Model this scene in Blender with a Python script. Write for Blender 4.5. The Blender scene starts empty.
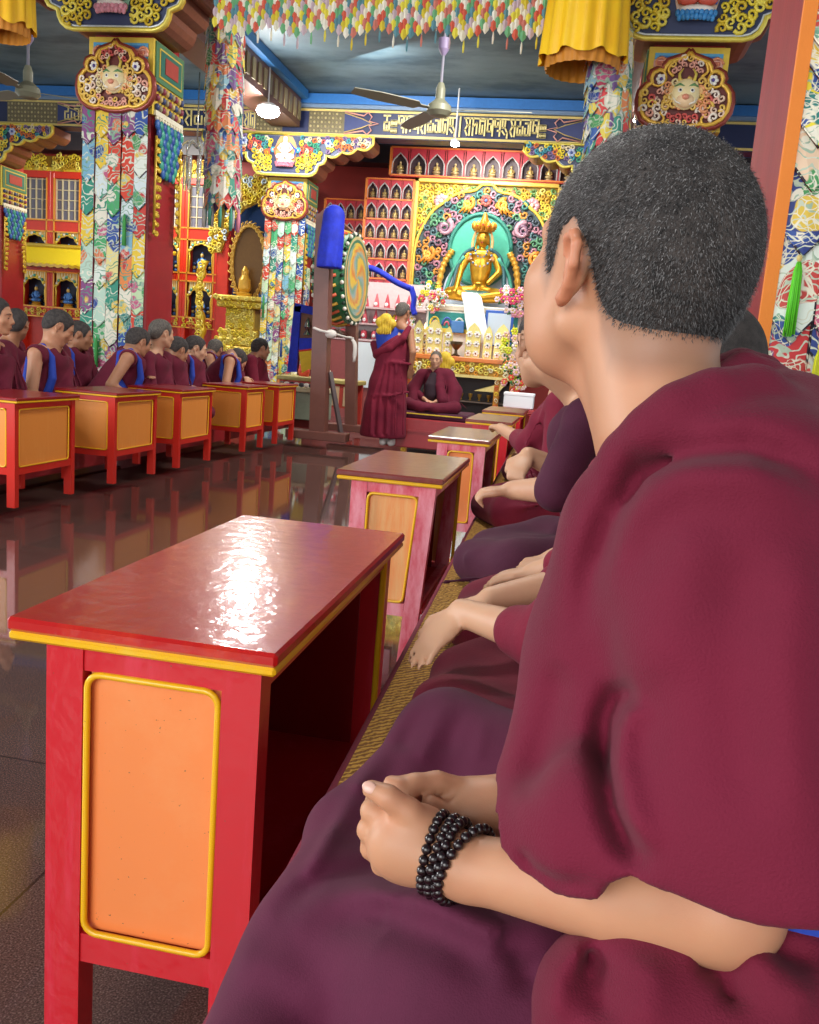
import bpy, math, random
import numpy as np
from mathutils import Vector, Matrix, noise as mnoise
SC = bpy.context.scene
COL = SC.collection
PI = math.pi

# ---------------------------------------------------------------- camera
CF, PITCH, ROLL, YAW, CH = 880.0, .174, .079, -.172, 1.03
_fw = Vector((math.sin(YAW)*math.cos(PITCH), math.cos(YAW)*math.cos(PITCH), -math.sin(PITCH)))
_r0 = Vector((math.cos(YAW), -math.sin(YAW), 0)); _u0 = _r0.cross(_fw)
_R = math.cos(ROLL)*_r0 + math.sin(ROLL)*_u0
_U = -math.sin(ROLL)*_r0 + math.cos(ROLL)*_u0
cam = bpy.data.cameras.new('camera'); camo = bpy.data.objects.new('camera', cam); COL.objects.link(camo)
camo.matrix_world = Matrix(((_R.x, _U.x, -_fw.x, 0), (_R.y, _U.y, -_fw.y, 0), (_R.z, _U.z, -_fw.z, CH), (0, 0, 0, 1)))
cam.sensor_fit = 'HORIZONTAL'; cam.sensor_width = 36; cam.lens = CF/819*36; cam.clip_start = .02; cam.clip_end = 100
SC.camera = camo

# ---------------------------------------------------------------- world, lamps, exposure
w = bpy.data.worlds.new('world'); SC.world = w; w.use_nodes = True
bg = w.node_tree.nodes['Background']; bg.inputs[0].default_value = (.93, .97, 1, 1); bg.inputs[1].default_value = 1.0
SC.view_settings.view_transform = 'Standard'; SC.view_settings.look = 'None'
SC.view_settings.gamma = 1; SC.view_settings.exposure = .2; SC.view_settings.use_curve_mapping = False

def lamp(name, kind, loc, power, size=.3, color=(1, 1, 1), aim=None, sizey=None):
    l = bpy.data.lights.new(name, kind); l.energy = power; l.color = color
    if kind == 'AREA':
        l.size = size
        if sizey: l.shape = 'RECTANGLE'; l.size_y = sizey
    else: l.shadow_soft_size = size
    o = bpy.data.objects.new(name, l); COL.objects.link(o); o.location = loc
    if aim is not None:
        o.rotation_euler = (Vector(aim)-Vector(loc)).to_track_quat('-Z', 'Y').to_euler()
    return o
# daylight entering by the hall's open doors behind the camera
lamp('door_daylight', 'AREA', (-1.6, -3.2, 2.0), 155, 3.4, (1, .98, .95), aim=(-.8, 4, .7), sizey=2.6)
lamp('side_fill', 'AREA', (-7.5, 1.0, 2.2), 340, 3.0, (.95, .98, 1), aim=(-1, 5, .6), sizey=2.4)  # added area lamp, out of view on the left, brightens the far row
# ceiling lamps over the aisle and in front of the altar
lamp('ceiling_light_aisle', 'AREA', (-1.3, 4.6, 4.9), 100, .8, (1, .97, .92), aim=(-1.3, 4.4, 0))
lamp('ceiling_light_middle', 'AREA', (-.4, 9.8, 5.2), 240, 1.0, (1, .97, .92), aim=(-1.8, 10.6, 0))
lamp('altar_light', 'AREA', (-2.1, 16.3, 4.75), 95, 1.2, (1, .96, .88), aim=(-2.1, 17.6, 1.2))
lamp('cabinet_light', 'AREA', (-9.0, 16.9, 4.95), 130, 1.3, (1, .96, .88), aim=(-9.4, 18.4, 2.0))
lamp('altar_front_light', 'AREA', (-3.6, 13.2, 5.1), 110, .9, (1, .97, .92), aim=(-1.9, 15.6, 1.5))
lamp('round_lamp_far', 'POINT', (-5.15, 13.85, 4.56), 360, .15, (1, .98, .94))
lamp('round_lamp_near', 'POINT', (-5.6, 12.1, 5.05), 60, .10, (1, .98, .94))

# ---------------------------------------------------------------- helpers
def ray(px, py): return _fw + _R*((px-409.5)/CF) - _U*((py-512)/CF)
CAM = Vector((0, 0, CH))
def at(px, py, d): return CAM + ray(px, py)*d          # point at forward distance d
def atY(px, py, Y): r = ray(px, py); return CAM + r*(Y/r.y)
def atX(px, py, X): r = ray(px, py); return CAM + r*(X/r.x)
def atZ(px, py, Z): r = ray(px, py); return CAM + r*((Z-CH)/r.z)

def srgb(h):
    if isinstance(h, str):
        h = h.lstrip('#'); c = [int(h[i:i+2], 16)/255 for i in (0, 2, 4)]
    else: c = h
    return tuple(((x/12.92) if x <= .04045 else ((x+.055)/1.055)**2.4) for x in c)

class NT:
    def __init__(s, m): s.t = m.node_tree; s.n = s.t.nodes; s.l = s.t.links
    def add(s, typ, **kw):
        n = s.n.new(typ)
        for k, v in kw.items():
            if k.startswith('i_'):
                n.inputs[k[2:].replace('_', ' ')].default_value = v
            else: setattr(n, k, v)
        return n
    def link(s, a, b): s.l.new(a, b)

def mat(name, color, rough=.5, metal=0, var=.0, vscale=8, bump=0, bscale=60, coat=0, sss=0, attr=False, spec=None, sheen=0, emit=0, stretch=None, color2=None, transm=0):
    m = bpy.data.materials.new(name); m.use_nodes = True; t = NT(m)
    b = t.n['Principled BSDF']
    b.inputs['Roughness'].default_value = rough; b.inputs['Metallic'].default_value = metal
    if coat: b.inputs['Coat Weight'].default_value = coat; b.inputs['Coat Roughness'].default_value = .08
    if sss:
        b.inputs['Subsurface Weight'].default_value = sss; b.inputs['Subsurface Radius'].default_value = (1, .35, .2); b.inputs['Subsurface Scale'].default_value = .012
    if spec is not None: b.inputs['Specular IOR Level'].default_value = spec
    if sheen: b.inputs['Sheen Weight'].default_value = sheen*.12; b.inputs['Sheen Roughness'].default_value = .5; b.inputs['Specular IOR Level'].default_value = .25
    if transm: b.inputs['Transmission Weight'].default_value = transm
    tc = t.add('ShaderNodeTexCoord'); vec = tc.outputs['Object']
    if stretch:
        mp = t.add('ShaderNodeMapping'); mp.inputs['Scale'].default_value = stretch; t.link(vec, mp.inputs[0]); vec = mp.outputs[0]
    c = srgb(color)+(1,)
    if attr:
        a = t.add('ShaderNodeAttribute', attribute_name='Col'); src = a.outputs['Color']
    else:
        rgb = t.add('ShaderNodeRGB'); rgb.outputs[0].default_value = c; src = rgb.outputs[0]
    if var or color2:
        nz = t.add('ShaderNodeTexNoise'); nz.inputs['Scale'].default_value = vscale; nz.inputs['Detail'].default_value = 6; nz.inputs['Roughness'].default_value = .62
        t.link(vec, nz.inputs['Vector'])
        if color2:
            rmp = t.add('ShaderNodeMapRange'); rmp.inputs[1].default_value = .38; rmp.inputs[2].default_value = .62
            t.link(nz.outputs['Fac'], rmp.inputs[0])
            mx = t.add('ShaderNodeMix', data_type='RGBA'); t.link(rmp.outputs[0], mx.inputs[0]); t.link(src, mx.inputs[6]); mx.inputs[7].default_value = srgb(color2)+(1,)
            src = mx.outputs[2]
        if var:
            mr = t.add('ShaderNodeMapRange'); mr.inputs[1].default_value = .25; mr.inputs[2].default_value = .75; mr.inputs[3].default_value = 1-var; mr.inputs[4].default_value = 1+var
            t.link(nz.outputs['Fac'], mr.inputs[0])
            vm = t.add('ShaderNodeVectorMath', operation='SCALE'); t.link(src, vm.inputs[0]); t.link(mr.outputs[0], vm.inputs['Scale']); src = vm.outputs[0]
    t.link(src, b.inputs['Base Color'])
    if emit: t.link(src, b.inputs['Emission Color']); b.inputs['Emission Strength'].default_value = emit
    if bump:
        nb = t.add('ShaderNodeTexNoise'); nb.inputs['Scale'].default_value = bscale; nb.inputs['Detail'].default_value = 5
        t.link(vec, nb.inputs['Vector'])
        bp = t.add('ShaderNodeBump'); bp.inputs['Strength'].default_value = bump; bp.inputs['Distance'].default_value = .004
        t.link(nb.outputs['Fac'], bp.inputs['Height']); t.link(bp.outputs[0], b.inputs['Normal'])
    return m

PALE = [srgb(c) for c in ('#e8e4d2', '#d9e5dd', '#e6b93a', '#d85a3c', '#3f8f84', '#3a5aa0', '#c94f5e', '#efe7dc', '#5fa768', '#8a3f6e', '#e8d46a', '#d98a4a')]

class MB:
    """collects shapes (with a colour per face) and links them as ONE mesh object"""
    def __init__(s): s.v = []; s.f = []; s.c = []; s.sm = []
    def raw(s, vs, fs, c=(.8, .8, .8), smooth=False):
        o = len(s.v); s.v += [tuple(p) for p in vs]
        for f in fs: s.f.append(tuple(i+o for i in f)); s.c.append(c); s.sm.append(smooth)
        return s
    def box(s, lo, hi, c=(.8, .8, .8), M=None):
        x0, y0, z0 = lo; x1, y1, z1 = hi
        vs = [Vector(p) for p in ((x0, y0, z0), (x1, y0, z0), (x1, y1, z0), (x0, y1, z0), (x0, y0, z1), (x1, y0, z1), (x1, y1, z1), (x0, y1, z1))]
        if M is not None: vs = [M @ p for p in vs]
        return s.raw(vs, [(0, 3, 2, 1), (4, 5, 6, 7), (0, 1, 5, 4), (1, 2, 6, 5), (2, 3, 7, 6), (3, 0, 4, 7)], c)
    def cbox(s, lo, hi, c=(.8, .8, .8), ch=.004, M=None):
        """box with chamfered edges"""
        lo = Vector(lo); hi = Vector(hi); ctr = (lo+hi)/2; h = (hi-lo)/2; ch = min(ch, min(h)*.9)
        vs = []; idx = {}
        for a in range(3):
            for sx in (-1, 1):
                for sy in (-1, 1):
                    for sz in (-1, 1):
                        sg = (sx, sy, sz); p = [sg[k]*(h[k] if k == a else h[k]-ch) for k in range(3)]
                        idx[(a, sg)] = len(vs); q = ctr+Vector(p); vs.append(M @ q if M is not None else q)
        fs = []
        for a in range(3):
            b, d = (a+1) % 3, (a+2) % 3
            for sa in (-1, 1):
                loop = []
                for sb, sd in ((-1, -1), (1, -1), (1, 1), (-1, 1)):
                    sg = [0, 0, 0]; sg[a] = sa; sg[b] = sb; sg[d] = sd; loop.append(idx[(a, tuple(sg))])
                fs.append(tuple(loop if sa > 0 else loop[::-1]))
        for a in range(3):
            for b in range(a+1, 3):
                d = 3-a-b
                for sa in (-1, 1):
                    for sb in (-1, 1):
                        l = []
                        for k, sd in ((a, -1), (b, -1), (b, 1), (a, 1)):
                            sg = [0, 0, 0]; sg[a] = sa; sg[b] = sb; sg[d] = sd; l.append(idx[(k, tuple(sg))])
                        fs.append(tuple(l))
        for sx in (-1, 1):
            for sy in (-1, 1):
                for sz in (-1, 1): fs.append(tuple(idx[(k, (sx, sy, sz))] for k in range(3)))
        return s.raw(vs, fs, c)
    def tube(s, pts, r, c=(.8, .8, .8), n=8, cap=True, smooth=True, flat=1.0):
        pts = [Vector(p) for p in pts]; rs = r if isinstance(r, (list, tuple)) else [r]*len(pts)
        vs = []; fs = []; up = None
        for i, p in enumerate(pts):
            d = (pts[min(i+1, len(pts)-1)]-pts[max(i-1, 0)])
            if d.length < 1e-9: d = Vector((0, 0, 1))
            d.normalize()
            if up is None: up = Vector((0, 0, 1)) if abs(d.z) < .9 else Vector((1, 0, 0))
            a = d.cross(up)
            if a.length < 1e-6: a = d.cross(Vector((0, 1, 0)))
            a.normalize(); b = a.cross(d).normalized(); up = b
            for k in range(n):
                t = 2*PI*k/n; vs.append(p+a*math.cos(t)*rs[i]+b*math.sin(t)*rs[i]*flat)
        for i in range(len(pts)-1):
            for k in range(n):
                k2 = (k+1) % n; fs.append((i*n+k, i*n+k2, (i+1)*n+k2, (i+1)*n+k))
        if cap: fs.append(tuple(range(n))[::-1]); fs.append(tuple((len(pts)-1)*n+k for k in range(n)))
        return s.raw(vs, fs, c, smooth)
    def lathe(s, prof, ctr=(0, 0, 0), c=(.8, .8, .8), n=20, smooth=True, M=None, sx=1, sy=1):
        """prof: (radius, z) or (radius, z, colour) rings bottom to top"""
        ctr = Vector(ctr)
        for i in range(len(prof)-1):
            cc = prof[i][2] if len(prof[i]) > 2 else c
            vs = []
            for (r, z) in (prof[i][:2], prof[i+1][:2]):
                for k in range(n):
                    t = 2*PI*k/n; q = Vector((r*math.cos(t)*sx, r*math.sin(t)*sy, z)); vs.append(ctr+(M @ q if M is not None else q))
            s.raw(vs, [(k, (k+1) % n, n+(k+1) % n, n+k) for k in range(n)], cc, smooth)
        for j in (0, -1):
            r, z = prof[j][:2]
            if r > 1e-4:
                vs = []
                for k in range(n):
                    t = 2*PI*k/n; q = Vector((r*math.cos(t)*sx, r*math.sin(t)*sy, z)); vs.append(ctr+(M @ q if M is not None else q))
                s.raw(vs, [tuple(range(n)) if j else tuple(range(n))[::-1]], prof[j][2] if len(prof[j]) > 2 else c)
        return s
    def ell(s, ctr, rad, c=(.8, .8, .8), n=12, m=8, M=None):
        ctr = Vector(ctr); vs = []; fs = []
        for j in range(m+1):
            ph = PI*j/m
            for k in range(n):
                t = 2*PI*k/n; q = Vector((rad[0]*math.sin(ph)*math.cos(t), rad[1]*math.sin(ph)*math.sin(t), rad[2]*math.cos(ph)))
                vs.append(ctr+(M @ q if M is not None else q))
        for j in range(m):
            for k in range(n): fs.append((j*n+k, (j+1)*n+k, (j+1)*n+(k+1) % n, j*n+(k+1) % n))
        return s.raw(vs, fs, c, True)
    def prism(s, pts, d, O, A, B, c=(.8, .8, .8), side=None):
        """2D outline pts in the frame O + x A + y B, extruded by vector d (front face towards -d side)"""
        O = Vector(O); A = Vector(A); B = Vector(B); d = Vector(d); n = len(pts)
        f0 = [O+A*x+B*y for x, y in pts]; f1 = [p+d for p in f0]
        s.raw(f0, [tuple(range(n))], c); s.raw(f1, [tuple(range(n))[::-1]], c)
        s.raw(f0+f1, [(i, i+n, (i+1) % n+n, (i+1) % n) for i in range(n)], side or c)
        return s
    def grid(s, rows, c=(.8, .8, .8), smooth=True, close=False, cf=None):
        nr = len(rows); nc = len(rows[0]); vs = [p for r in rows for p in r]
        for i in range(nr-1):
            for k in range(nc if close else nc-1):
                pass
        o = len(s.v); s.v += [tuple(p) for p in vs]
        for i in range(nr-1):
            for k in range(nc if close else nc-1):
                k2 = (k+1) % nc
                s.f.append((o+i*nc+k, o+i*nc+k2, o+(i+1)*nc+k2, o+(i+1)*nc+k)); s.c.append(cf(i, k) if cf else c); s.sm.append(smooth)
        return s
    def build(s, name, material, parent=None, local=True, fix=True):
        me = bpy.data.meshes.new(name)
        me.from_pydata(s.v, [], s.f)
        at_ = me.color_attributes.new('Col', 'FLOAT_COLOR', 'CORNER')
        arr = np.empty((len(me.loops), 4), np.float32); arr[:, 3] = 1
        if len(me.polygons):
            cnt = np.array([len(f) for f in s.f]); arr[:, :3] = np.repeat(np.array([c[:3] for c in s.c], np.float32), cnt, axis=0)
        at_.data.foreach_set('color', arr.ravel())
        me.polygons.foreach_set('use_smooth', s.sm)
        me.materials.append(material)
        if fix:
            import bmesh
            bm = bmesh.new(); bm.from_mesh(me); bmesh.ops.recalc_face_normals(bm, faces=bm.faces); bm.to_mesh(me); bm.free()
        me.update()
        o = bpy.data.objects.new(name, me); COL.objects.link(o)
        if parent is not None:
            o.parent = parent
            if local == 'world': o.matrix_parent_inverse = parent_matrix(parent).inverted()
        return o

def parent_matrix(o):
    M = Matrix.LocRotScale(o.location, o.rotation_euler, o.scale)
    if o.parent: M = parent_matrix(o.parent) @ o.matrix_parent_inverse @ M
    return M
def tag(o, label=None, cat=None, group=None, kind=None):
    if label: o['label'] = label
    if cat: o['category'] = cat
    if group: o['group'] = group
    if kind: o['kind'] = kind
    return o
def thing(name, loc, label, cat, group=None, rz=0):
    o = bpy.data.objects.new(name, None); COL.objects.link(o); o.location = loc; o.rotation_euler = (0, 0, rz); o.empty_display_size = .05
    return tag(o, label, cat, group)
KIDS = {}
def copy_tree(o, parent=None):
    c = o.copy(); COL.objects.link(c)
    if parent is not None: c.parent = parent; c.matrix_parent_inverse = o.matrix_parent_inverse
    for ch in list(o.children): copy_tree(ch, c)
    return c
def shade(c, k): return tuple(min(1, x*k) for x in c)
def lerp(a, b, t): return a+(b-a)*t
def cr(pts, n):
    """Catmull-Rom through pts (tuples or vectors), n samples per span"""
    P = [Vector(p) for p in pts]; out = []
    for i in range(len(P)-1):
        p0 = P[i-1] if i else P[0]*2-P[1]; p3 = P[i+2] if i+2 < len(P) else P[-1]*2-P[-2]
        for k in range(n):
            t = k/n; out.append(.5*((2*P[i])+(P[i+1]-p0)*t+(2*p0-5*P[i]+4*P[i+1]-p3)*t*t+(3*P[i]-p0-3*P[i+1]+p3)*t**3))
    out.append(P[-1]); return out

GOLD = srgb('#e8c440'); GOLD2 = srgb('#c9952a'); REDP = srgb('#d23a26'); BLUEP = srgb('#2a4fb0'); WHITE = srgb('#efece0'); NAVY = srgb('#24304f')
M_paint = mat('painted_ornament', '#ffffff', .45, attr=True, var=.1, vscale=20)
M_gold = mat('gilded', '#cf9c30', .3, metal=.75, var=.15, vscale=30)
M_goldp = mat('gilt_paint', '#ffffff', .32, metal=.25, attr=True, var=.12, vscale=25)
M_ccloth = mat('coloured_cloth', '#ffffff', .85, attr=True, var=.12, vscale=14, bump=.2, bscale=220)

def brocade(name, scale=10, strength=1.0, rad=.36):
    """woven floral brocade: the piece's own ground colour with blossoms, leaves and scrolls in other threads"""
    m = bpy.data.materials.new(name); m.use_nodes = True; t = NT(m); b = t.n['Principled BSDF']
    b.inputs['Roughness'].default_value = .6
    a = t.add('ShaderNodeAttribute', attribute_name='Col'); tc = t.add('ShaderNodeTexCoord')
    nz = t.add('ShaderNodeTexNoise'); nz.inputs['Scale'].default_value = scale*.8; nz.inputs['Detail'].default_value = 1
    t.link(tc.outputs['Object'], nz.inputs['Vector'])
    vmx = t.add('ShaderNodeVectorMath', operation='MULTIPLY_ADD'); vmx.inputs[1].default_value = (.12, .12, .12)
    t.link(nz.outputs['Color'], vmx.inputs[0]); t.link(tc.outputs['Object'], vmx.inputs[2])
    v1 = t.add('ShaderNodeTexVoronoi'); v1.inputs['Scale'].default_value = scale; t.link(vmx.outputs[0], v1.inputs['Vector'])
    # rings of petals about each cell
    v2 = t.add('ShaderNodeTexVoronoi', feature='DISTANCE_TO_EDGE'); v2.inputs['Scale'].default_value = scale*3.6; t.link(vmx.outputs[0], v2.inputs['Vector'])
    v3 = t.add('ShaderNodeTexVoronoi'); v3.inputs['Scale'].default_value = scale*3.6; t.link(vmx.outputs[0], v3.inputs['Vector'])
    hs = t.add('ShaderNodeSeparateColor'); t.link(v1.outputs['Color'], hs.inputs[0])
    rmp = t.add('ShaderNodeValToRGB'); rmp.color_ramp.interpolation = 'CONSTANT'
    cols = ['#c8413c', '#2f7f78', '#e7e2cf', '#2c4d96', '#d87a4e', '#4d9a5c', '#c25a80', '#e2c04a']
    el = rmp.color_ramp.elements; el[0].position = 0; el[0].color = srgb(cols[0])+(1,); el[1].position = 1/8; el[1].color = srgb(cols[1])+(1,)
    for i in range(2, 8): e = el.new(i/8); e.color = srgb(cols[i])+(1,)
    t.link(hs.outputs[0], rmp.inputs[0])
    near = t.add('ShaderNodeMapRange'); near.inputs[1].default_value = rad; near.inputs[2].default_value = rad+.05; near.inputs[3].default_value = 1; near.inputs[4].default_value = 0
    t.link(v1.outputs['Distance'], near.inputs[0])
    edge = t.add('ShaderNodeMapRange'); edge.inputs[1].default_value = .03; edge.inputs[2].default_value = .07
    t.link(v2.outputs['Distance'], edge.inputs[0])
    m1 = t.add('ShaderNodeMix', data_type='RGBA'); t.link(near.outputs[0], m1.inputs[0]); t.link(a.outputs['Color'], m1.inputs[6]); t.link(rmp.outputs[0], m1.inputs[7])
    # scroll stems in a pale thread outside the blossoms
    wv = t.add('ShaderNodeTexWave', wave_type='RINGS'); wv.inputs['Scale'].default_value = scale*.9; wv.inputs['Distortion'].default_value = 14; wv.inputs['Detail'].default_value = 1; wv.inputs['Detail Scale'].default_value = 2
    t.link(tc.outputs['Object'], wv.inputs['Vector'])
    ws = t.add('ShaderNodeMapRange'); ws.inputs[1].default_value = .80; ws.inputs[2].default_value = .9; t.link(wv.outputs['Fac'], ws.inputs[0])
    m2 = t.add('ShaderNodeMix', data_type='RGBA'); t.link(ws.outputs[0], m2.inputs[0]); t.link(m1.outputs[2], m2.inputs[6])
    r2 = t.add('ShaderNodeMix', data_type='RGBA'); t.link(hs.outputs[1], r2.inputs[0]); r2.inputs[6].default_value = srgb('#2f8f70')+(1,); r2.inputs[7].default_value = srgb('#f0ead6')+(1,)
    t.link(r2.outputs[2], m2.inputs[7])
    m3 = t.add('ShaderNodeMix', data_type='RGBA'); t.link(edge.outputs[0], m3.inputs[0]); m3.inputs[6].default_value = srgb('#ece4cc')+(1,); t.link(m2.outputs[2], m3.inputs[7])
    m4 = t.add('ShaderNodeMix', data_type='RGBA'); m4.inputs[0].default_value = strength; t.link(m2.outputs[2], m4.inputs[6]); t.link(m3.outputs[2], m4.inputs[7])
    mm = t.add('ShaderNodeMath', operation='MULTIPLY'); t.link(near.outputs[0], mm.inputs[0]); mm.inputs[1].default_value = 1.0
    m5 = t.add('ShaderNodeMix', data_type='RGBA'); t.link(mm.outputs[0], m5.inputs[0]); t.link(m2.outputs[2], m5.inputs[6]); t.link(m4.outputs[2], m5.inputs[7])
    t.link(m5.outputs[2], b.inputs['Base Color'])
    return m
M_broc_far = brocade('floral_brocade_small', 6.5, .35)
M_broc = brocade('floral_brocade_large', 15, 1, .52)
# ---------------------------------------------------------------- implicit surfaces (for bodies, cloth and carved figures)
def V3(p): return np.array(tuple(p), float)
class SDF:
    """a list of soft-joined shapes; eval on points (N,3)"""
    def __init__(s): s.ops = []
    def cap(s, a, b, ra, rb=None, k=.02, op='u'): s.ops.append((op, 'cap', (V3(a), V3(b), ra, ra if rb is None else rb), k)); return s
    def chain(s, pts, rs, k=.02, op='u', kk=.005):
        """a polyline of tapered capsules treated as one shape"""
        rs = rs if isinstance(rs, (list, tuple)) else [rs]*len(pts)
        s.ops.append((op, 'chain', ([V3(p) for p in pts], list(rs), kk), k)); return s
    def ell(s, c, r, k=.02, op='u', R=None): s.ops.append((op, 'ell', (V3(c), np.array(r, float), None if R is None else np.array(R)), k)); return s
    def box(s, c, h, rad=.01, k=.02, op='u', R=None): s.ops.append((op, 'box', (V3(c), np.array(h, float), rad, None if R is None else np.array(R)), k)); return s
    def fold(s, pts, w, amp, n):
        """a soft crease (amp < 0) or ridge (amp > 0) along a line, seen along the direction n"""
        s.ops.append(('w', 'fold', ([V3(p) for p in pts], w, amp, V3(Vector(n).normalized())), 0)); return s
    def fn(s, f, k=.01, op='i'): s.ops.append((op, 'fn', f, k)); return s
    def one(s, kind, a, P):
        if kind == 'cap': return _cap(P, *a)
        if kind == 'chain':
            pts, rs, kk = a; d = None
            for i in range(len(pts)-1):
                e = _cap(P, pts[i], pts[i+1], rs[i], rs[i+1]); d = e if d is None else smin(d, e, kk)
            return d
        if kind == 'ell':
            c, r, R = a; q = P-c
            if R is not None: q = q @ R       # columns of R = local axes
            k0 = np.sqrt(((q/r)**2).sum(1)); k1 = np.sqrt(((q/(r*r))**2).sum(1))+1e-9
            return k0*(k0-1)/k1
        if kind == 'box':
            c, h, rad, R = a; q = P-c
            if R is not None: q = q @ R
            q = np.abs(q)-(h-rad); return np.sqrt((np.maximum(q, 0)**2).sum(1))+np.minimum(q.max(1), 0)-rad
        if kind == 'fold':
            pts, w, amp, n = a; best = None; tot = len(pts)-1
            Q = P-(P @ n)[:, None]*n
            for i in range(tot):
                p = pts[i]-(pts[i] @ n)*n; q = pts[i+1]-(pts[i+1] @ n)*n; ba = q-p; L = float(ba @ ba)+1e-12
                h = np.clip(((Q-p) @ ba)/L, 0, 1); d2 = ((Q-p-h[:, None]*ba)**2).sum(1); u = (i+h)/tot
                dep = (P @ n)-(pts[i]+(pts[i+1]-pts[i])*.5) @ n
                e = np.exp(-d2/(w*w))*np.clip(4*u*(1-u)*1.6, 0, 1)*np.exp(-(dep/.12)**2)
                best = e if best is None else np.maximum(best, e)
            return -amp*best
        return a(P)
    def __call__(s, P):
        d = None
        for op, kind, a, k in s.ops:
            e = s.one(kind, a, P)
            if d is None: d = e; continue
            if op == 'u': d = smin(d, e, k)
            elif op == 's': d = -smin(-d, e, k)
            elif op == 'i': d = -smin(-d, -e, k)
            elif op == 'w': d = d+e          # small displacement field
        return d
def _cap(P, a, b, ra, rb):
    ba = b-a; L = float(ba @ ba)+1e-12; pa = P-a; h = np.clip(pa @ ba/L, 0, 1)
    q = pa-h[:, None]*ba; return np.sqrt((q*q).sum(1))-(ra+(rb-ra)*h)
def smin(a, b, k):
    if k <= 0: return np.minimum(a, b)
    h = np.maximum(k-np.abs(a-b), 0)/k; return np.minimum(a, b)-h*h*h*k/6
def polymesh(f, lo, hi, step, name, material, parent=None, colf=None, smooth=2):
    """surface nets over the box lo..hi; only cells near the surface are refined"""
    lo = np.array(lo, float); hi = np.array(hi, float); B = 4
    nb = np.maximum(np.ceil((hi-lo)/(step*B)).astype(int), 1); n = nb*B+1
    ax = [lo[i]+np.arange(n[i])*step for i in range(3)]
    cx = [lo[i]+(np.arange(nb[i])+.5)*step*B for i in range(3)]
    G = np.stack(np.meshgrid(*cx, indexing='ij'), -1).reshape(-1, 3)
    dc = f(G).reshape(nb)
    act = np.abs(dc) < step*B*1.35
    D = np.empty(n, np.float32)
    D[:] = 1
    up = np.repeat(np.repeat(np.repeat(dc, B, 0), B, 1), B, 2); D[:-1, :-1, :-1] = np.where(up < 0, -1, 1)
    D[-1] = 1; D[:, -1] = 1; D[:, :, -1] = 1; 
    ids = np.argwhere(act)
    off = np.stack(np.meshgrid(*[np.arange(B+1)]*3, indexing='ij'), -1).reshape(-1, 3)
    idx = (ids[:, None, :]*B+off[None]).reshape(-1, 3)
    flat = np.unique(np.ravel_multi_index(idx.T, n)); idx = np.stack(np.unravel_index(flat, n), -1)
    out = np.empty(len(idx), np.float32)
    for s_ in range(0, len(idx), 400000):
        out[s_:s_+400000] = f(lo+idx[s_:s_+400000]*step)
    D.ravel()[flat] = out
    D[0] = np.abs(D[0])+1e-4; D[-1] = np.abs(D[-1])+1e-4; D[:, 0] = np.abs(D[:, 0])+1e-4; D[:, -1] = np.abs(D[:, -1])+1e-4; D[:, :, 0] = np.abs(D[:, :, 0])+1e-4; D[:, :, -1] = np.abs(D[:, :, -1])+1e-4
    S = D < 0
    c8 = [S[i:n[0]-1+i, j:n[1]-1+j, k:n[2]-1+k] for i in (0, 1) for j in (0, 1) for k in (0, 1)]
    sm = sum(c.astype(np.int8) for c in c8); mixed = (sm > 0) & (sm < 8)
    cells = np.argwhere(mixed); vid = -np.ones(np.array(n)-1, np.int64); vid[tuple(cells.T)] = np.arange(len(cells))
    acc = np.zeros((len(cells), 3)); cnt = np.zeros(len(cells))
    cor = [(i, j, k) for i in (0, 1) for j in (0, 1) for k in (0, 1)]
    for a_ in range(8):
        for b_ in range(a_+1, 8):
            df = [abs(cor[a_][q]-cor[b_][q]) for q in range(3)]
            if sum(df) != 1: continue
            da = D[tuple((cells+cor[a_]).T)]; db = D[tuple((cells+cor[b_]).T)]
            m = (da < 0) != (db < 0); t = np.where(m, da/(da-db+1e-12), 0)[:, None]
            p = np.array(cor[a_])+(np.array(cor[b_])-np.array(cor[a_]))*t
            acc += p*m[:, None]; cnt += m
    vs = lo+(cells+acc/np.maximum(cnt, 1)[:, None])*step
    faces = []
    for ax_ in range(3):
        o1 = [0, 0, 0]; o1[ax_] = 1; u = (ax_+1) % 3; v = (ax_+2) % 3
        sl0 = [slice(None)]*3; sl1 = [slice(None)]*3; sl0[ax_] = slice(0, -1); sl1[ax_] = slice(1, None)
        e = S[tuple(sl0)] != S[tuple(sl1)]
        E_ = np.argwhere(e); ok = (E_[:, u] > 0) & (E_[:, v] > 0) & (E_[:, u] < n[u]-1) & (E_[:, v] < n[v]-1); E_ = E_[ok]
        ins = S[tuple(E_.T)]
        def g(du, dv):
            q = E_.copy(); q[:, u] += du; q[:, v] += dv; return vid[tuple(q.T)]
        quad = np.stack([g(-1, -1), g(0, -1), g(0, 0), g(-1, 0)], 1)
        quad[~ins] = quad[~ins][:, ::-1]; faces.append(quad)
    F = np.concatenate(faces)
    F = F[(F >= 0).all(1)]
    # relax
    if smooth:
        e0 = np.concatenate([F[:, [0, 1]], F[:, [1, 2]], F[:, [2, 3]], F[:, [3, 0]]]); N = len(vs)
        for it in range(smooth):
            sv = np.zeros((N, 3)); c_ = np.zeros(N)
            for q in range(3): sv[:, q] = np.bincount(e0[:, 0], vs[e0[:, 1], q], N)+np.bincount(e0[:, 1], vs[e0[:, 0], q], N)
            c_ = np.bincount(e0[:, 0], minlength=N)+np.bincount(e0[:, 1], minlength=N)
            vs = vs*.5+.5*sv/np.maximum(c_, 1)[:, None]
    me = bpy.data.meshes.new(name); me.vertices.add(len(vs)); me.vertices.foreach_set('co', vs.astype(np.float32).ravel())
    me.loops.add(len(F)*4); me.loops.foreach_set('vertex_index', F.astype(np.int32).ravel())
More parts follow.
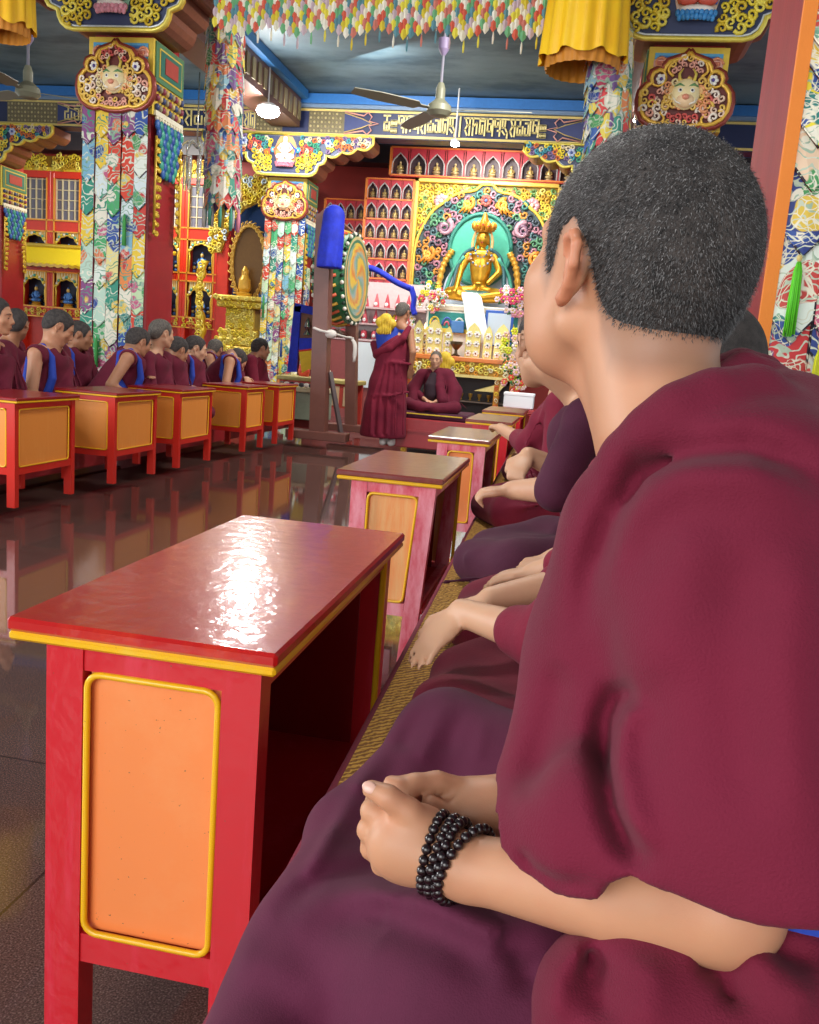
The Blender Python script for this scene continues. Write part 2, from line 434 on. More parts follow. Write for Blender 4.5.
    me.polygons.add(len(F)); me.polygons.foreach_set('loop_start', np.arange(0, len(F)*4, 4, dtype=np.int32)); me.polygons.foreach_set('loop_total', np.full(len(F), 4, np.int32))
    me.polygons.foreach_set('use_smooth', np.ones(len(F), bool)); me.update(calc_edges=True); me.validate()
    if colf is not None:
        ca = me.color_attributes.new('Col', 'FLOAT_COLOR', 'POINT'); C_ = np.ones((len(vs), 4), np.float32); C_[:, :3] = colf(vs); ca.data.foreach_set('color', C_.ravel())
    me.materials.append(material)
    o = bpy.data.objects.new(name, me); COL.objects.link(o)
    if parent is not None: o.parent = parent
    return o
# ================================================================ room shell
def struct(name, mb, m): return tag(mb.build(name, m), kind='structure')

def floor_material():
    m = bpy.data.materials.new('polished_granite'); m.use_nodes = True; t = NT(m); b = t.n['Principled BSDF']
    tc = t.add('ShaderNodeTexCoord')
    n1 = t.add('ShaderNodeTexNoise'); n1.inputs['Scale'].default_value = 300; n1.inputs['Detail'].default_value = 4; t.link(tc.outputs['Object'], n1.inputs['Vector'])
    n2 = t.add('ShaderNodeTexNoise'); n2.inputs['Scale'].default_value = .7; t.link(tc.outputs['Object'], n2.inputs['Vector'])
    r = t.add('ShaderNodeValToRGB'); el = r.color_ramp.elements
    el[0].position = .3; el[0].color = srgb('#3c2b27')+(1,); el[1].position = .55; el[1].color = srgb('#604640')+(1,)
    e = el.new(.72); e.color = srgb('#866c66')+(1,)
    t.link(n1.outputs['Fac'], r.inputs[0])
    br = t.add('ShaderNodeTexBrick'); br.offset = 0; br.inputs['Scale'].default_value = 1; br.inputs['Brick Width'].default_value = .9; br.inputs['Row Height'].default_value = .9; br.inputs['Mortar Size'].default_value = .0035
    br.inputs['Color1'].default_value = (1, 1, 1, 1); br.inputs['Color2'].default_value = (.9, .9, .9, 1); br.inputs['Mortar'].default_value = (.45, .4, .4, 1)
    t.link(tc.outputs['Object'], br.inputs['Vector'])
    mx = t.add('ShaderNodeMix', data_type='RGBA', blend_type='MULTIPLY'); mx.inputs[0].default_value = 1
    t.link(r.outputs[0], mx.inputs[6]); t.link(br.outputs['Color'], mx.inputs[7]); t.link(mx.outputs[2], b.inputs['Base Color'])
    mr = t.add('ShaderNodeMapRange'); mr.inputs[1].default_value = .35; mr.inputs[2].default_value = .7; mr.inputs[3].default_value = .03; mr.inputs[4].default_value = .10
    t.link(n2.outputs['Fac'], mr.inputs[0]); t.link(mr.outputs[0], b.inputs['Roughness'])
    b.inputs['Specular IOR Level'].default_value = .8
    return m
struct('floor', MB().box((-13, -5, -.1), (7, 17, .0)), floor_material())

M_ceil = mat('painted_ceiling', '#6f8a96', .55, color2='#35505f', var=.3, vscale=.8, stretch=(1, 2.2, 1))
struct('ceiling', MB().box((-13, -5, 4.62), (7, 17, 4.75)), M_ceil)
M_red = mat('red_lacquer', '#9c2229', .36, var=.12, vscale=6, coat=.15)
M_redwall = mat('red_wall_paint', '#b0342c', .5, var=.1, vscale=3)
M_brown = mat('brown_timber', '#7a4632', .42, var=.18, vscale=5, stretch=(1, 6, 6))
struct('wall_back', MB().box((-13, 15.6, 0), (7, 15.8, 4.7)), M_redwall)

# beams: long ones run towards the altar, cross beams carry the columns
mb = MB(); CX = [-8.5, -4.1, .55]
YB = [2.42, 7.42, 13.02]
def drift(x, y): return x-.07*(y-7.4)*0
def beam(name, x0, x1, y0, y1, z0, z1, col, trim=True):
    mb = MB(); mb.box((x0, y0, z0), (x1, y1, z1), col)
    return mb
B_BROWN = srgb('#6a3f30'); B_NAVY = srgb('#233056'); B_BLUE = srgb('#2f6ea8')
k = 0
for X0 in (-4.55, .35):
    k += 1
    mb = MB(); mb.box((X0, 2.6, 4.15), (X0+.42, 7.2, 4.62), B_BROWN)
    mb.box((X0-.05, 2.6, 4.56), (X0+.47, 7.2, 4.615), B_BLUE)
    struct('trim_%d' % k, mb, M_paint)
    k += 1
    mb = MB(); mb.box((X0-.1, 7.5, 4.12), (X0+.32, 12.72, 4.5), srgb('#5b3a30'))
    for j in range(26):
        y = 7.6+j*.2; mb.box((X0+.32, y, 4.2), (X0+.335, y+.1, 4.44), shade(srgb('#8a7c5a'), .8 if j % 2 else 1.1))
    mb.box((X0-.16, 7.5, 4.5), (X0+.42, 12.72, 4.61), B_BLUE)
    struct('trim_%d' % k, mb, M_paint)
k += 1; mb = MB(); mb.box((-13, 15.2, 4.2), (7, 15.6, 4.62), srgb('#3a3438')); mb.box((-13, 14.9, 4.5), (7, 15.2, 4.615), B_BLUE); struct('trim_%d' % k, mb, M_paint)
# the near cross beam over the first visible columns
k += 1; mb = MB(); mb.box((-13, 7.28, 4.06), (7, 7.56, 4.62), B_NAVY); mb.box((-13, 7.22, 4.06), (7, 7.28, 4.12), GOLD2); struct('trim_%d' % k, mb, M_paint)
# round brown rafters seen between the blue ceiling panels over the first bay
for j, (x0, x1) in enumerate(((-4.9, -3.1), (-.6, 1.9), (-6.9, -5.6))):
    pass

# cross beam with gold lettering
GLY = {  # strokes on a 0..1 square, hung from a top bar, like the carved seal letters
 'a': [[(0, 1), (1, 1)], [(.1, 1), (.1, .55), (.55, .55), (.55, .8)], [(.9, 1), (.9, 0)], [(.55, .3), (.9, .3)]],
 'b': [[(0, 1), (1, 1)], [(.15, 1), (.15, .25), (.7, .25), (.7, .7), (.4, .7)], [(.95, 1), (.95, 0)]],
 'c': [[(0, 1), (1, 1)], [(.1, .8), (.6, .8), (.6, .1), (.1, .1), (.1, .5)], [(.9, 1), (.9, .1)]],
 'd': [[(0, 1), (1, 1)], [(.5, 1), (.5, .6), (.1, .6), (.1, .1), (.9, .1), (.9, .6)], [(.5, .4), (.5, .1)]],
 'e': [[(0, 1), (1, 1)], [(.2, 1), (.2, 0)], [(.2, .5), (.8, .75), (.8, .1)]],
 'g': [[(0, 1), (1, 1)], [(.1, .9), (.1, .5), (.5, .5), (.5, .9)], [(.5, .5), (.9, .2), (.9, -.1)], [(.1, .3), (.5, .1)]],
 'h': [[(.1, .7), (.4, .7), (.4, .4), (.1, .4), (.1, .7)], [(.1, .2), (.4, .2), (.4, 0), (.1, 0), (.1, .2)], [(.6, .7), (.9, .7), (.9, .4), (.6, .4), (.6, .7)], [(.6, .2), (.9, .2), (.9, 0), (.6, 0), (.6, .2)]],
 'k': [[(0, 1), (1, 1)], [(.15, 1), (.5, .6), (.15, .3), (.5, 0)], [(.85, 1), (.85, 0)], [(.5, .6), (.85, .6)]],
 'm': [[(0, 1), (1, 1)], [(.1, 1), (.1, .1), (.5, .1), (.5, .6)], [(.9, 1), (.9, 0)], [(.3, .85), (.7, .85)]],
 '|': [[(.5, 1.05), (.5, -.1)]],
}
def letters(txt, x0, x1, z0, h, y):
    mb = MB(); n = len(txt); wd = (x1-x0)/n
    for i, ch in enumerate(txt):
        for st in GLY[ch]:
            for (a, b_), (c, d) in zip(st, st[1:]):
                p = Vector((x0+(i+a*.86+.04)*wd, y, z0+b_*h)); q = Vector((x0+(i+c*.86+.04)*wd, y, z0+d*h))
                dv = (q-p).normalized()*.008; n2 = Vector((-dv.z, 0, dv.x)).normalized()*.011
                mb.prism([(0, 0), (1, 0), (1, 1), (0, 1)], (0, .012, 0), p-dv-n2, (q-p)+dv*2, n2*2, srgb('#e9d68c'))
    return mb
k += 1
mb = MB(); mb.box((-13, 12.9, 4.05), (5, 13.2, 4.42), srgb('#232c52'))
for z in (4.06, 4.385): mb.box((-13, 12.885, z), (5, 12.9, z+.03), srgb('#d8c070'))
mb.box((-13, 12.84, 4.42), (5, 13.2, 4.47), srgb('#6f86a0')); mb.box((-13, 12.8, 4.47), (5, 13.2, 4.6), srgb('#2e6fb4'))
# patterned ends of every beam length, with a cloud-shaped cusp
for (xa, xb, sgn) in ((-4.15, -3.62, 1), (-.25, .1, 1), (-4.95, -4.55, -1), (-8.95, -8.1, 1)):
    lo, hi = min(xa, xb), max(xa, xb)
    mb.box((lo, 12.88, 4.09), (hi, 12.9, 4.385), srgb('#6f6548'))
    for i in range(int((hi-lo)/.055)):
        for j in range(5):
            mb.ell((lo+.03+i*.055, 12.878, 4.12+j*.058), (.018, .006, .018), shade(srgb('#b0a070'), .6+.5*((i+j) % 2)), 6, 4)
for (xc, s) in ((-3.62, 1), (-.25, -1), (-8.1, 1), (-4.95, -1)):
    pts = [(0, 0), (.28, .05), (.34, .0), (.40, .06), (.36, .12), (.5, .15), (.36, .18), (.40, .24), (.34, .3), (.28, .25), (0, .3)]
    pp = [Vector((xc+s*x, 12.875, 4.085+z)) for x, z in pts]
    mb.tube(pp, .011, srgb('#d89a8c'), 5)
    mb.prism([(s*x, z) for x, z in ((0, .02), (.26, .09), (.4, .15), (.26, .21), (0, .28))], (0, .01, 0), (xc, 12.873, 4.085), (1, 0, 0), (0, 0, 1), srgb('#323c6c'))
    mb.tube([(xc+s*x, 12.87, 4.085+z) for x, z in ((0, .02), (.26, .09), (.4, .15), (.26, .21), (0, .28))], .008, srgb('#c9b070'), 5)
struct('trim_%d' % k, mb, M_paint)
for (txt, a, b_) in (('dcaegkh', -8.0, -6.9), ('gmabkdc', -6.7, -5.6), ('bhgackm', -5.6, -4.95), ('dhaebkdcmg|kembagkdcbh', -3.05, -.75)):
    o = letters(txt, a, b_, 4.13, .22, 12.872).build('gold_lettering', mat('gold_leaf_letters', '#ead88f', .4))
    tag(o, 'gold seal-script letters on the navy beam, '+{-8.0: 'at the far left end', -6.7: 'beside the leftmost ceiling fan', -5.6: 'just right of the near left column', -3.05: 'the long row above the altar'}[a], 'lettering')
# ================================================================ painted ornaments
def curl(mb, O, A, B, r, c, turn=1, rot=0, th=.2, n=4, N=11, out=(0, -1, 0)):
    """one little carved spiral scroll in the plane O + A x + B y"""
    pts = []
    for i in range(N):
        t = i/(N-1); a = rot+turn*t*2*PI*1.15; q = r*(1-t*.78)
        pts.append(O+A*(q*math.cos(a))+B*(q*math.sin(a))+Vector(out)*(.15*r*t))
    mb.tube(pts, [r*th*(1.25-.6*(i/(N-1))) for i in range(N)], c, n)
def blossom(mb, O, A, B, r, c, core, n=6, out=Vector((0, -1, 0))):
    for i in range(n):
        a = 2*PI*i/n; p = O+A*(r*.6*math.cos(a))+B*(r*.6*math.sin(a))
        M = Matrix((A*1.0, B*1.0, out)).transposed()
        mb.ell(p, (r*.38, r*.38, r*.22), c, 7, 4, M)
    mb.ell(O+out*r*.1, (r*.3, r*.3, r*.3), core, 6, 4)
def scroll_field(mb, O, A, B, pts, r, cols, seed=1, out=(0, -1, 0), dens=1.0):
    """fills the polygon pts with curls"""
    rnd = random.Random(seed); xs = [p[0] for p in pts]; ys = [p[1] for p in pts]
    x = min(xs)+r*.6; j = 0
    while x < max(xs):
        y = min(ys)+r*.6+(r*.8 if j % 2 else 0)
        while y < max(ys):
            if inside((x, y), pts) and rnd.random() < dens:
                curl(mb, O+A*(x+rnd.uniform(-.2, .2)*r)+B*(y+rnd.uniform(-.2, .2)*r), A, B, r*rnd.uniform(.8, 1.15), rnd.choice(cols), rnd.choice((-1, 1)), rnd.uniform(0, 6.28), .32, out=out)
            y += r*1.7
        x += r*1.55; j += 1
def inside(p, poly):
    x, y = p; c = False; n = len(poly)
    for i in range(n):
        x1, y1 = poly[i]; x2, y2 = poly[(i+1) % n]
        if (y1 > y) != (y2 > y) and x < (x2-x1)*(y-y1)/(y2-y1)+x1: c = not c
    return c
def mirror(half): return half + [(-x, y) for x, y in reversed(half) if abs(x) > 1e-6]
def scallop(a, b, n, depth, k=6):
    """points from a to b with n round bulges"""
    out = []; ax, ay = a; bx, by = b; L = math.hypot(bx-ax, by-ay); nx, ny = (by-ay)/L, -(bx-ax)/L
    for i in range(n):
        for j in range(k):
            t = (i+j/k)/n; s = math.sin(PI*j/k); out.append((ax+(bx-ax)*t+nx*depth*s, ay+(by-ay)*t+ny*depth*s))
    out.append(b); return out
WING = scallop((1.28, -.10), (.60, -.27), 3, -.05)
CAPH = [(0, 0), (1.28, 0)] + WING + [(.60, -.33), (.57, -.38), (.52, -.40), (.49, -.41), (.48, -.46), (.455, -.51), (.41, -.545), (.35, -.56), (0, -.56)]
CAPH = CAPH[1:]
CAP_OUT = CAPH + [(-x, y) for x, y in reversed(CAPH) if x > 1e-6]
PLQH = [(0, .54), (.03, .505), (.09, .485), (.15, .465), (.175, .43), (.18, .40), (.22, .405), (.26, .385), (.275, .345), (.265, .31), (.30, .29), (.335, .245), (.345, .18), (.335, .11), (.30, .05), (.245, .015), (.185, .0), (.14, .012), (.10, .0), (.05, -.01), (0, -.012)]
PLQ = PLQH + [(-x, y) for x, y in reversed(PLQH) if x > 1e-6]

def capital(parent, x, y, z, fig, seed):
    """the painted board over a column with its seated figure; x y z = middle of the top edge"""
    A = Vector((1, 0, 0)); B = Vector((0, 0, 1)); O = Vector((x, y, z))
    mb = MB(); mb.prism(CAP_OUT, (0, .05, 0), O, A, B, srgb('#3d4668'), GOLD); mb.build('capital_board', M_paint, parent)
    # timber corbel behind it, in rounded steps
    mb = MB(); cb = [(px*.97, py) for px, py in CAPH]
    mb.prism([(px, py+.012) for px, py in cb] + [(-px, py+.012) for px, py in reversed(cb) if px > 1e-6], (0, .5, 0), O+Vector((0, .051, 0)), A, B, srgb('#6b3f2c'))
    mb.build('corbel', M_brown, parent)
    mb = MB(); bt = [O+A*p[0]+B*p[1]+Vector((0, -.012, 0)) for p in CAP_OUT]; mb.tube(bt+[bt[0]], .019, srgb('#ecd860'), 6)
    bt = [O+A*p[0]*.965+B*(p[1]*.93-.012)+Vector((0, -.004, 0)) for p in CAP_OUT]; mb.tube(bt+[bt[0]], .009, srgb('#dfe6ea'), 5)
    mb.build('gilt_border', M_goldp, parent)
    mb = MB(); ys = [srgb('#ead23c'), srgb('#f0dd58'), srgb('#d9b92e')]
    for s in (1, -1):
        scroll_field(mb, O+Vector((0, -.02, 0)), A, B, [(s*a, b) for a, b in ((.17, -.30), (.5, -.24), (.56, -.34), (.44, -.38), (.41, -.5), (.17, -.51))], .040, ys, seed, dens=1.0)
        scroll_field(mb, O+Vector((0, -.02, 0)), A, B, [(s*a, b) for a, b in ((.22, -.03), (.56, -.05), (.54, -.24), (.22, -.28))], .04, [srgb(c) for c in ('#3f9a76', '#e8d8b0', '#d9763c', '#ead23c', '#4aa0a8', '#c94f4a')], seed+3)
        scroll_field(mb, O+Vector((0, -.02, 0)), A, B, [(s*a, b) for a, b in ((.6, -.03), (1.24, -.03), (1.22, -.12), (.62, -.25))], .038, [srgb(c) for c in ('#e8d8b0', '#d9763c', '#ead23c', '#48a0b0', '#8a6f9a')], seed+9)
        blossom(mb, O+A*s*.63+B*-.11+Vector((0, -.03, 0)), A, B, .06, srgb('#b9c4e0'), srgb('#4a5aa0'))
        blossom(mb, O+A*s*.19+B*-.22+Vector((0, -.03, 0)), A, B, .045, srgb('#49b3cf'), srgb('#e8e0c0'))
    mb.build('scrollwork', M_paint, parent)
    robe, lotus, halo, skin = fig
    f = MB(); f.prism(mirror([(0, -.02), (.09, -.035), (.13, -.1), (.17, -.2), (.15, -.32), (.12, -.42), (0, -.43)]), (0, .012, 0), O+Vector((0, -.014, 0)), A, B, halo)
    c = O+Vector((0, -.05, 0))
    f.ell(c+B*-.2, (.065, .03, .10), robe); f.ell(c+B*-.075, (.036, .03, .045), skin); f.ell(c+B*-.035, (.028, .024, .024), srgb('#c9902e'))
    for s in (1, -1):
        f.tube([c+A*s*.05+B*-.14, c+A*s*.105+B*-.2, c+A*s*.05+B*-.25+Vector((0, -.015, 0))], [.02, .017, .013], skin, 6)
        f.ell(c+A*s*.07+B*-.31, (.075, .035, .04), robe)
        f.tube([c+A*s*.06+B*-.12, c+A*s*.16+B*-.22, c+A*s*.13+B*-.34], [.008, .016, .006], srgb('#3f62b5') if s > 0 else srgb('#d9763c'), 5)
    f.build('seated_figure', M_paint, parent)
    l = MB(); l.ell(c+B*-.375, (.125, .05, .03), srgb('#f1e6dc'))
    for row, (rr, zz) in enumerate(((.13, -.40), (.115, -.43))):
        for i in range(9):
            a = (i-4)/4; l.ell(c+A*a*rr+B*zz+Vector((0, -.03*(1-a*a), 0)), (.02, .02, .026), shade(lotus, 1.1 if (i+row) % 2 else .85), 7, 5)
    l.build('lotus_seat', M_paint, parent)

def plaque(parent, x, y, z, seed):
    A = Vector((1, 0, 0)); B = Vector((0, 0, 1)); O = Vector((x, y, z))
    p = MB(); p.prism(PLQ, (0, .05, 0), O, A, B, srgb('#6e3430'), srgb('#a04a34')); p = p.build('mask_plaque', M_paint, parent)
    mb = MB(); ring = [O+A*a+B*b for a, b in PLQ]; ctr = O+B*.24
    mb.tube(ring+[ring[0]], .022, srgb('#8e3c30'), 6)
    mb.tube([ctr+(q-ctr)*.93+Vector((0, -.015, 0)) for q in ring+[ring[0]]], .016, srgb('#e9b94a'), 6)
    for s in (1, -1):
        mb.tube(cr([O+A*s*.12+B*.455+Vector((0, -.02, 0)), O+A*s*.14+B*.39+Vector((0, -.02, 0)), O+A*s*.10+B*.35+Vector((0, -.02, 0))], 4), .011, srgb('#e9b94a'), 5)
        ci = [O+A*(s*.205+.055*math.cos(a*PI/6))+B*(.335+.055*math.sin(a*PI/6))+Vector((0, -.022, 0)) for a in range(13)]
        mb.tube(ci, .010, srgb('#e9b94a'), 5)
        mb.tube(cr([O+A*s*.155+B*.01+Vector((0, -.02, 0)), O+A*s*.135+B*.06+Vector((0, -.02, 0)), O+A*s*.17+B*.1+Vector((0, -.02, 0))], 4), .010, srgb('#e9b94a'), 5)
    mb.build('gilt_frame', M_goldp, p)
    mb = MB(); pk = [srgb(c) for c in ('#f0b09c', '#f0d0b8', '#d9605a', '#f0c860', '#f6e8d8')]
    for s in (1, -1):
        scroll_field(mb, O+Vector((0, -.02, 0)), A, B, [(s*a, b) for a, b in ((.12, .08), (.16, .05), (.28, .06), (.31, .14), (.29, .25), (.2, .26), (.12, .28), (.10, .15))], .032, pk, seed)
        scroll_field(mb, O+Vector((0, -.02, 0)), A, B, [(s*a, b) for a, b in ((.0, .40), (.12, .38), (.12, .45), (.0, .49))], .024, pk, seed+5)
        scroll_field(mb, O+Vector((0, -.02, 0)), A, B, [(s*a, b) for a, b in ((.0, .02), (.11, .03), (.12, .09), (.0, .09))], .024, pk, seed+7)
        blossom(mb, O+A*s*.185+B*.33+Vector((0, -.02, 0)), A, B, .042, srgb('#f2efe6'), srgb('#5a4a98'))
    mb.build('scrollwork', M_paint, p); mb_m = MB()
    scroll_field(mb_m, O+Vector((0, -.03, 0)), A, B, [(-.15, .12), (.15, .12), (.15, .33), (-.15, .33)], .03, [srgb('#ecd9a4'), srgb('#e9c060'), srgb('#e9a070')], seed+11); mb_m.build('mane_scrolls', M_paint, p)
    f = MB(); c = O+B*.225+Vector((0, -.03, 0)); sk = srgb('#ecd9a4')
    f.ell(c, (.105, .045, .11), sk, 14, 10); f.ell(c+B*-.04+Vector((0, -.02, 0)), (.07, .03, .06), srgb('#eac79a'), 12, 8)
    f.ell(c+B*-.03+Vector((0, -.05, 0)), (.026, .018, .02), srgb('#dd8f74'))
    for s in (1, -1):
        f.tube([c+A*s*.012+B*.045+Vector((0, -.034, 0)), c+A*s*.05+B*.062+Vector((0, -.032, 0)), c+A*s*.085+B*.05+Vector((0, -.02, 0))], [.006, .010, .005], srgb('#5f8f58'), 5)
        f.tube([c+A*s*.05+B*.09, c+A*s*.06+B*.14, c+A*s*.035+B*.18], [.014, .011, .004], srgb('#d9c050'), 6)
        f.ell(c+A*s*.105+B*.03, (.022, .012, .03), srgb('#e7b878'))
        f.tube([c+A*s*.03+B*-.075+Vector((0, -.035, 0)), c+A*s*.065+B*-.06+Vector((0, -.03, 0)), c+A*s*.085+B*-.03+Vector((0, -.02, 0))], [.007, .007, .004], srgb('#f4eee0'), 5)
    f = f.build('mask_face', M_paint, p)
    e = MB()
    for s in (1, -1):
        e.ell(c+A*s*.042+B*.018+Vector((0, -.034, 0)), (.02, .012, .018), srgb('#f5f2ea'), 10, 6); e.ell(c+A*s*.042+B*.018+Vector((0, -.044, 0)), (.009, .006, .009), srgb('#2a2430'), 8, 5)
    e.build('eye', M_paint, p)

def ornate_face(mb, gb, O, A, out, wd, z0, z1):
    """painted scales and gold garlands running down one face of a column: O = bottom-left corner at height 0"""
    B = Vector((0, 0, 1)); g = srgb('#2c7a66')
    def bx(x0, x1, a, b, t, c): mb.prism([(x0, a), (x1, a), (x1, b), (x0, b)], out*t, O, A, B, c)
    bx(0, wd, 3.13, 3.44, .012, srgb('#4f7f5c')); bx(.05, wd-.05, 3.17, 3.40, .018, srgb('#d8b84a')); bx(.065, wd-.065, 3.185, 3.385, .022, srgb('#2f6f60')); bx(.14, wd-.14, 3.22, 3.35, .028, srgb('#a8443a'))
    for r in range(3):
        for i in range(9):
            c = [srgb('#3c4a78'), srgb('#9a8f70'), srgb('#8e3c50'), srgb('#c9b070')][(i+r*2) % 4]
            mb.ell(O+A*((i+.5)*wd/9)+B*(3.08-r*.075)+out*.012, (.026, .026, .03), c, 7, 5)
    bx(0, wd, 2.86, 2.9, .02, srgb('#e9e4cc'))
    for i in range(10): mb.ell(O+A*((i+.5)*wd/10)+B*2.84+out*.015, (.02, .02, .02), srgb('#efe6c8'), 6, 4)
    cols = [srgb('#2b5fa8'), srgb('#2c8a7a'), srgb('#2b4f9a'), srgb('#3fa088')]
    for r in range(7):
        zz = 2.79-r*.062; half = .5-.055*r*.8
        n = 8
        for i in range(n+r % 2):
            u = (i+.5-(.5 if r % 2 else 0))/n
            if abs(u-.5) <= half:
                mb.ell(O+A*(u*wd)+B*zz+out*(.02-.001*r), (.036, .02, .046), cols[(i+r) % 4], 8, 5, Matrix((A, -out, B)).transposed())
    for s in (0, 1):
        for r in range(11):
            zz = 2.66-r*.075; u = (.10+.01*r*(1 if r < 8 else .6)) if r < 5 else .15-.012*(r-5)
            u = u if s == 0 else 1-u; q = O+A*(u*wd)+B*zz
            for k in (-1, 0, 1):
                curl(gb, q+A*k*.022+out*.02, A, B, .026, shade(GOLD, .8+.12*((r+k) % 3)), k or 1, r, .32, 4, 8, out)
        gb.tube([O+A*((.05 if s == 0 else .95)*wd)+B*2.7+out*.015, O+A*((.04 if s == 0 else .96)*wd)+B*1.9+out*.015], .012, srgb('#cfa83a'), 5)

FIG_L = (srgb('#d9603c'), srgb('#e39aa8'), srgb('#8fb89a'), srgb('#f0c8a8'))
FIG_R = (srgb('#cf5a48'), srgb('#3f8fd0'), srgb('#e4c8b0'), srgb('#e99a80'))
FIG_M = (srgb('#e8ecf2'), srgb('#df7f92'), srgb('#e3a468'), srgb('#f3ece0'))
def column(label, cx, yf, w_, fig, seed, collar_painted=True, front_ornate=False, side='right'):
    t = thing('temple_column', (cx, yf+w_/2, 0), label, 'column', 'columns of the hall'); t['_'] = 0; del t['_']
    I = t.location.copy(); root = t
    loc = lambda v: Vector(v)-I
    class P:  # shift children into the thing's own frame
        pass
    mb = MB(); mb.cbox(loc((cx-w_/2, yf, 0)), loc((cx+w_/2, yf+w_, 4.06)), srgb('#a3262c'), .015); mb.build('shaft', M_red, t)
    mb = MB(); h = w_/2+.03
    mb.box(loc((cx-h, yf-.03, 2.86)), loc((cx+h, yf+w_+.03, 3.45)), srgb('#e3c348'))
    f = yf-.032
    mb.box(loc((cx-h+.045, f-.008, 2.9)), loc((cx+h-.045, f, 3.405)), srgb('#5aa5cf')); mb.box(loc((cx-h+.075, f-.012, 2.93)), loc((cx+h-.075, f, 3.385)), srgb('#3a6fb0'))
    for s in (1, -1):
        mb.cbox(loc((cx+s*.15-.1, f-.02, 3.30)), loc((cx+s*.15+.1, f, 3.36)), srgb('#e6b0a0'), .008); mb.cbox(loc((cx+s*.15-.08, f-.026, 3.315)), loc((cx+s*.15+.08, f, 3.345)), srgb('#c8705a'), .006)
        curl(mb, loc((cx+s*.2, f-.015, 3.33)), Vector((1, 0, 0)), Vector((0, 0, 1)), .05, srgb('#e89a70'))
    mb.build('collar', M_paint, t)
    mb = MB(); gb = MB()
    if side in ('right', 'both'): ornate_face(mb, gb, loc((cx+w_/2+.032, yf, 0)), Vector((0, 1, 0)), Vector((1, 0, 0)), w_, 0, 0)
    if side in ('left', 'both'): ornate_face(mb, gb, loc((cx-w_/2-.032, yf+w_, 0)), Vector((0, -1, 0)), Vector((-1, 0, 0)), w_, 0, 0)
    if front_ornate: ornate_face(mb, gb, loc((cx-w_/2, yf-.035, 0)), Vector((1, 0, 0)), Vector((0, -1, 0)), w_, 0, 0)
    mb.build('painted_scales', M_paint, t); gb.build('gilt_garland', M_goldp, t)
    capital(t, cx-I.x, yf-.16-I.y, 4.02, fig, seed)
    if not front_ornate: plaque(t, cx-I.x, yf-.11-I.y, 2.865, seed)
    return t
column('red square column hung with wide pale brocade strips, behind the seated monks on the left', -4.0, 7.3, .52, FIG_L, 1)
column('far red column hung with brocade, between the gilded archway and the big drum', -4.42, 12.9, .52, FIG_M, 2)
column('red column with a monster-mask plaque rising behind the foreground monk\'s head', .57, 7.3, .52, FIG_R, 3, side='left')
column('bare red column with gold garlands at the left edge of the photo', -9.38, 12.9, .6, FIG_M, 4, front_ornate=True)
column('far column right of the altar, mostly hidden behind the foreground head', .25, 12.9, .52, FIG_M, 5, side='left')
# ---------------------------------------------------------------- brocade hangings
def tile_strip(mb, x0, x1, z0, z1, y, hh, rnd, pal, lap=.012, off=0, out=-1, ax='x'):
    z = z1; j = 0; n = 0
    while z > z0:
        h = hh*rnd.uniform(.8, 1.2); zb = max(z-h, z0); c = rnd.choice(pal); tip = min((x1-x0)*.55, .12)
        yy = y+lap*(.0+(n % 2)*.3)
        zt = z+tip*.3
        a = [(x0, zt), (x1, zt), (x1, zb), ((x0+x1)/2, zb-tip), (x0, zb)]
        # slight bulge of the cloth: two facets either side of the middle line
        M_ = (x0+x1)/2
        def P(x, zz, dy=0): return (x, yy+dy, zz) if ax == 'x' else (yy+dy, x, zz)
        o = out*.012
        vs = [P(x0, zt, .006*n % .01), P(M_, zt, o), P(x1, zt, .0), P(x0, zb, out*.010), P(M_, zb-tip, o+out*.012), P(x1, zb, out*.010)]
        mb.raw(vs, [(0, 1, 4, 3), (1, 2, 5, 4)], c)
        e = srgb('#3a3440') if rnd.random() < .35 else shade(c, .55)
        mb.tube([vs[3], vs[4], vs[5]], .0055, e, 4)
        z = zb; n += 1
PALB = [srgb(c) for c in ('#e6ecdf', '#bcd8c4', '#ecc83a', '#ece4d0', '#d8452e', '#2f9078', '#7fb4cc', '#d8e4e4', '#2c50a0', '#e8d890', '#c4dcae', '#c83c30', '#4aa868', '#ecd02e', '#8a4a80', '#e88a48')]
def hanging(label, x0, x1, z0, z1, y, n, hh, seed, group='brocade hangings on the columns', tassels=False):
    t = thing('brocade_hanging', ((x0+x1)/2, y, z0), label, 'hanging', group); rnd = random.Random(seed); I = t.location
    wd = (x1-x0)/n
    for i in range(n):
        mb = MB(); tile_strip(mb, x0+i*wd+.003-I.x, x0+(i+1)*wd-.003-I.x, -rnd.uniform(0, .12), z1-z0+rnd.uniform(0, .1), (i % 2)*.012, hh, rnd, PALB)
        mb.build('strip', M_broc_far, t)
        if tassels or rnd.random() < .5:
            xx = x0+(i+.5)*wd-I.x
            for q in range(2):
                s = MB(); zz = rnd.uniform(.1, (z1-z0)*.9); s.tube([(xx, -.03, zz), (xx, -.032, zz-.05), (xx, -.03, zz-.26)], [.005, .014, .018], rnd.choice([srgb('#48a050'), srgb('#2f4f9a'), srgb('#d8c840'), srgb('#7a2f3c')]), 6); s.build('tassel', M_ccloth, t)
    return t
hanging('tall pale brocade banner of pointed patches on the near left column', -4.31, -3.71, .35, 2.9, 7.21, 5, .27, 11)
hanging('far brocade banner of small pointed patches, left of the drum', -4.72, -4.10, .2, 2.85, 12.82, 6, .2, 12)
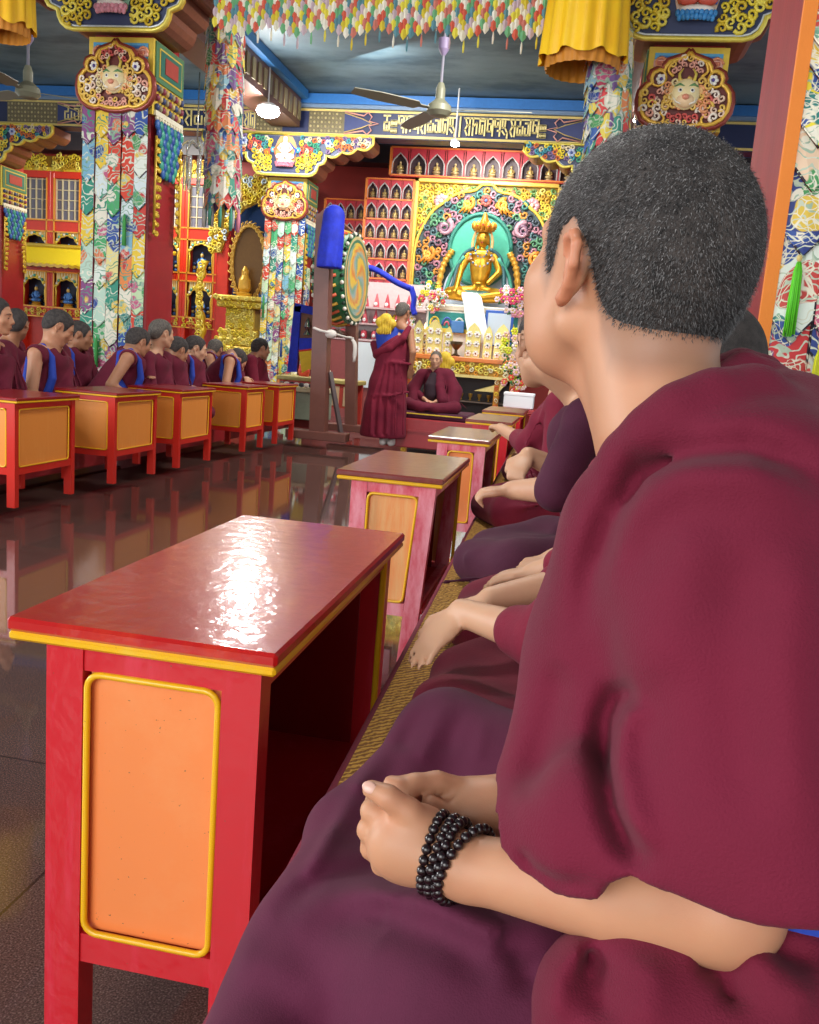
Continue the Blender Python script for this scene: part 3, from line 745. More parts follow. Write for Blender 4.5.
def side_hanging(label, x, y0, y1, z0, z1, n, hh, seed, out):
    t = thing('brocade_hanging', (x, y0, z0), label, 'hanging', 'brocade hangings on the columns'); rnd = random.Random(seed); wd = (y1-y0)/n
    for i in range(n):
        mb = MB(); tile_strip(mb, i*wd+.003, (i+1)*wd-.003, 0, z1-z0, 0, hh, rnd, PALB, out=out, ax='y'); mb.build('strip', M_broc_far, t)
side_hanging('narrow brocade strip on the side of the far column beside the drum', -4.12, 12.95, 13.25, .3, 2.2, 2, .2, 13, 1)

# ================================================================ shrine cabinets on the back wall (left)
M_dark = mat('dark_recess', '#2c2530', .7)
M_redgloss = mat('red_gloss_paint', '#d6341c', .35, var=.1)
M_latt = mat('lattice', '#ffffff', .5, attr=True)
def arch(mb, O, A, B, w2, h, t, c, d, lobes=5, th=.02):
    """lobed arch outline tube"""
    pts = []
    for i in range(25):
        a = PI*i/24; r = 1+.10*abs(math.sin(a*lobes)); pts.append(O+A*(-math.cos(a)*w2*r*.93)+B*(h+math.sin(a)*w2*.9*r))
    pts = [O-A*w2] + pts + [O+A*w2]
    mb.tube(pts, th, c, 5)
def lobed_poly(w2, h, lobes=5):
    return [(-w2, 0)] + [(-math.cos(PI*i/24)*w2*(1+.1*abs(math.sin(PI*i/24*lobes)))*.93, h+math.sin(PI*i/24)*w2*.9*(1+.1*abs(math.sin(PI*i/24*lobes)))) for i in range(25)] + [(w2, 0)]
def cabinet(x, wd, label, i):
    t = thing('shrine_cabinet', (x+wd/2, 15.3, 0), label, 'cabinet', 'shrine cabinets along the back wall'); h = wd/2; rnd = random.Random(i)
    A = Vector((1, 0, 0)); B = Vector((0, 0, 1))
    mb = MB(); R_ = srgb('#d6341c'); mb.box((-h, .22, 0), (h, .28, 3.85), srgb('#40303a'))
    for s in (-1, 1): mb.cbox((s*h-.035*(1+s)-.0 if s > 0 else -h, -.02, 0), (h if s > 0 else -h+.07, .25, 3.82), R_, .01)
    for z0, z1 in ((0, .12), (1.24, 1.42), (2.06, 2.2), (2.78, 2.98), (3.72, 3.85)): mb.cbox((-h, -.01, z0), (h, .25, z1), R_, .01)
    mb.box((-h+.07, .16, .12), (h-.07, .2, 1.24), srgb('#c5452a'))
    mb.build('frame', M_redgloss, t)
    g = MB()
    for z in (1.24, 1.42, 2.06, 2.2, 2.78, 2.98): g.box((-h, -.03, z-.012), (h, -.008, z+.012), srgb('#e9a23a'))
    for s in (-1, 1):
        g.box((s*(h-.075)-.012, -.03, 1.42), (s*(h-.075)+.012, -.008, 3.72), srgb('#e9a23a'))
    scroll_field(g, Vector((0, -.03, 0)), A, B, [(-h+.05, 3.86), (h-.05, 3.86), (h-.05, 4.12), (-h+.05, 4.12)], .05, [srgb('#ecd23c'), srgb('#f0de66'), srgb('#c9a02a')], i)
    g.box((-h, -.02, 3.84), (h, .2, 3.9), srgb('#e4c63a')); g.box((-h, 0, 3.9), (h, .1, 4.1), srgb('#9a7420'))
    scroll_field(g, Vector((0, -.035, 0)), A, B, [(-h+.04, 1.27), (h-.04, 1.27), (h-.04, 1.39), (-h+.04, 1.39)], .04, [srgb('#ecd23c'), srgb('#f0de66'), srgb('#e88a4a')], i+4)
    g.build('gilt_moulding', M_goldp, t)
    # latticed window doors
    l = MB(); l.box((-h+.07, .06, 2.98), (h-.07, .08, 3.72), srgb('#8e8e98'))
    for j in range(5): xx = -h+.08+(wd-.16)*j/4; l.box((xx-.008, .03, 2.98), (xx+.008, .06, 3.72), srgb('#d8cba6'))
    for j in range(5): zz = 3.0+.70*j/4; l.box((-h+.07, .035, zz-.007), (h-.07, .058, zz+.007), srgb('#d8cba6'))
    for j in range(4): xx = -h+.08+(wd-.16)*(j+.5)/4; l.box((xx-.03, .05, 3.0), (xx+.03, .06, 3.7), srgb('#6c6c7c'))
    l.build('lattice_window', M_latt, t)
    for z0 in (1.42, 2.2):
        n = MB(); pl = lobed_poly(h-.1, .3)
        ring = [Vector((px, .0, z0+pz)) for px, pz in pl]
        # spandrel above the arch as a surface between arch and rail
        top = z0+.58
        for q in range(1, len(ring)-2):
            a, b_ = ring[q], ring[q+1]
            n.raw([a, b_, Vector((b_.x, 0, top+.06)), Vector((a.x, 0, top+.06))], [(0, 1, 2, 3)], srgb('#e6d9a0') if q % 2 else srgb('#d9a23a'))
        n.tube(ring, .016, srgb('#f2cf4a'), 5)
        for q in range(3, 24, 2): n.ell(ring[q]+Vector((0, -.01, .035)), (.03, .015, .03), srgb(('#e9d24a', '#5fae9a', '#f0ead0')[q % 3]), 6, 4)
        n.build('niche_arch', M_goldp, t)
        bk = MB(); bk.box((-h+.08, .2, z0), (h-.08, .215, z0+.6), srgb('#2e3148'))
        for q in range(5):
            for r_ in range(3): bk.ell((-h+.13+q*(wd-.26)/4, .17, z0+.05+r_*.07), (.035, .02, .03), srgb(('#3f74b8', '#c9b45a', '#2d5490')[(q+r_) % 3]), 6, 4)
        bk.build('niche_lining', M_paint, t)
    return t
def small_statue(robe, name='small_statue'):
    t = bpy.data.objects.new(name, None); COL.objects.link(t); t.empty_display_size = .03
    mb = MB(); mb.lathe([(.075, 0), (.08, .02), (.06, .035), (.075, .05), (.06, .06)], (0, 0, 0), GOLD2, 10, sy=.7); mb.build('base', M_goldp, t)
    mb = MB(); mb.ell((0, -.01, .085), (.085, .05, .035), robe, 10, 6); mb.ell((0, 0, .16), (.045, .032, .07), robe, 10, 7)
    for s in (1, -1): mb.tube([(s*.045, 0, .2), (s*.065, -.015, .15), (s*.02, -.04, .115)], [.016, .014, .012], robe, 6)
    mb.ell((0, -.005, .25), (.026, .026, .032), srgb('#e8c46a'), 9, 7); mb.ell((0, 0, .283), (.016, .016, .02), srgb('#3f74b8'), 7, 5)
    mb.build('figure', M_goldp, t); return t
BW = .655; bays = []
LBL = ['at the far left', 'second from the left', 'beside the near left column', 'behind the near left column', 'just right of the near left column', 'nearest the golden archway']
proto_st = None
for i in range(6):
    cabinet(-10.4+i*BW, BW, 'red gold shrine cabinet with lattice window, %s' % LBL[i], i)
    for z0, wh in ((1.42, 'lower'), (2.2, 'upper')):
        if proto_st is None: proto_st = small_statue(srgb('#4a7fc0')); o = proto_st
        else: o = copy_tree(proto_st)
        o.location = (-10.4+(i+.5)*BW, 15.36, z0+.01); o.scale = (1.25,)*3
        tag(o, 'blue and gold statue, %s niche, shrine cabinet %s' % (wh, LBL[i]), 'statue', 'small statues in the shrine cabinets')
# yellow tiled eave across the cabinets
t = thing('pagoda_eave', (-8.7, 14.95, 2.12), 'glossy yellow pagoda eave with upturned ends across the shrine cabinets', 'roof')
mb = MB(); rows = []
N = 48
for j in range(8):
    v = j/7; r = []
    for i in range(N+1):
        u = i/N*2-1; x = u*1.66; lift = .16*max(0, abs(u)-.72)/.28*v
        r.append((x*(.93+.07*v), -.02-.30*v, .36-.33*math.sin(v*PI/2)**.8+lift+.012*math.cos(i*PI)))
    rows.append(r)
mb.grid(rows, srgb('#ecd02a')); mb.grid([[(p[0], p[1], p[2]-.05) for p in rows[-1]], rows[-1]], srgb('#c9a01e')); mb.grid([[(p[0], .05, -.02) for p in rows[0]], [(p[0], p[1], p[2]-.05) for p in rows[-1]]], srgb('#b5402a'))
mb.build('tiled_roof', mat('yellow_glaze', '#ffffff', .25, attr=True, coat=.6), t)
mb = MB(); mb.tube([(-1.6, -.02, .37), (1.6, -.02, .37)], .035, srgb('#e0bb24'), 8)
mb.build('ridge', M_goldp, t)
mb = MB(); mb.box((-1.6, -.1, -.06), (1.6, .02, .0), srgb('#d6341c'))
mb.build('fascia', M_redgloss, t)
for s in (-1, 1):
    pass

# ---------------------------------------------------------------- gilded archway with its blue recess
t = thing('golden_archway', (-5.88, 15.1, 0), 'gilded archway with red posts and a blue recess left of the far brocade column', 'archway')
mb = MB(); mb.box((-.55, .3, 0), (.95, .34, 3.8), srgb('#2458a0')); mb.build('blue_panel', mat('blue_wall', '#2f63ad', .5, var=.1), t)
for s, x in ((0, -.5), (1, .8)):
    mb = MB(); mb.cbox((x, -.1, 0), (x+.24, .12, 3.2), srgb('#d6341c'), .02)
    mb.build('post', M_redgloss, t)
mb = MB(); O = Vector((0, -.14, 0)); A = Vector((1, 0, 0)); B = Vector((0, 0, 1))
archp = [(-.62, 2.55), (-.62, 3.85), (.95, 3.85), (.95, 2.9), (.75, 3.2), (.5, 3.38), (.25, 3.42), (0, 3.3), (-.2, 3.1), (-.32, 2.8), (-.4, 2.55)]
mb.prism(archp, (0, .05, 0), O, A, B, srgb('#c59a2a'))
scroll_field(mb, O+Vector((0, -.02, 0)), A, B, archp, .055, [srgb('#ecd23c'), srgb('#f2e070'), srgb('#d9b030'), srgb('#cfe0e8')], 5)
blossom(mb, O+A*-.2+B*3.5+Vector((0, -.03, 0)), A, B, .1, srgb('#dfe6f2'), srgb('#4a62b8'))
mb.build('carved_arch', M_goldp, t)
mb = MB(); pts = [Vector((-.7+.05*math.sin(z*5), -.22, .9+z)) for z in np.linspace(0, 1.5, 24)]
mb.tube(pts, [.06+.02*math.sin(i*1.7) for i in range(24)], srgb('#e6c83c'), 8)
for i in range(26): curl(mb, Vector((-.7, -.28, .95+i*.055)), A, B, .07, srgb(('#ecd23c', '#f2e070', '#c9a02a')[i % 3]), (-1)**i, i)
mb.build('dragon_post', M_goldp, t)
t = thing('gilded_throne', (-5.72, 14.7, 0), 'stepped gilded throne with a halo back inside the blue recess', 'throne')
mb = MB()
for i, (w2, z0, z1) in enumerate(((.48, .8, .98), (.42, .98, 1.12), (.36, 1.12, 1.26), (.26, 1.26, 1.62), (.40, 1.62, 1.74), (.46, 1.74, 1.82))):
    mb.cbox((-w2, -w2*.6, z0), (w2, w2*.6, z1), srgb('#e2c24a') if i % 2 else srgb('#d9b43a'), .02)
    scroll_field(mb, Vector((0, -w2*.6-.01, 0)), A, B, [(-w2+.03, z0+.01), (w2-.03, z0+.01), (w2-.03, z1-.01), (-w2+.03, z1-.01)], .045, [srgb('#f2e070'), srgb('#ecd23c')], i)
mb.cbox((-.5, -.3, 0), (.5, .3, .8), srgb('#b83a24'), .02)
mb.build('pedestal', M_goldp, t)
mb = MB(); pl = [(.30*math.cos(a), 2.4+.62*math.sin(a)) for a in np.linspace(0, 2*PI, 32)[:-1]]
mb.prism(pl, (0, .05, 0), (0, .15, 0), A, B, srgb('#6a4a22')); mb.tube([Vector((x, .14, z)) for x, z in pl]+[Vector((pl[0][0], .14, pl[0][1]))], .035, srgb('#b98a2e'), 6)
for i in range(30):
    a = 2*PI*i/30; curl(mb, Vector((.31*math.cos(a), .12, 2.4+.63*math.sin(a))), A, B, .06, srgb('#d9b050'), 1, a)
mb.build('halo_back', M_goldp, t)
mb = MB(); mb.lathe([(.12, 1.82), (.14, 1.87), (.08, 1.9), (.11, 1.95), (.10, 2.1), (.06, 2.17), (.06, 2.25), (.02, 2.33)], (0, 0, 0), srgb('#d6a43a'), 14); mb.build('finial', M_goldp, t)

# ================================================================ wall of small buddha niches
def niche_shelf(x0, x1, z0, nrow, ncol, pitch, y, label, group, tall=None):
    t = thing('statue_shelf', ((x0+x1)/2, y, z0), label, 'shelf'); cx = (x0+x1)/2
    W = x1-x0; H = nrow*pitch; mb = MB(); mb.box((-W/2, .14, 0), (W/2, .16, H), srgb('#7a2b28'))
    for r in range(nrow+1): mb.box((-W/2, -.0, r*pitch-.02), (W/2, .15, r*pitch+.02), srgb('#c9393a'))
    mb.build('shelf_board', M_paint, t)
    mb = MB()
    for r in range(nrow+1): mb.box((-W/2, -.02, r*pitch-.008), (W/2, -.001, r*pitch+.012), srgb('#e8843a'))
    for s in (-1, 1): mb.box((s*W/2-.02, -.02, 0), (s*W/2+.02, .15, H), srgb('#e8843a'))
    mb.build('orange_edging', M_paint, t)
    pc = W/ncol; mb = MB(); w2 = pc*.42
    for r in range(nrow):
        for c in range(ncol):
            ox = -W/2+(c+.5)*pc; hh = pitch*.42
            pts = [(-w2, 0), (-w2, hh*.9), (-w2*.8, hh*1.25), (-w2*.45, hh*1.5), (0, hh*1.8), (w2*.45, hh*1.5), (w2*.8, hh*1.25), (w2, hh*.9), (w2, 0)]
            q = [Vector((ox+a, .0, r*pitch+.02+b)) for a, b in pts]
            mb.tube(q, .012, srgb('#b9b4b4'), 5)
            for a, b_ in zip(q[1:-2], q[2:-1]):
                mb.raw([a, b_, Vector((b_.x, .0, (r+1)*pitch-.02)), Vector((a.x, .0, (r+1)*pitch-.02))], [(0, 1, 2, 3)], srgb('#c53a48'))
            mb.box((ox-w2, .11, r*pitch+.02), (ox+w2, .135, r*pitch+hh*1.75), srgb('#5b4a50'))
            if c: mb.box((ox-pc/2-.01, -.004, r*pitch), (ox-pc/2+.01, .12, (r+1)*pitch), srgb('#b53a40'))
    mb.build('niche_front', M_paint, t)
    pos = []
    for r in range(nrow):
        for c in range(ncol): pos.append((cx-W/2+(c+.5)*pc, y+.055, z0+r*pitch+.021, min(pc*4.6, pitch*2.3), c, nrow-1-r))
    return pos
def buddha_small():
    t = bpy.data.objects.new('buddha_statuette', None); COL.objects.link(t); t.empty_display_size = .02
    mb = MB(); mb.lathe([(.06, 0), (.065, .02), (.05, .03)], (0, 0, 0), srgb('#a08a60'), 8, sy=.6)
    mb.ell((0, -.005, .055), (.07, .04, .028), srgb('#b8a070'), 8, 5); mb.ell((0, 0, .11), (.035, .025, .055), srgb('#c8ac6c'), 8, 6)
    for s in (1, -1): mb.tube([(s*.035, 0, .14), (s*.05, -.01, .10), (s*.01, -.03, .075)], [.012, .011, .009], srgb('#b89a5c'), 5)
    mb.ell((0, 0, .185), (.02, .02, .026), srgb('#d8bc80'), 8, 6); mb.ell((0, .002, .21), (.01, .01, .012), srgb('#4a5a80'), 6, 4)
    mb.build('figure', M_goldp, t)
    return t
bproto = buddha_small(); used = [False]
ORD = ['first', 'second', 'third', 'fourth', 'fifth', 'sixth', 'seventh', 'eighth', 'ninth', 'tenth', 'eleventh']
def fill(pos, lab, group):
    for (x, y, z, s, c_, r_) in pos:
        if not used[0]: o = bproto; used[0] = True
        else: o = copy_tree(bproto)
        o.location = (x, y, z); o.scale = (s,)*3; tag(o, lab % (ORD[c_] if '%s row' not in lab else (ORD[c_], ORD[r_])), 'statue', group)
pos = niche_shelf(-3.62, -2.84, 1.62, 7, 4, .31, 14.42, 'red shelf of small arched niches, the tall one beside the altar panel', '')
fill(pos, 'gilt statuette %s from left, %s row from top, shelf beside the altarpiece', 'statuettes in the tall niche shelf')
pos = niche_shelf(-4.35, -3.66, 1.62, 6, 4, .31, 14.62, 'lower red shelf of small arched niches behind the big drum', '')
fill(pos, 'gilt statuette %s from left, %s row from top, lower shelf behind the drum', 'statuettes in the shelf behind the drum')
pos = niche_shelf(-3.25, -.30, 3.86, 1, 10, .42, 14.42, 'long red shelf with one row of taller niches above the altar panel', '')
fill(pos, 'larger gilt statuette %s from left in the single niche row above the altarpiece', 'statuettes above the altar panel')

# ================================================================ altar panel with arch
PX0, PX1, PZ0, PZ1, PY = -2.80, -.55, 1.55, 3.80, 14.5
t = thing('altarpiece', ((PX0+PX1)/2, PY, PZ0), 'carved altar panel with gold spandrels and a dark lobed arch behind the golden statue', 'altarpiece')
A = Vector((1, 0, 0)); B = Vector((0, 0, 1)); W = (PX1-PX0)/2; H = PZ1-PZ0
mb = MB(); mb.box((-W, .02, 0), (W, .08, H), srgb('#a88c34')); mb.build('back_board', M_paint, t)
mb = MB()
for (a, b_, c, d) in ((-W-.05, -W+.03, -.0, H+.06), (W-.03, W+.05, 0, H+.06), (-W-.05, W+.05, H-.02, H+.06)): mb.cbox((a, -.06, c), (b_, .08, d), srgb('#ecc85a'), .01)
mb.build('gilt_frame', M_goldp, t)
archpts = []
for i in range(41):
    a = PI*i/40; u = -math.cos(a); zz = math.sin(a)
    archpts.append((u*1.09*(1-.0*zz), 1.0+1.14*zz**.9+.03*abs(math.sin(a*7))+(.06 if abs(u) < .12 else 0)))
sp = [(-W+.04, 1.0), (-W+.04, H-.04), (W-.04, H-.04), (W-.04, 1.0)] + [(x, z) for x, z in reversed(archpts)]
mb = MB(); scroll_field(mb, Vector((0, -.0, 0)), A, B, sp, .05, [srgb('#ecd24a'), srgb('#f2e27a'), srgb('#d9a93a'), srgb('#6f9a5a'), srgb('#e6c84a')], 8)
mb.build('spandrel_scrollwork', M_paint, t)
for s in (-1, 1):
    mb = MB(); blossom(mb, Vector((s*.72, -.03, 1.95)), A, B, .13, srgb('#e8a0a8'), srgb('#f0e0c0'), 8); blossom(mb, Vector((s*.98, -.03, 1.55)), A, B, .07, srgb('#e07a60'), srgb('#f0e0c0'), 7)
    blossom(mb, Vector((s*.4, -.03, 2.12)), A, B, .05, srgb('#e07a60'), srgb('#f0e0c0'), 7); mb.build('carved_blossoms', M_paint, t)
mb = MB(); ap = [(-1.09, 0)] + archpts + [(1.09, 0)]
mb.prism(ap, (0, .05, 0), (0, -.06, 0), A, B, srgb('#2f4648')); mb.tube([Vector((x, -.08, z)) for x, z in ap], .025, srgb('#e6c04a'), 6)
mb.build('arch_board', M_paint, t)
mb = MB(); rnd = random.Random(4)
ring = lambda r0, r1: [(x*r0, 1.0+(z-1.0)*r0 if z > 1 else z) for x, z in ap] + [(x*r1, 1.0+(z-1.0)*r1 if z > 1 else z) for x, z in reversed(ap)]
scroll_field(mb, Vector((0, -.085, 0)), A, B, ring(.96, .56), .065, [srgb(c) for c in ('#3f7a72', '#4d6a70', '#8a5f70', '#c98a3a', '#5a8f6a', '#46505c', '#b07a8a')], 12)
for s in (-1, 1):
    for (x, z, r, c, c2) in ((.28, 1.92, .10, '#d98a2e', '#e9b24a'), (.86, 1.12, .11, '#d98a2e', '#e9b24a'), (.62, 1.55, .13, '#b58a98', '#7a5a70'), (.9, .55, .16, '#3f8a80', '#2f4a5a')):
        curl(mb, Vector((s*x, -.1, z)), A, B, r, srgb(c), s, 1.2, .3, 6, 14); curl(mb, Vector((s*x, -.12, z)), A, B, r*.6, srgb(c2), -s, 2.2, .3, 6, 12)
        if c == '#d98a2e':
            for q in range(3): mb.tube([Vector((s*x, -.11, z)), Vector((s*(x+.06*q-.04), -.12, z-.09)), Vector((s*(x+.07*q), -.1, z-.15))], [.03, .022, .008], srgb(c), 6)
blossom(mb, Vector((0, -.11, 1.98)), A, B, .1, srgb('#a85a50'), srgb('#5f6fa8'), 8)
mb.build('creature_carving', M_paint, t)
for s in (-1, 1):
    mb = MB(); mb.tube(cr([(s*.62, -.18, 0.0), (s*.64, -.18, .5), (s*.58, -.18, .95), (s*.45, -.18, 1.2)], 12), [.05+.012*math.sin(i*2.1) for i in range(37)], srgb('#d9a03a'), 8); mb.build('ribbed_gold_post', M_goldp, t)
mb = MB(); mb.prism([(.52*math.cos(a), 1.22+.58*math.sin(a)) for a in np.linspace(0, 2*PI, 40)[:-1]], (0, .03, 0), (-.02, -.14, 0), A, B, srgb('#3fa58c'))
mb.tube([Vector((-.02+.49*math.cos(a), -.15, 1.22+.55*math.sin(a))) for a in np.linspace(0, 2*PI, 41)], .035, srgb('#2f7a6c'), 6); 
mb.prism([(.55*math.cos(a), .55+.55*math.sin(a)) for a in np.linspace(0, 2*PI, 40)[:-1]], (0, .02, 0), (-.02, -.11, 0), A, B, srgb('#b8c4d8'))
mb.build('green_halo', M_paint, t)

# ---------------------------------------------------------------- golden statue
t = thing('golden_buddha_statue', (-1.62, 14.0, 1.865), 'large golden crowned statue seated before a green halo on the altar', 'statue')
g = SDF()
g.ell((0, 0, .62), (.17, .12, .24), k=.03).ell((0, 0, .44), (.14, .11, .14), k=.05).ell((0, -.02, .80), (.2, .1, .08), k=.05)
g.cap((0, 0, .85), (0, -.01, .95), .05, .05, k=.03).ell((0, -.03, 1.03), (.108, .10, .128), k=.02)
g.ell((0, -.11, 1.02), (.012, .012, .03), k=.015)
for s in (1, -1):
    g.chain([(s*.2, 0, .80), (s*.30, -.02, .55), (s*(.33 if s < 0 else .16), -.22, .36 if s > 0 else .22)], [.065, .055, .04], k=.03)
    g.chain([(s*.1, -.03, .22), (s*.42, -.16, .18), (s*.05, -.30, .12)], [.11, .10, .07], k=.05)
    g.chain([(s*.095, 0, 1.05), (s*.105, 0, .95), (s*.1, 0, .86)], [.016, .018, .022], k=.01)
g.ell((.02, -.28, .34), (.08, .05, .03), k=.02).ell((-.33, -.28, .2), (.035, .05, .05), k=.02)
polymesh(g, (-.6, -.45, -.02), (.6, .2, 1.25), .022, 'body', M_gold, t)
mb = MB(); rb = srgb('#2f6a66')
for s in (1, -1):
    mb.tube(cr([(s*.12, -.03, .88), (s*.27, -.0, .78), (s*.36, 0, .55), (s*.40, -.06, .3), (s*.5, -.1, .1)], 5), [.07]+[.06]*19+[.05], srgb('#2f5a60'), 8, flat=.6)
    mb.tube(cr([(s*.26, -.06, .75), (s*.44, .02, .5), (s*.52, .0, .2), (s*.58, -.05, 0)], 5), .03, srgb('#4aa08a'), 6)
mb.ell((0, -.14, .16), (.42, .2, .09), srgb('#356a62'), 14, 6)
mb.build('robe', M_paint, t)
mb = MB()
for i in range(9):
    a = PI*(i/8); mb.ell((.16*math.cos(a), -.11+.0*i, .78-.17*math.sin(a)), (.02, .015, .02), srgb('#c9a08a') if i % 2 else srgb('#6a8ab0'), 6, 4)
for i in range(7): a = PI*(i/6); mb.ell((.09*math.cos(a), -.10, .84-.09*math.sin(a)), (.02, .015, .02), srgb('#5a7ab0'), 6, 4)
mb.tube([(.16*math.cos(PI*i/16), -.105, .78-.17*math.sin(PI*i/16)) for i in range(17)], .006, srgb('#c9a24a'), 5); mb.tube([(.09*math.cos(PI*i/12), -.10, .84-.09*math.sin(PI*i/12)) for i in range(13)], .006, srgb('#c9a24a'), 5); mb.build('necklace', M_goldp, t)
mb = MB(); mb.lathe([(.115, 1.12), (.125, 1.15), (.12, 1.18)], (0, -.02, 0), srgb('#c98a2a'), 16)
for i in range(7):
    a = PI*(1+(i)/6)*1.0; p = Vector((.125*math.cos(a), -.01+.12*math.sin(a), 1.15)); hh = .17 if i == 3 else .13
    mb.tube([p, p+Vector((p.x*.25, (p.y)*.2, hh*.4)), p+Vector((p.x*.35, p.y*.3, hh*.75)), p+Vector((p.x*.3, p.y*.3, hh))], [.03, .042, .03, .004], srgb('#d9962e'), 6)
    mb.ell(p+Vector((p.x*.3, p.y*.35-.015, hh*.4)), (.014, .012, .018), srgb('#c9403a'), 6, 4)
mb.lathe([(.09, 1.16), (.08, 1.26), (.05, 1.34), (.02, 1.42)], (0, 0, 0), srgb('#b5761e'), 12)
mb.build('crown', M_goldp, t)
mb = MB()
for s in (1, -1):
    mb.tube(cr([(s*.1, -.02, 1.18), (s*.15, -.03, 1.0), (s*.15, -.05, .82), (s*.19, -.06, .7)], 4), .022, srgb('#e0a86a'), 6)
mb.build('ribbon', M_paint, t)
mb = MB()
for s in (1, -1): mb.ell((s*.038, -.122, 1.045), (.022, .008, .006), srgb('#2a1c10'), 8, 4)
mb.ell((0, -.122, .965), (.026, .008, .009), srgb('#a8402a'), 8, 4); mb.build('face_paint', M_paint, t)

# throne seat below it
t = thing('statue_throne', (-1.62, 13.95, 0), 'white and green painted throne block under the golden statue', 'throne')
mb = MB(); mb.cbox((-.72, -.38, 0), (.72, .4, 1.84), srgb('#e8e6dc'), .02)
mb.cbox((-.74, -.4, 1.76), (.74, .42, 1.86), srgb('#e9e2cc'), .02); mb.build('block', M_paint, t)
mb = MB(); mb.box((-.68, -.395, 1.50), (.68, -.381, 1.74), srgb('#2f8f88'))
for i in range(7): 
    mb.tube([(-.58+i*.19+.07*math.cos(a), -.4, 1.54+.12*math.sin(a)) for a in np.linspace(0, PI, 9)], .016, srgb(('#e9d24a', '#3f62b5', '#e8e6dc')[i % 3]), 5)
    mb.tube([(-.58+i*.19+.035*math.cos(a), -.402, 1.54+.06*math.sin(a)) for a in np.linspace(0, PI, 9)], .013, srgb('#d9607a'), 5)
mb.box((-.7, -.4, 1.44), (.7, -.381, 1.50), srgb('#e9d24a'))
mb.build('painted_frieze', M_paint, t)
# ================================================================ altar table, offerings, drum, hanging things (hall modules)
A = Vector((1, 0, 0)); B = Vector((0, 0, 1))
t = thing('altar_table', (-1.62, 13.0, 0), 'gilded altar table with orange top edge and open glass-lined shelves below', 'table')
mb = MB(); mb.cbox((-.85, -.2, 1.02), (.83, .45, 1.09), srgb('#e8873a'), .01); mb.build('tabletop', mat('orange_lacquer', '#e5823a', .3, var=.1), t)
mb = MB(); mb.box((-.82, -.16, .84), (.80, -.12, 1.02), srgb('#b98a2a')); scroll_field(mb, Vector((0, -.175, 0)), A, B, [(-.8, .85), (.78, .85), (.78, 1.01), (-.8, 1.01)], .045, [srgb('#ecd23c'), srgb('#f2e070'), srgb('#e8a03a'), srgb('#f4ecc8')], 3)
mb.box((-.84, -.19, .80), (.82, -.15, .84), srgb('#ecd88a')); mb.build('frieze', M_goldp, t)
for x in (-.78, .52, .74):
    mb = MB(); mb.cbox((x-.04, -.16, 0), (x+.04, -.08, .82), srgb('#c9882e'), .01)
    for i in range(9): curl(mb, Vector((x, -.175, .08+i*.085)), A, B, .035, srgb(('#ecd23c', '#d9503a', '#e8e2c0')[i % 3]), 1, i)
    mb.build('leg', M_goldp, t)
mb = MB(); mb.box((-.8, .3, 0), (.8, .34, 1.0), srgb('#4a4444'))
for z in (.12, .46): mb.box((-.8, -.12, z-.015), (.8, .32, z), srgb('#6a5a50'))
mb.build('shelf', M_paint, t)
mb = MB(); mb.prism([(-.36, 0), (.0, -.0), (.15, .2), (.22, .2)], (0, .03, 0), (.55, -.15, .62), A, B, srgb('#ecd88a')); mb.build('bracket', M_goldp, t)
M_glass = mat('clear_glass', '#e6eeee', .05, transm=.9); M_steel = mat('polished_metal', '#b9b4a8', .2, metal=.9); M_brass = mat('brass', '#c9a24a', .28, metal=.8)
cup = None
for i in range(11):
    for z in (.13, .47):
        if cup is None:
            cup = bpy.data.objects.new('offering_bowl', None); COL.objects.link(cup); mb = MB(); mb.lathe([(.022, 0), (.028, .01), (.012, .025), (.04, .07), (.05, .11), (.045, .11), (.03, .06)], (0, 0, 0), n=14); mb.build('bowl', M_brass, cup); mb = MB(); mb.lathe([(.0, .085), (.043, .085)], (0, 0, 0), n=14); mb.build('offering', M_white0, cup) if False else mb.build('offering', mat('water', '#cfd8dc', .1), cup); o = cup
        else: o = copy_tree(cup)
        o.location = (-2.3+i*.135, 13.0, z); o.scale = (.7, .7, .9)
        tag(o, 'brass offering bowl, %s from left, %s shelf under the altar table' % (ORD[i], 'lower' if z < .3 else 'upper'), 'bowl', 'offering bowls on the %s shelf' % ('lower' if z < .3 else 'upper'))
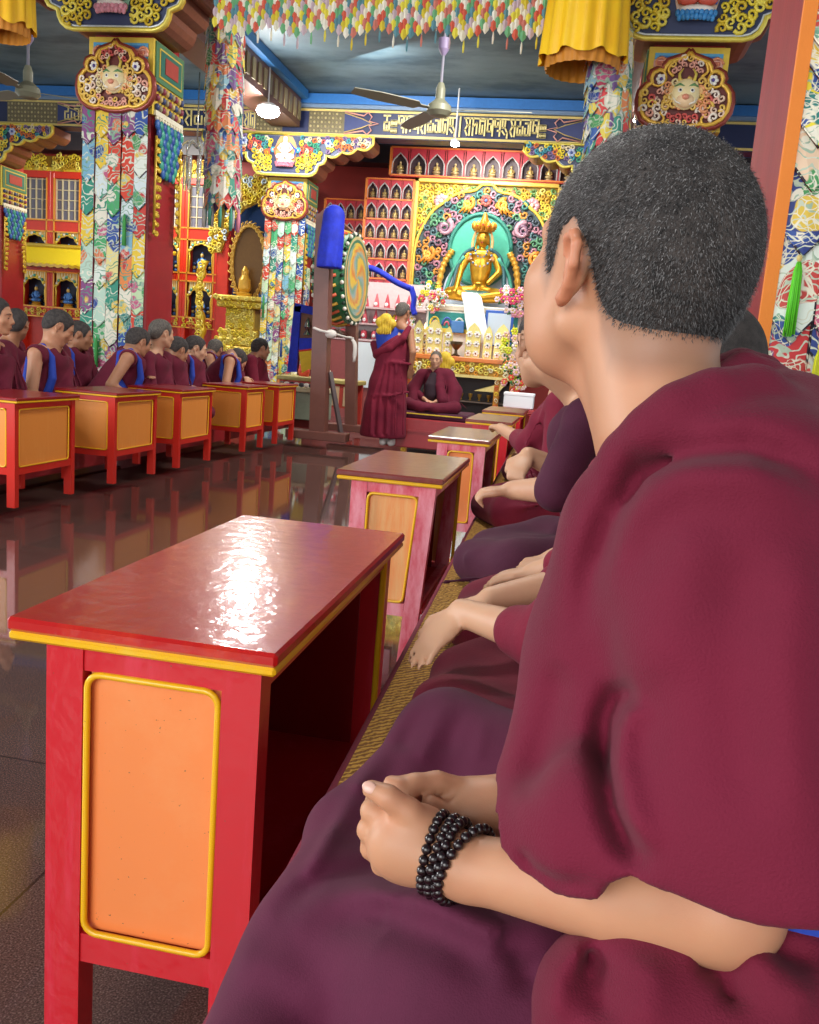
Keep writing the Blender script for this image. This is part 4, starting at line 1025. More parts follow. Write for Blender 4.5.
# ritual cake towers: gold slabs set with white butter flowers
tm = [(417, .15, .46), (433, .24, .48), (447, .13, .40), (472, .22, .47), (487, .13, .44), (501, .22, .48), (424, .10, .36)]
names = ['leftmost wide', 'second wide', 'narrow one beside the metal bowl', 'wide one under the white scarf', 'narrow one under the blue framed card', 'rightmost wide', 'small one at the back left']
for i, (px, wd, hh) in enumerate(tm):
    p = atY(px, 352, 12.98 if i < 6 else 13.2); t = thing('butter_offering', (p.x, p.y, 1.091), 'gold offering tablet with white flower discs, ' + names[i], 'offering', 'butter offerings on the altar table')
    mb = MB(); w2 = wd/2; mb.prism([(-w2, 0), (w2, 0), (w2*.98, hh*.75), (w2*.6, hh*.92), (0, hh*1.06), (-w2*.6, hh*.92), (-w2*.98, hh*.75)], (0, .06, 0), (0, 0, 0), A, B, srgb('#f0e08a'), srgb('#d9b23a')); mb.build('tablet', M_goldp, t)
    mb = MB(); n = 3; 
    for r_ in range(n):
        for cx in ((0,) if wd < .18 else (-.055, .055)):
            z = .06+r_*hh*.29; mb.ell((cx, -.012, z), (.042, .012, .042), srgb('#f6f4ea'), 12, 5); mb.ell((cx, -.024, z), (.014, .008, .014), srgb('#3a4a5c') if r_ % 2 else srgb('#8a4a3a'), 8, 4)
            for q in range(6): a = q*PI/3; mb.ell((cx+.036*math.cos(a), -.018, z+.036*math.sin(a)), (.014, .008, .014), srgb('#fbf8ee'), 6, 4)
    mb.build('butter_flowers', M_paint, t)
p = atY(456, 350, 12.92); t = thing('metal_goblet', (p.x, p.y, 1.091), 'dark metal goblet in the middle of the altar offerings', 'goblet')
mb = MB(); mb.lathe([(.06, 0), (.065, .015), (.025, .04), (.02, .09), (.05, .12), (.09, .17), (.095, .21), (.085, .21), (.02, .13)], (0, 0, 0), n=20); mb.build('cup', mat('dark_bronze', '#6a5a44', .3, metal=.8), t)
# white ceremonial scarf
t = thing('white_scarf', (-1.70, 13.55, 1.2), 'white silk ceremonial scarf hanging in front of the golden statue', 'scarf'); I = Vector(t.location)
prof = [(462, 292, 477, 293), (462, 296, 481, 297), (464, 305, 483, 306), (465, 318, 485, 318), (467, 330, 487, 330), (468, 342, 487, 343)]
mb = MB(); rows = []
for j, (xa, ya, xb, yb_) in enumerate(prof):
    rows.append([atY(lerp(xa, xb, u), lerp(ya, yb_, u), 13.5-.06*j+.03*math.sin(u*9+j*.3))-I for u in np.linspace(0, 1, 14)])
mb.grid(rows); o = mb.build('silk', mat('white_silk', '#eef2f6', .4, sheen=.4), t); m_ = o.modifiers.new('thick', 'SOLIDIFY'); m_.thickness = .008
p = atY(497, 345, 13.35); t = thing('framed_card', (p.x, p.y, p.z), 'pale blue card in a blue frame right of the white scarf', 'card')
mb = MB(); mb.cbox((-.21, 0, -.02), (.21, .03, .50), srgb('#2f62c0'), .008); mb.build('frame', M_paint, t); mb = MB(); mb.box((-.17, -.008, .0), (.17, 0, .46), srgb('#cfe4f4')); mb.build('card', mat('pale_card', '#cfe2f2', .5), t)
p = atY(456, 345, 13.5); t = thing('framed_card', (p.x-.0, p.y, p.z+.2), 'small pale blue card leaning left of the white scarf', 'card'); mb = MB(); mb.cbox((-.10, 0, -.02), (.10, .03, .16), srgb('#4f86c8'), .008); mb.build('frame', M_paint, t)
# flowers
def bouquet(px, py, Y, cols, n, R_, label, seed, lobes=6, fs=.055, green=True, squash=(1, .6, 1)):
    p = atY(px, py, Y); t = thing('flower_bouquet', p, label, 'flowers'); rnd = random.Random(seed)
    lf = MB()
    for i in range(int(n*1.2)):
        a = rnd.uniform(0, 2*PI); q = Vector((math.cos(a)*R_*squash[0]*rnd.uniform(.2, 1), rnd.uniform(-.5, .5)*R_*squash[1], math.sin(a)*R_*squash[2]*rnd.uniform(.2, 1)))
        lf.tube([q, q+Vector((rnd.uniform(-.05, .05), -.03, rnd.uniform(-.02, .06)))], [.004, .018], srgb('#3f7a3c'), 5)
    lf.build('leaves', M_paint, t)
    for i in range(n):
        a = rnd.uniform(0, 2*PI); rr = math.sqrt(rnd.random()); q = Vector((math.cos(a)*R_*rr*squash[0], -R_*squash[1]*(1-rr*.8), math.sin(a)*R_*rr*squash[2]))
        f = MB(); blossom(f, q, A, B, fs*rnd.uniform(.8, 1.2), srgb(rnd.choice(cols)), srgb('#e8d060'), lobes); f.build('blossom', M_paint, t)
    return t
bouquet(512, 302, 13.4, ['#f0d8e0', '#e86a9a', '#e04a7a', '#f6f0ee', '#f0a8c0'], 26, .22, 'bouquet of pink and white blossoms right of the golden statue', 1)
bouquet(432, 298, 13.5, ['#e9dc3c', '#f4f0e6', '#e8a8b0', '#d94a5a', '#f4f0e6'], 24, .22, 'bouquet of yellow, white and red blossoms left of the golden statue', 2)
bouquet(513, 352, 12.6, ['#e4e82e', '#d8e02a', '#eef08a', '#f0c8b8', '#f0e0dc'], 26, .24, 'cascade of yellow and pink flowers at the right end of the altar table', 3, squash=(.7, .5, 1.5), fs=.06)
bouquet(515, 378, 12.5, ['#f0b8b8', '#f4e4dc', '#e8c0c0', '#f0d0c8', '#e0503a'], 18, .2, 'pink and cream flowers low beside the altar table, above the white box', 4, squash=(.8, .5, 1), fs=.055)
bouquet(405, 322, 13.85, ['#f4f0ee', '#e8a0a8', '#f6f4f0', '#ecd23c'], 14, .16, 'small white flower bunch between the standing monk and the altar offerings', 5)
p = atY(519, 401, 10.3); t = thing('white_box', (p.x, p.y, p.z-.02), 'white cardboard box on the far end of the near desks', 'box'); mb = MB(); mb.cbox((-.17, -.12, -.06), (.17, .12, .10), srgb('#eceff2'), .008); mb.build('carton', mat('white_card', '#e9edf0', .6), t); mb = MB(); mb.cbox((-.175, -.125, .08), (.175, .125, .115), ch=.006); mb.build('lid', mat('white_card_lid', '#f2f4f6', .6), t)
t = thing('side_stand', (p.x, p.y, 0), 'low red stand holding the white box', 'stand'); mb = MB(); mb.cbox((-.2, -.2, p.z-.14), (.2, .2, p.z-.085), ch=.01); mb.build('top', MWr, t) if False else mb.build('top', M_red, t)
for sx in (-1, 1):
    for sy in (-1, 1): mb = MB(); mb.cbox((sx*.17-.03, sy*.17-.03, 0), (sx*.17+.03, sy*.17+.03, p.z-.14), ch=.006); mb.build('leg', M_red, t)
# tall brass butter lamps left of the offerings
for i, (px, lab) in enumerate(((425, 'left of the altar offerings'), (433, 'beside the throne block'))):
    p = atY(px, 330, 13.45); t = thing('butter_lamp', (p.x, p.y, 1.12), 'tall gilt butter lamp ' + lab, 'lamp'); mb = MB(); mb.lathe([(.07, 0), (.06, .03), (.025, .06), (.03, .16), (.02, .22), (.05, .27), (.075, .34), (.06, .34)], (0, 0, 0), srgb('#e2c04a'), 16); mb.build('stem', M_goldp, t); mb = MB(); mb.lathe([(.012, .34), (.02, .38), (.001, .44)], (0, 0, 0), srgb('#ffe0a0'), 8); mb.build('flame', mat('flame_glow', '#ffd890', .5, emit=3), t)

# ---------------------------------------------------------------- offering table with rows of red and white tormas behind the standing monk
t = thing('offering_cabinet', (-3.35, 13.7, 0), 'tall pale cabinet with rows of red and white butter sculptures behind the standing monk', 'cabinet')
mb = MB(); mb.box((-.75, .0, 0), (.95, .4, 1.25), srgb('#8a3a36')); mb.box((-.75, .3, 1.25), (.95, .4, 2.15), srgb('#d8c8c8'))
for z in (1.25, 1.5, 1.75): mb.box((-.78, -.02, z-.03), (.98, .4, z), srgb('#c9a8a8'))
mb.build('stepped_shelf', M_paint, t)
for r_, z in enumerate((1.26, 1.5, 1.75)):
    for i in range(9):
        mb = MB(); x = -.68+i*.17; mb.lathe([(.05, 0), (.045, .05), (.03, .12), (.01, .2), (.002, .22)] if r_ else [(.05, 0), (.055, .06), (.05, .12), (.001, .14)], (x, .1, z), srgb('#d8606a') if (i+r_) % 2 else srgb('#c94a58'), 8); mb.ell((x, .04, z+.05), (.03, .015, .03), srgb('#f4f0ee'), 8, 5); mb.build('butter_sculpture', M_paint, t)
mb = MB(); mb.box((-.1, -.05, .5), (.35, -.02, 1.2), srgb('#dfe6ea')); mb.build('white_cloth', mat('pale_cloth', '#dfe8ec', .7), t)
mb = MB(); blossom(mb, Vector((-.45, .02, 2.1)), A, B, .13, srgb('#c8d4cc'), srgb('#d98a8a'), 8); mb.build('medallion', M_paint, t)
t = thing('small_table', (-3.5, 12.2, 0), 'red and gold painted side table with pale panels behind the drum stand', 'table')
mb = MB(); mb.cbox((-.62, -.25, .58), (.55, .3, .64), srgb('#b8a860'), .01); mb.build('tabletop', M_paint, t)
mb = MB(); mb.box((-.56, -.2, .25), (.5, -.17, .58), srgb('#c0473a'))
for i in range(6): mb.box((-.5+i*.17, -.21, .28), (-.39+i*.17, -.199, .55), srgb('#d9b890'))
mb.build('front_panel', M_paint, t)
for x in (-.54, .48):
    for y in (-.2, .24): mb = MB(); mb.cbox((x-.04, y-.03, 0), (x+.04, y+.03, .58), srgb('#b5362c'), .006); mb.build('leg', M_paint, t)
for i, (x, c, h_) in enumerate(((-.3, '#e0503a', .22), (.02, '#e8e0d0', .16), (-.05, '#d8622a', .34))):
    t2 = thing('offering_jar', (-3.5+x, 12.2, .641), ['red painted offering jar on the side table', 'pale covered jar on the side table', 'slim orange candle holder on the side table'][i], 'jar'); mb = MB()
    mb.lathe([(.07, 0), (.085, h_*.3), (.07, h_*.7), (.03, h_*.9), (.035, h_)] if i < 2 else [(.05, 0), (.012, .04), (.02, .15), (.012, h_*.8), (.03, h_)], (0, 0, 0), srgb(c), 14); mb.build('vessel', M_paint, t2)
# small glazed shrine framed in blue cloth, with its yellow banner
t = thing('blue_draped_shrine', (-3.35, 10.9, .95), 'little wooden shrine box draped in royal blue cloth beside the drum post', 'shrine'); I = Vector(t.location)
q = lambda x, y, d=0: atY(x, y, 10.9+d)-I
def quad(mb, a, b_, c, d, th, col): mb.prism([(0, 0), (1, 0), (1, 1), (0, 1)], (0, th, 0), a, b_-a, d-a, col)
mb = MB(); quad(mb, q(299, 350), q(317, 350), q(317, 308), q(301, 308), .3, srgb('#8a5a40')); mb.build('case', M_paint, t)
M_royal = mat('royal_blue_cloth', '#1f36d0', .7, color2='#1a2db4', vscale=9, bump=.5, bscale=40)
mb = MB()
for (x0, y0, x1, y1, x2, y2, x3, y3) in ((287, 372, 296, 372, 301, 306, 294, 306), (294, 311, 318, 316, 319, 308, 295, 303), (314, 345, 320, 345, 320, 312, 316, 312), (299, 350, 318, 350, 318, 338, 299, 338)):
    quadp = [q(x0, y0, -.06), q(x1, y1, -.06), q(x2, y2, -.06), q(x3, y3, -.06)]; mb.raw([*quadp, *[p_+Vector((0, .04, 0)) for p_ in quadp]], [(0, 1, 2, 3), (7, 6, 5, 4), (0, 4, 5, 1), (1, 5, 6, 2), (2, 6, 7, 3), (3, 7, 4, 0)])
mb.build('blue_drape', M_royal, t)
mb = MB(); c_ = q(307, 335, -.05); mb.lathe([(.05, 0), (.04, .03), (.015, .06), (.045, .1), (.03, .16), (.004, .22)], c_, srgb('#c8c0a0'), 12); mb.build('silver_finial', M_steel, t)
t = thing('yellow_banner', atY(306, 372, 10.8), 'small yellow and red banner with ragged edge below the blue draped shrine', 'banner'); I = Vector(t.location); q = lambda x, y, d=0: atY(x, y, 10.8+d)-I
mb = MB(); mb.raw([q(299, 352), q(316, 350), q(317, 372), q(309, 369), q(302, 373)], [(0, 1, 2, 3, 4)], srgb('#ecc83a')); mb.raw([q(299, 350, .01), q(317, 348, .01), q(316, 354, .01), q(300, 356, .01)], [(0, 1, 2, 3)], srgb('#d8402e')); o = mb.build('cloth', M_ccloth, t); m_ = o.modifiers.new('th', 'SOLIDIFY'); m_.thickness = .01
t = thing('offering_ledge', atY(305, 392, 10.9), 'painted ledge with a white ruffle under the yellow banner', 'ledge'); mb = MB(); mb.cbox((-.3, -.1, -.35), (.28, .3, .0), srgb('#8f9a86'), .01); mb.cbox((-.32, -.12, 0), (.3, .32, .06), srgb('#e0d8b0'), .01)
for i in range(9): mb.ell((-.27+i*.065, -.13, .09), (.04, .03, .03), srgb('#ece6dc') if i % 2 else srgb('#3a3a40'), 8, 5)
mb.build('ledge_board', M_paint, t); 
mb = MB(); mb.box((-.28, -.05, -.35-Vector(t.location).z+.38), (.26, .25, -.35), srgb('#7a2a26')); mb.build('plinth', M_paint, t)

# ---------------------------------------------------------------- the great drum on its timber frame
t = thing('drum_stand', (-2.9, 9.9, 0), 'brown timber frame holding the great drum, with a white band tied round it', 'stand'); I = Vector(t.location)
M_post = mat('brown_painted_timber', '#75493f', .45, var=.12, vscale=6)
q = lambda x, y, d=0: atY(x, y, 9.9+d)-I
mb = MB(); a = q(318.5, 434); b_ = q(325.5, 215)
mb.raw([a+Vector((x, y, 0)) for x, y in ((-.09, -.09), (.09, -.09), (.09, .09), (-.09, .09))]+[b_+Vector((x, y, 0)) for x, y in ((-.085, -.09), (.085, -.09), (.085, .09), (-.085, .09))], [(0, 3, 2, 1), (4, 5, 6, 7), (0, 1, 5, 4), (1, 2, 6, 5), (2, 3, 7, 6), (3, 0, 4, 7)]); mb.build('front_post', M_post, t)
a = atY(351, 425, 11.35)-I; a.z = .06; b_ = atY(353, 235, 11.35)-I
mb = MB(); mb.raw([a+Vector((x, y, 0)) for x, y in ((-.07, -.07), (.07, -.07), (.07, .07), (-.07, .07))]+[b_+Vector((x, y, 0)) for x, y in ((-.07, -.07), (.07, -.07), (.07, .07), (-.07, .07))], [(0, 3, 2, 1), (4, 5, 6, 7), (0, 1, 5, 4), (1, 2, 6, 5), (2, 3, 7, 6), (3, 0, 4, 7)]); mb.build('rear_post', M_post, t)
mb = MB(); mb.tube([q(325, 213), b_], .06, n=4, smooth=False); mb.build('crossbeam', M_post, t); mb = MB(); mb.tube([q(324, 332), Vector((b_.x-.02, b_.y, q(352, 335, 1.4).z))], .05, n=4, smooth=False); mb.build('crossbeam', M_post, t)
mb = MB(); mb.cbox((-.34, -.10, 0), (.38, .12, .10), ch=.008); mb.build('foot', M_post, t); mb = MB(); mb.cbox((a.x-.3, a.y-.1, 0), (a.x+.45, a.y+.1, .09), ch=.008); mb.build('foot', M_post, t)
mb = MB(); mb.tube([q(341, 433, .1), q(330, 372, .05)], .032, n=4, smooth=False); mb.build('brace', mat('grey_timber', '#6c6060', .6), t)
mb = MB(); mb.tube(cr([q(314, 328, -.1), q(322, 331, -.12), q(331, 333, -.1), q(345, 337, .6), q(352, 338, 1.2)], 5), .03, flat=.5); mb.tube(cr([q(350, 337, 1.1), q(355, 345, 1.0), q(354, 362, 1.0)], 5), [.03]*9+[.02]*2, flat=.5); mb.ell(q(331, 334, -.12), (.07, .05, .05)); mb.build('white_band', M_white_, t) if False else mb.build('white_band', mat('white_band_cloth', '#d8d2ca', .8), t)
t = thing('blue_post_cover', atY(329, 240, 9.7), 'royal blue cloth hood pulled over the top of the drum post', 'cloth'); I = Vector(t.location); q = lambda x, y, d=0: atY(x, y, 9.75+d)-I
g = SDF(); g.chain([q(334, 216), q(332, 238), q(329, 262)], [.12, .13, .135], .03)
for i in range(8):
    a = i*PI/4; g.chain([q(334, 215)+Vector((.08*math.cos(a), .08*math.sin(a), 0)), q(331, 240)+Vector((.115*math.cos(a+.1), .115*math.sin(a+.1), 0)), q(329, 268)+Vector((.125*math.cos(a), .125*math.sin(a), 0))], [.012, .02, .022], .03)
zc = q(326, 268).z; g.fn(lambda P: zc-P[:, 2], .01)
polymesh(g, (-.3, -.3, -.5), (.3, .35, .5), .014, 'hood', M_royal, t, None, 2)
t = thing('great_drum', atY(341, 279, 10.6), 'great green-rimmed temple drum with painted swirling face hung in the timber frame', 'drum'); I = Vector(t.location)
ax_ = Vector((1.0, -.05, .02)).normalized(); up = Vector((0, 0, 1)); sd = up.cross(ax_).normalized(); R3 = Matrix((sd, up.cross(ax_).cross(ax_).normalized()*-1 if False else ax_.cross(sd)*-1, ax_)).transposed()
R3 = Matrix((sd, ax_.cross(sd), ax_)).transposed(); RD = .52
mb = MB(); prof = [(RD*.93, -.2), (RD*1.0, -.15), (RD*1.04, 0), (RD*1.0, .15), (RD*.93, .2)]
mb.lathe([(r_, z, srgb('#2f7a4c')) for r_, z in prof], (0, 0, 0), n=40, M=R3)
for zz in (-.18, .18):
    for i in range(40): a = 2*PI*i/40; mb.ell(R3 @ Vector((RD*math.cos(a), RD*math.sin(a), zz)), (.026,)*3, srgb('#efe9d8') if i % 2 else srgb('#23402f'), 6, 4)
for i in range(30):
    a = 2*PI*i/30; mb.tube([R3 @ Vector((RD*1.02*math.cos(a), RD*1.02*math.sin(a), -.11)), R3 @ Vector((RD*1.07*math.cos(a+.08), RD*1.07*math.sin(a+.08), 0)), R3 @ Vector((RD*1.02*math.cos(a), RD*1.02*math.sin(a), .11))], .02, srgb('#d9603a') if i % 2 else srgb('#d9a83c'), 5)
mb.build('drum_body', M_paint, t)
mb = MB(); N = 120; cols = [srgb(c) for c in ('#e9c44a', '#e9c44a', '#7aa890', '#8fb0b0', '#d9b06a', '#e08a4a')]
rings = np.linspace(0, RD*.95, 15)
for i in range(14):
    for k_ in range(N):
        a0, a1 = 2*PI*k_/N, 2*PI*(k_+1)/N; r0, r1 = rings[i], rings[i+1]
        vs = [R3 @ Vector((r*math.cos(a), r*math.sin(a), .205+.0*r)) for r, a in ((r0, a0), (r1, a0), (r1, a1), (r0, a1))]
        if i >= 12: c = srgb('#3f7f63') if i == 12 else srgb('#d8c48a')
        else: ph = (k_/N*3+i*.11+.16*math.sin(i*.7)) % 1*6; c = tuple(lerp(a_, b2, (ph % 1)**2) for a_, b2 in zip(cols[int(ph)], cols[(int(ph)+1) % 6]))
        mb.raw(vs, [(0, 1, 2, 3)], c)
o = mb.build('drum_skin', mat('painted_drumhead', '#ffffff', .4, attr=True), t)
# royal blue swag
t = thing('blue_swag', atY(385, 285, 12.6), 'royal blue cloth swag draped between the drum and the altar panel', 'cloth'); I = Vector(t.location); q = lambda x, y, d=0: atY(x, y, 12.6+d)-I
mb = MB(); mb.tube(cr([q(361, 275), q(368, 268), q(380, 272), q(396, 282), q(411, 289)], 6), .085, flat=.5); mb.tube(cr([q(411, 287), q(414, 298), q(413, 308), q(415, 315)], 5), .08, flat=.5); mb.build('swag', M_royal, t)

# ---------------------------------------------------------------- ceiling fans
M_fan = mat('fan_enamel', '#84846e', .45); M_fanl = mat('fan_canopy_plastic', '#8f80a0', .5)
def fan(label, px, ptop, pbot, Y, blades, ln):
    a = atY(px, ptop, Y); b_ = atY(px-2, pbot, Y); t = thing('ceiling_fan', b_, label, 'fan', 'ceiling fans'); top = 4.6-b_.z
    mb = MB(); mb.lathe([(.015, top), (.015, .12)][::-1], (0, 0, 0), n=10); mb.build('rod', mat('fan_rod', '#85828f', .5), t)
    mb = MB(); zz = a.z-b_.z; mb.lathe([(.02, zz-.1), (.055, zz-.04), (.06, zz+.06)], (0, 0, 0), n=14); mb.build('canopy', M_fanl, t)
    mb = MB(); mb.lathe([(.03, .28), (.05, .22), (.05, .12), (.12, .06), (.13, 0), (.09, -.04), (.03, -.05)][::-1], (0, 0, 0), n=18); mb.build('motor', M_fan, t)
    for a in blades:
        d = Vector((math.cos(a), math.sin(a), 0)); s_ = Vector((-d.y, d.x, 0)); up = Vector((0, 0, 1))
        pts = []; mb = MB(); vs = []
        for u, w_ in ((.12, .02), (.22, .025), (.26, .07), (ln*.7, .08), (ln, .055)):
            c = d*u+up*(.02+.01*u); tw = s_*w_+up*w_*.25; vs.append((c-tw, c+tw))
        mb.grid([[p_[0], p_[1]] for p_ in vs], smooth=False); mb.grid([[p_[1]+up*.008, p_[0]+up*.008] for p_ in vs], smooth=False)
        for e_ in (0, 1): mb.grid([[p_[e_], p_[e_]+up*.008] for p_ in vs], smooth=False)
        mb.raw([vs[-1][0], vs[-1][1], vs[-1][1]+up*.008, vs[-1][0]+up*.008], [(0, 1, 2, 3)]); mb.build('blade', M_fan, t)
fan('ceiling fan with grey-green blades in front of the lettered beam', 441, 45, 112, 9.5, (.05, 2.15, 3.75), .95)
fan('ceiling fan with pale blades in the upper left corner', 30, 35, 94, 9.0, (.5, 2.7, 4.7), .7)

# ---------------------------------------------------------------- round lamps, glass chandelier
M_lampglow = mat('lamp_glow', '#ffffff', .5, emit=40)
for i, (px, py, r_, lab) in enumerate(((268, 111, .15, 'bright round ceiling lamp above the far brocade column'), (196, 34, .07, 'small bright lamp beside the near left capital'), (641, 120, .09, 'small bright lamp above the foreground head'), (455, 144, .06, 'small white lamp under the lettered beam'))):
    p = (atY(px, py, 11.4), atY(px, py, 10.0), atY(px, py, 11.5), atY(px, py, 12.4))[i]; t = thing('ceiling_lamp', p, lab, 'lamp', 'ceiling lamps')
    mb = MB(); mb.lathe([(r_*.9, .02), (r_*.95, .05), (r_*.5, .09 if i < 3 else .05)], (0, 0, 0), n=18); mb.tube([(0, 0, .05), (0, 0, 4.6-p.z)], .012); mb.build('housing', mat('lamp_housing', '#d8d8d8', .4), t)
    mb = MB(); mb.ell((0, 0, -.005), (r_, r_, r_*.5), n=18, m=10); mb.build('bulb', M_lampglow, t)
p = atY(197, 152, 12.0); t = thing('glass_chandelier', p, 'small clear glass chandelier hanging left of the long brocade banner', 'chandelier')
mb = MB(); mb.tube([(0, 0, .05), (0, 0, 4.6-p.z)], .01); mb.build('chain', M_steel, t)
for i in range(7):
    a = 2*PI*i/7; mb = MB(); mb.tube(cr([(0, 0, .05), (.1*math.cos(a), .1*math.sin(a), .13), (.2*math.cos(a), .2*math.sin(a), .05), (.22*math.cos(a), .22*math.sin(a), -.03)], 5), .014); mb.build('glass_arm', M_glass, t)
    mb = MB(); mb.lathe([(.03, 0), (.03, -.3), (.02, -.45)][::-1], (.15*math.cos(a), .15*math.sin(a), -.08), n=10); mb.build('glass_tube', M_glass, t)

# ---------------------------------------------------------------- zigzag valance of pointed petals with tassels
def petal(mb, x, z, w2, h, y, c):
    mb.raw([(x-w2, y, z), (x, y-.02, z+.02), (x+w2, y, z), (x+w2*.9, y, z-h*.45), (x, y-.015, z-h), (x-w2*.9, y, z-h*.45)], [(0, 1, 4, 5), (1, 2, 3, 4)], c)
VP = [srgb(c) for c in ('#e6d84a', '#d9604a', '#e8e0c8', '#6fae7a', '#c8b0b8', '#f0ead8', '#d8c23a', '#cf7a6a', '#5f8f9a')]
t = thing('petal_valance', (-1.7, 6.8, 3.3), 'wide zigzag valance of small pointed silk petals with tassels across the top', 'valance'); I = Vector(t.location); rnd = random.Random(2)
for r_ in range(14):
    mb = MB()
    n = 46
    for i in range(n):
        x = -2.95+i*.054+(r_ % 2)*.027; zig = abs(((x+2.95)/.42) % 1-.5)*2
        z = 3.36+.07*zig+r_*.036-.02; petal(mb, x-I.x, z-I.z, .026, .062, -.004*(14-r_)*1.0, VP[(int((x+2.95)/.21)+r_*2+i % 3) % 9])
    mb.build('petal_row', M_ccloth, t)
for i in range(24):
    x = -2.92+i*.104; mb = MB(); z = 3.31+.07*abs(((x+2.95)/.42) % 1-.5)*2; c = rnd.choice(VP)
    mb.tube([(x-I.x, -.05, z-I.z), (x-I.x, -.05, z-.09-I.z)], [.003, .003], srgb('#d8d0c0'), 5); mb.tube([(x-I.x, -.05, z-.02-I.z), (x-I.x, -.05, z-.06-I.z), (x-I.x, -.05, z-.1-I.z)], [.004, .009, .006], c, 6); mb.build('tassel', M_ccloth, t)
# pleated yellow canopies
def canopy(label, px0, px1, ybot, Y, col, seed):
    a = atY(px0, ybot, Y); b_ = atY(px1, ybot+4, Y); R_ = (b_.x-a.x)/2; c = Vector(((a.x+b_.x)/2, Y+R_, (a.z+b_.z)/2)); t = thing('pleated_canopy', c, label, 'canopy', 'yellow canopies')
    mb = MB(); rows = []; n = 96
    for j, (z, rr, amp) in enumerate(((.75, .86, .02), (.45, .92, .03), (.2, .97, .045), (.0, 1.0, .06))):
        rows.append([Vector((R_*rr*(1+amp*math.sin(i*2*PI/n*15+.5*math.sin(i*.4)))*math.cos(2*PI*i/n), R_*rr*(1+amp*math.sin(i*2*PI/n*15+.5*math.sin(i*.4)))*math.sin(2*PI*i/n), z+(.02*math.sin(i*.5) if j == 3 else 0))) for i in range(n)])
    mb.grid(rows, srgb(col), close=True); mb.build('pleated_cloth', mat('yellow_satin', '#fccc1c', .5, color2='#f8bc10', vscale=3), t)
    mb = MB(); rows = [[Vector((R_*rr*(1+.03*math.sin(i*2*PI/n*24))*math.cos(2*PI*i/n), R_*rr*(1+.03*math.sin(i*2*PI/n*24))*math.sin(2*PI*i/n), z)) for i in range(n)] for z, rr in ((.3, .8), (.0, .86), (-.06, .84))]
    mb.grid(rows, close=True); mb.build('inner_frill', mat('orange_lining', '#c8801e', .6), t)
canopy('bright yellow pleated canopy hanging at the top beside the right capital', 538, 628, 46, 6.4, '#f2b81a', 1)
canopy('yellow canopy fragment in the top left corner', -45, 11, 14, 6.0, '#f2b81a', 2)
# hanging brocade cylinders
def dhvaja(label, px, wpx, y0, y1, Y, seed, nrow, hh):
    a = atY(px-wpx/2, y1, Y); b_ = atY(px+wpx/2, y1, Y); R_ = (b_.x-a.x)/2; top = atY(px+4, y0, Y); c = Vector(((a.x+b_.x)/2, Y, a.z)); t = thing('cylindrical_banner', c, label, 'banner', 'cylindrical brocade banners'); rnd = random.Random(seed)
    H = top.z-a.z; rows = nrow
    dx = (top.x-c.x)
    for r_ in range(rows):
        mb = MB(); z1 = H*(r_+1)/rows+.05; z0 = H*r_/rows-.06; rr = R_*(1.0+.05*(r_ % 2)); n = 12; cx = dx*r_/rows
        for i in range(n):
            a0 = 2*PI*i/n+r_*.2; a1 = 2*PI*(i+1)/n+r_*.2; am = (a0+a1)/2; P = lambda a_, z, k=1: Vector((cx+rr*k*math.cos(a_), rr*k*math.sin(a_), z))
            c_ = rnd.choice([srgb(x) for x in ('#d94a4a', '#3f63a8', '#e8e0d0', '#4d9a84', '#e6cf58', '#7a5a8f', '#d8dcd4', '#b83f5a', '#8fb8c8', '#e08a5a')])
            mb.raw([P(a0, z1, .93), P(am, z1, .98), P(a1, z1, .93), P(a1, z0+.07), P(am, z0, 1.08), P(a0, z0+.07)], [(0, 1, 4, 5), (1, 2, 3, 4)], c_)
        mb.build('petal_tier', M_broc_far, t)
    mb = MB()
    for i in range(10):
        a_ = 2*PI*i/10; p_ = Vector((R_*math.cos(a_), R_*math.sin(a_), rnd.uniform(-.02, .05)))
        mb.tube([p_, p_+Vector((0, 0, -.1)), p_+Vector((0, 0, -.22))], [.006, .018, .014], srgb(rnd.choice(['#e6cf58', '#e08aa0', '#d8dcd4', '#4d9a84'])), 6)
    mb.build('tassel_fringe', M_ccloth, t)
    mb = MB(); mb.tube([Vector((dx, 0, H)), Vector((dx, 0, 4.6-c.z))], .012); mb.build('cord', M_steel, t)
    return t
dhvaja('long narrow cylinder of layered brocade petals hanging at the upper left', 222, 33, 22, 205, 8.3, 3, 17, .1)
dhvaja('short brocade petal cylinder hanging under the yellow canopy', 606, 44, 40, 150, 6.9, 4, 9, .1)
# ---- the hall above is drawn in modules of 1.22 m (low furniture: 1.1165 m) from the spot under the camera: bring it to metres and to the floor
FZ = -.12
LOW = ('drum_stand', 'great_drum', 'blue_post_cover', 'blue_draped_shrine', 'yellow_banner', 'offering_ledge', 'small_table', 'offering_jar')
def hall_to_metres():
    for o in COL.objects:
        if o.parent is not None or o.type in ('CAMERA', 'LIGHT') or o.get('done'): continue
        K = 1.1165 if o.name.split('.')[0] in LOW else 1.22     # both keep the camera's height of 1.03
        o.location = Vector(o.location)*K+Vector((0, 0, 1.03-1.03*K)); o.scale = Vector(o.scale)*K
hall_to_metres()
# nearest column: plain lacquer
t = thing('temple_column', (.67, 2.43, 0), 'nearest dark red lacquered column just right of the foreground head', 'column', 'columns of the hall')
mb = MB(); mb.cbox((-.26, -.26, FZ), (.26, .26, 5.0), srgb('#a3262c'), .012); mb.build('shaft', mat('dull_red_lacquer', '#86202a', .5, var=.2, vscale=4, stretch=(3, 3, .6), bump=.2, bscale=30, spec=.3), t)

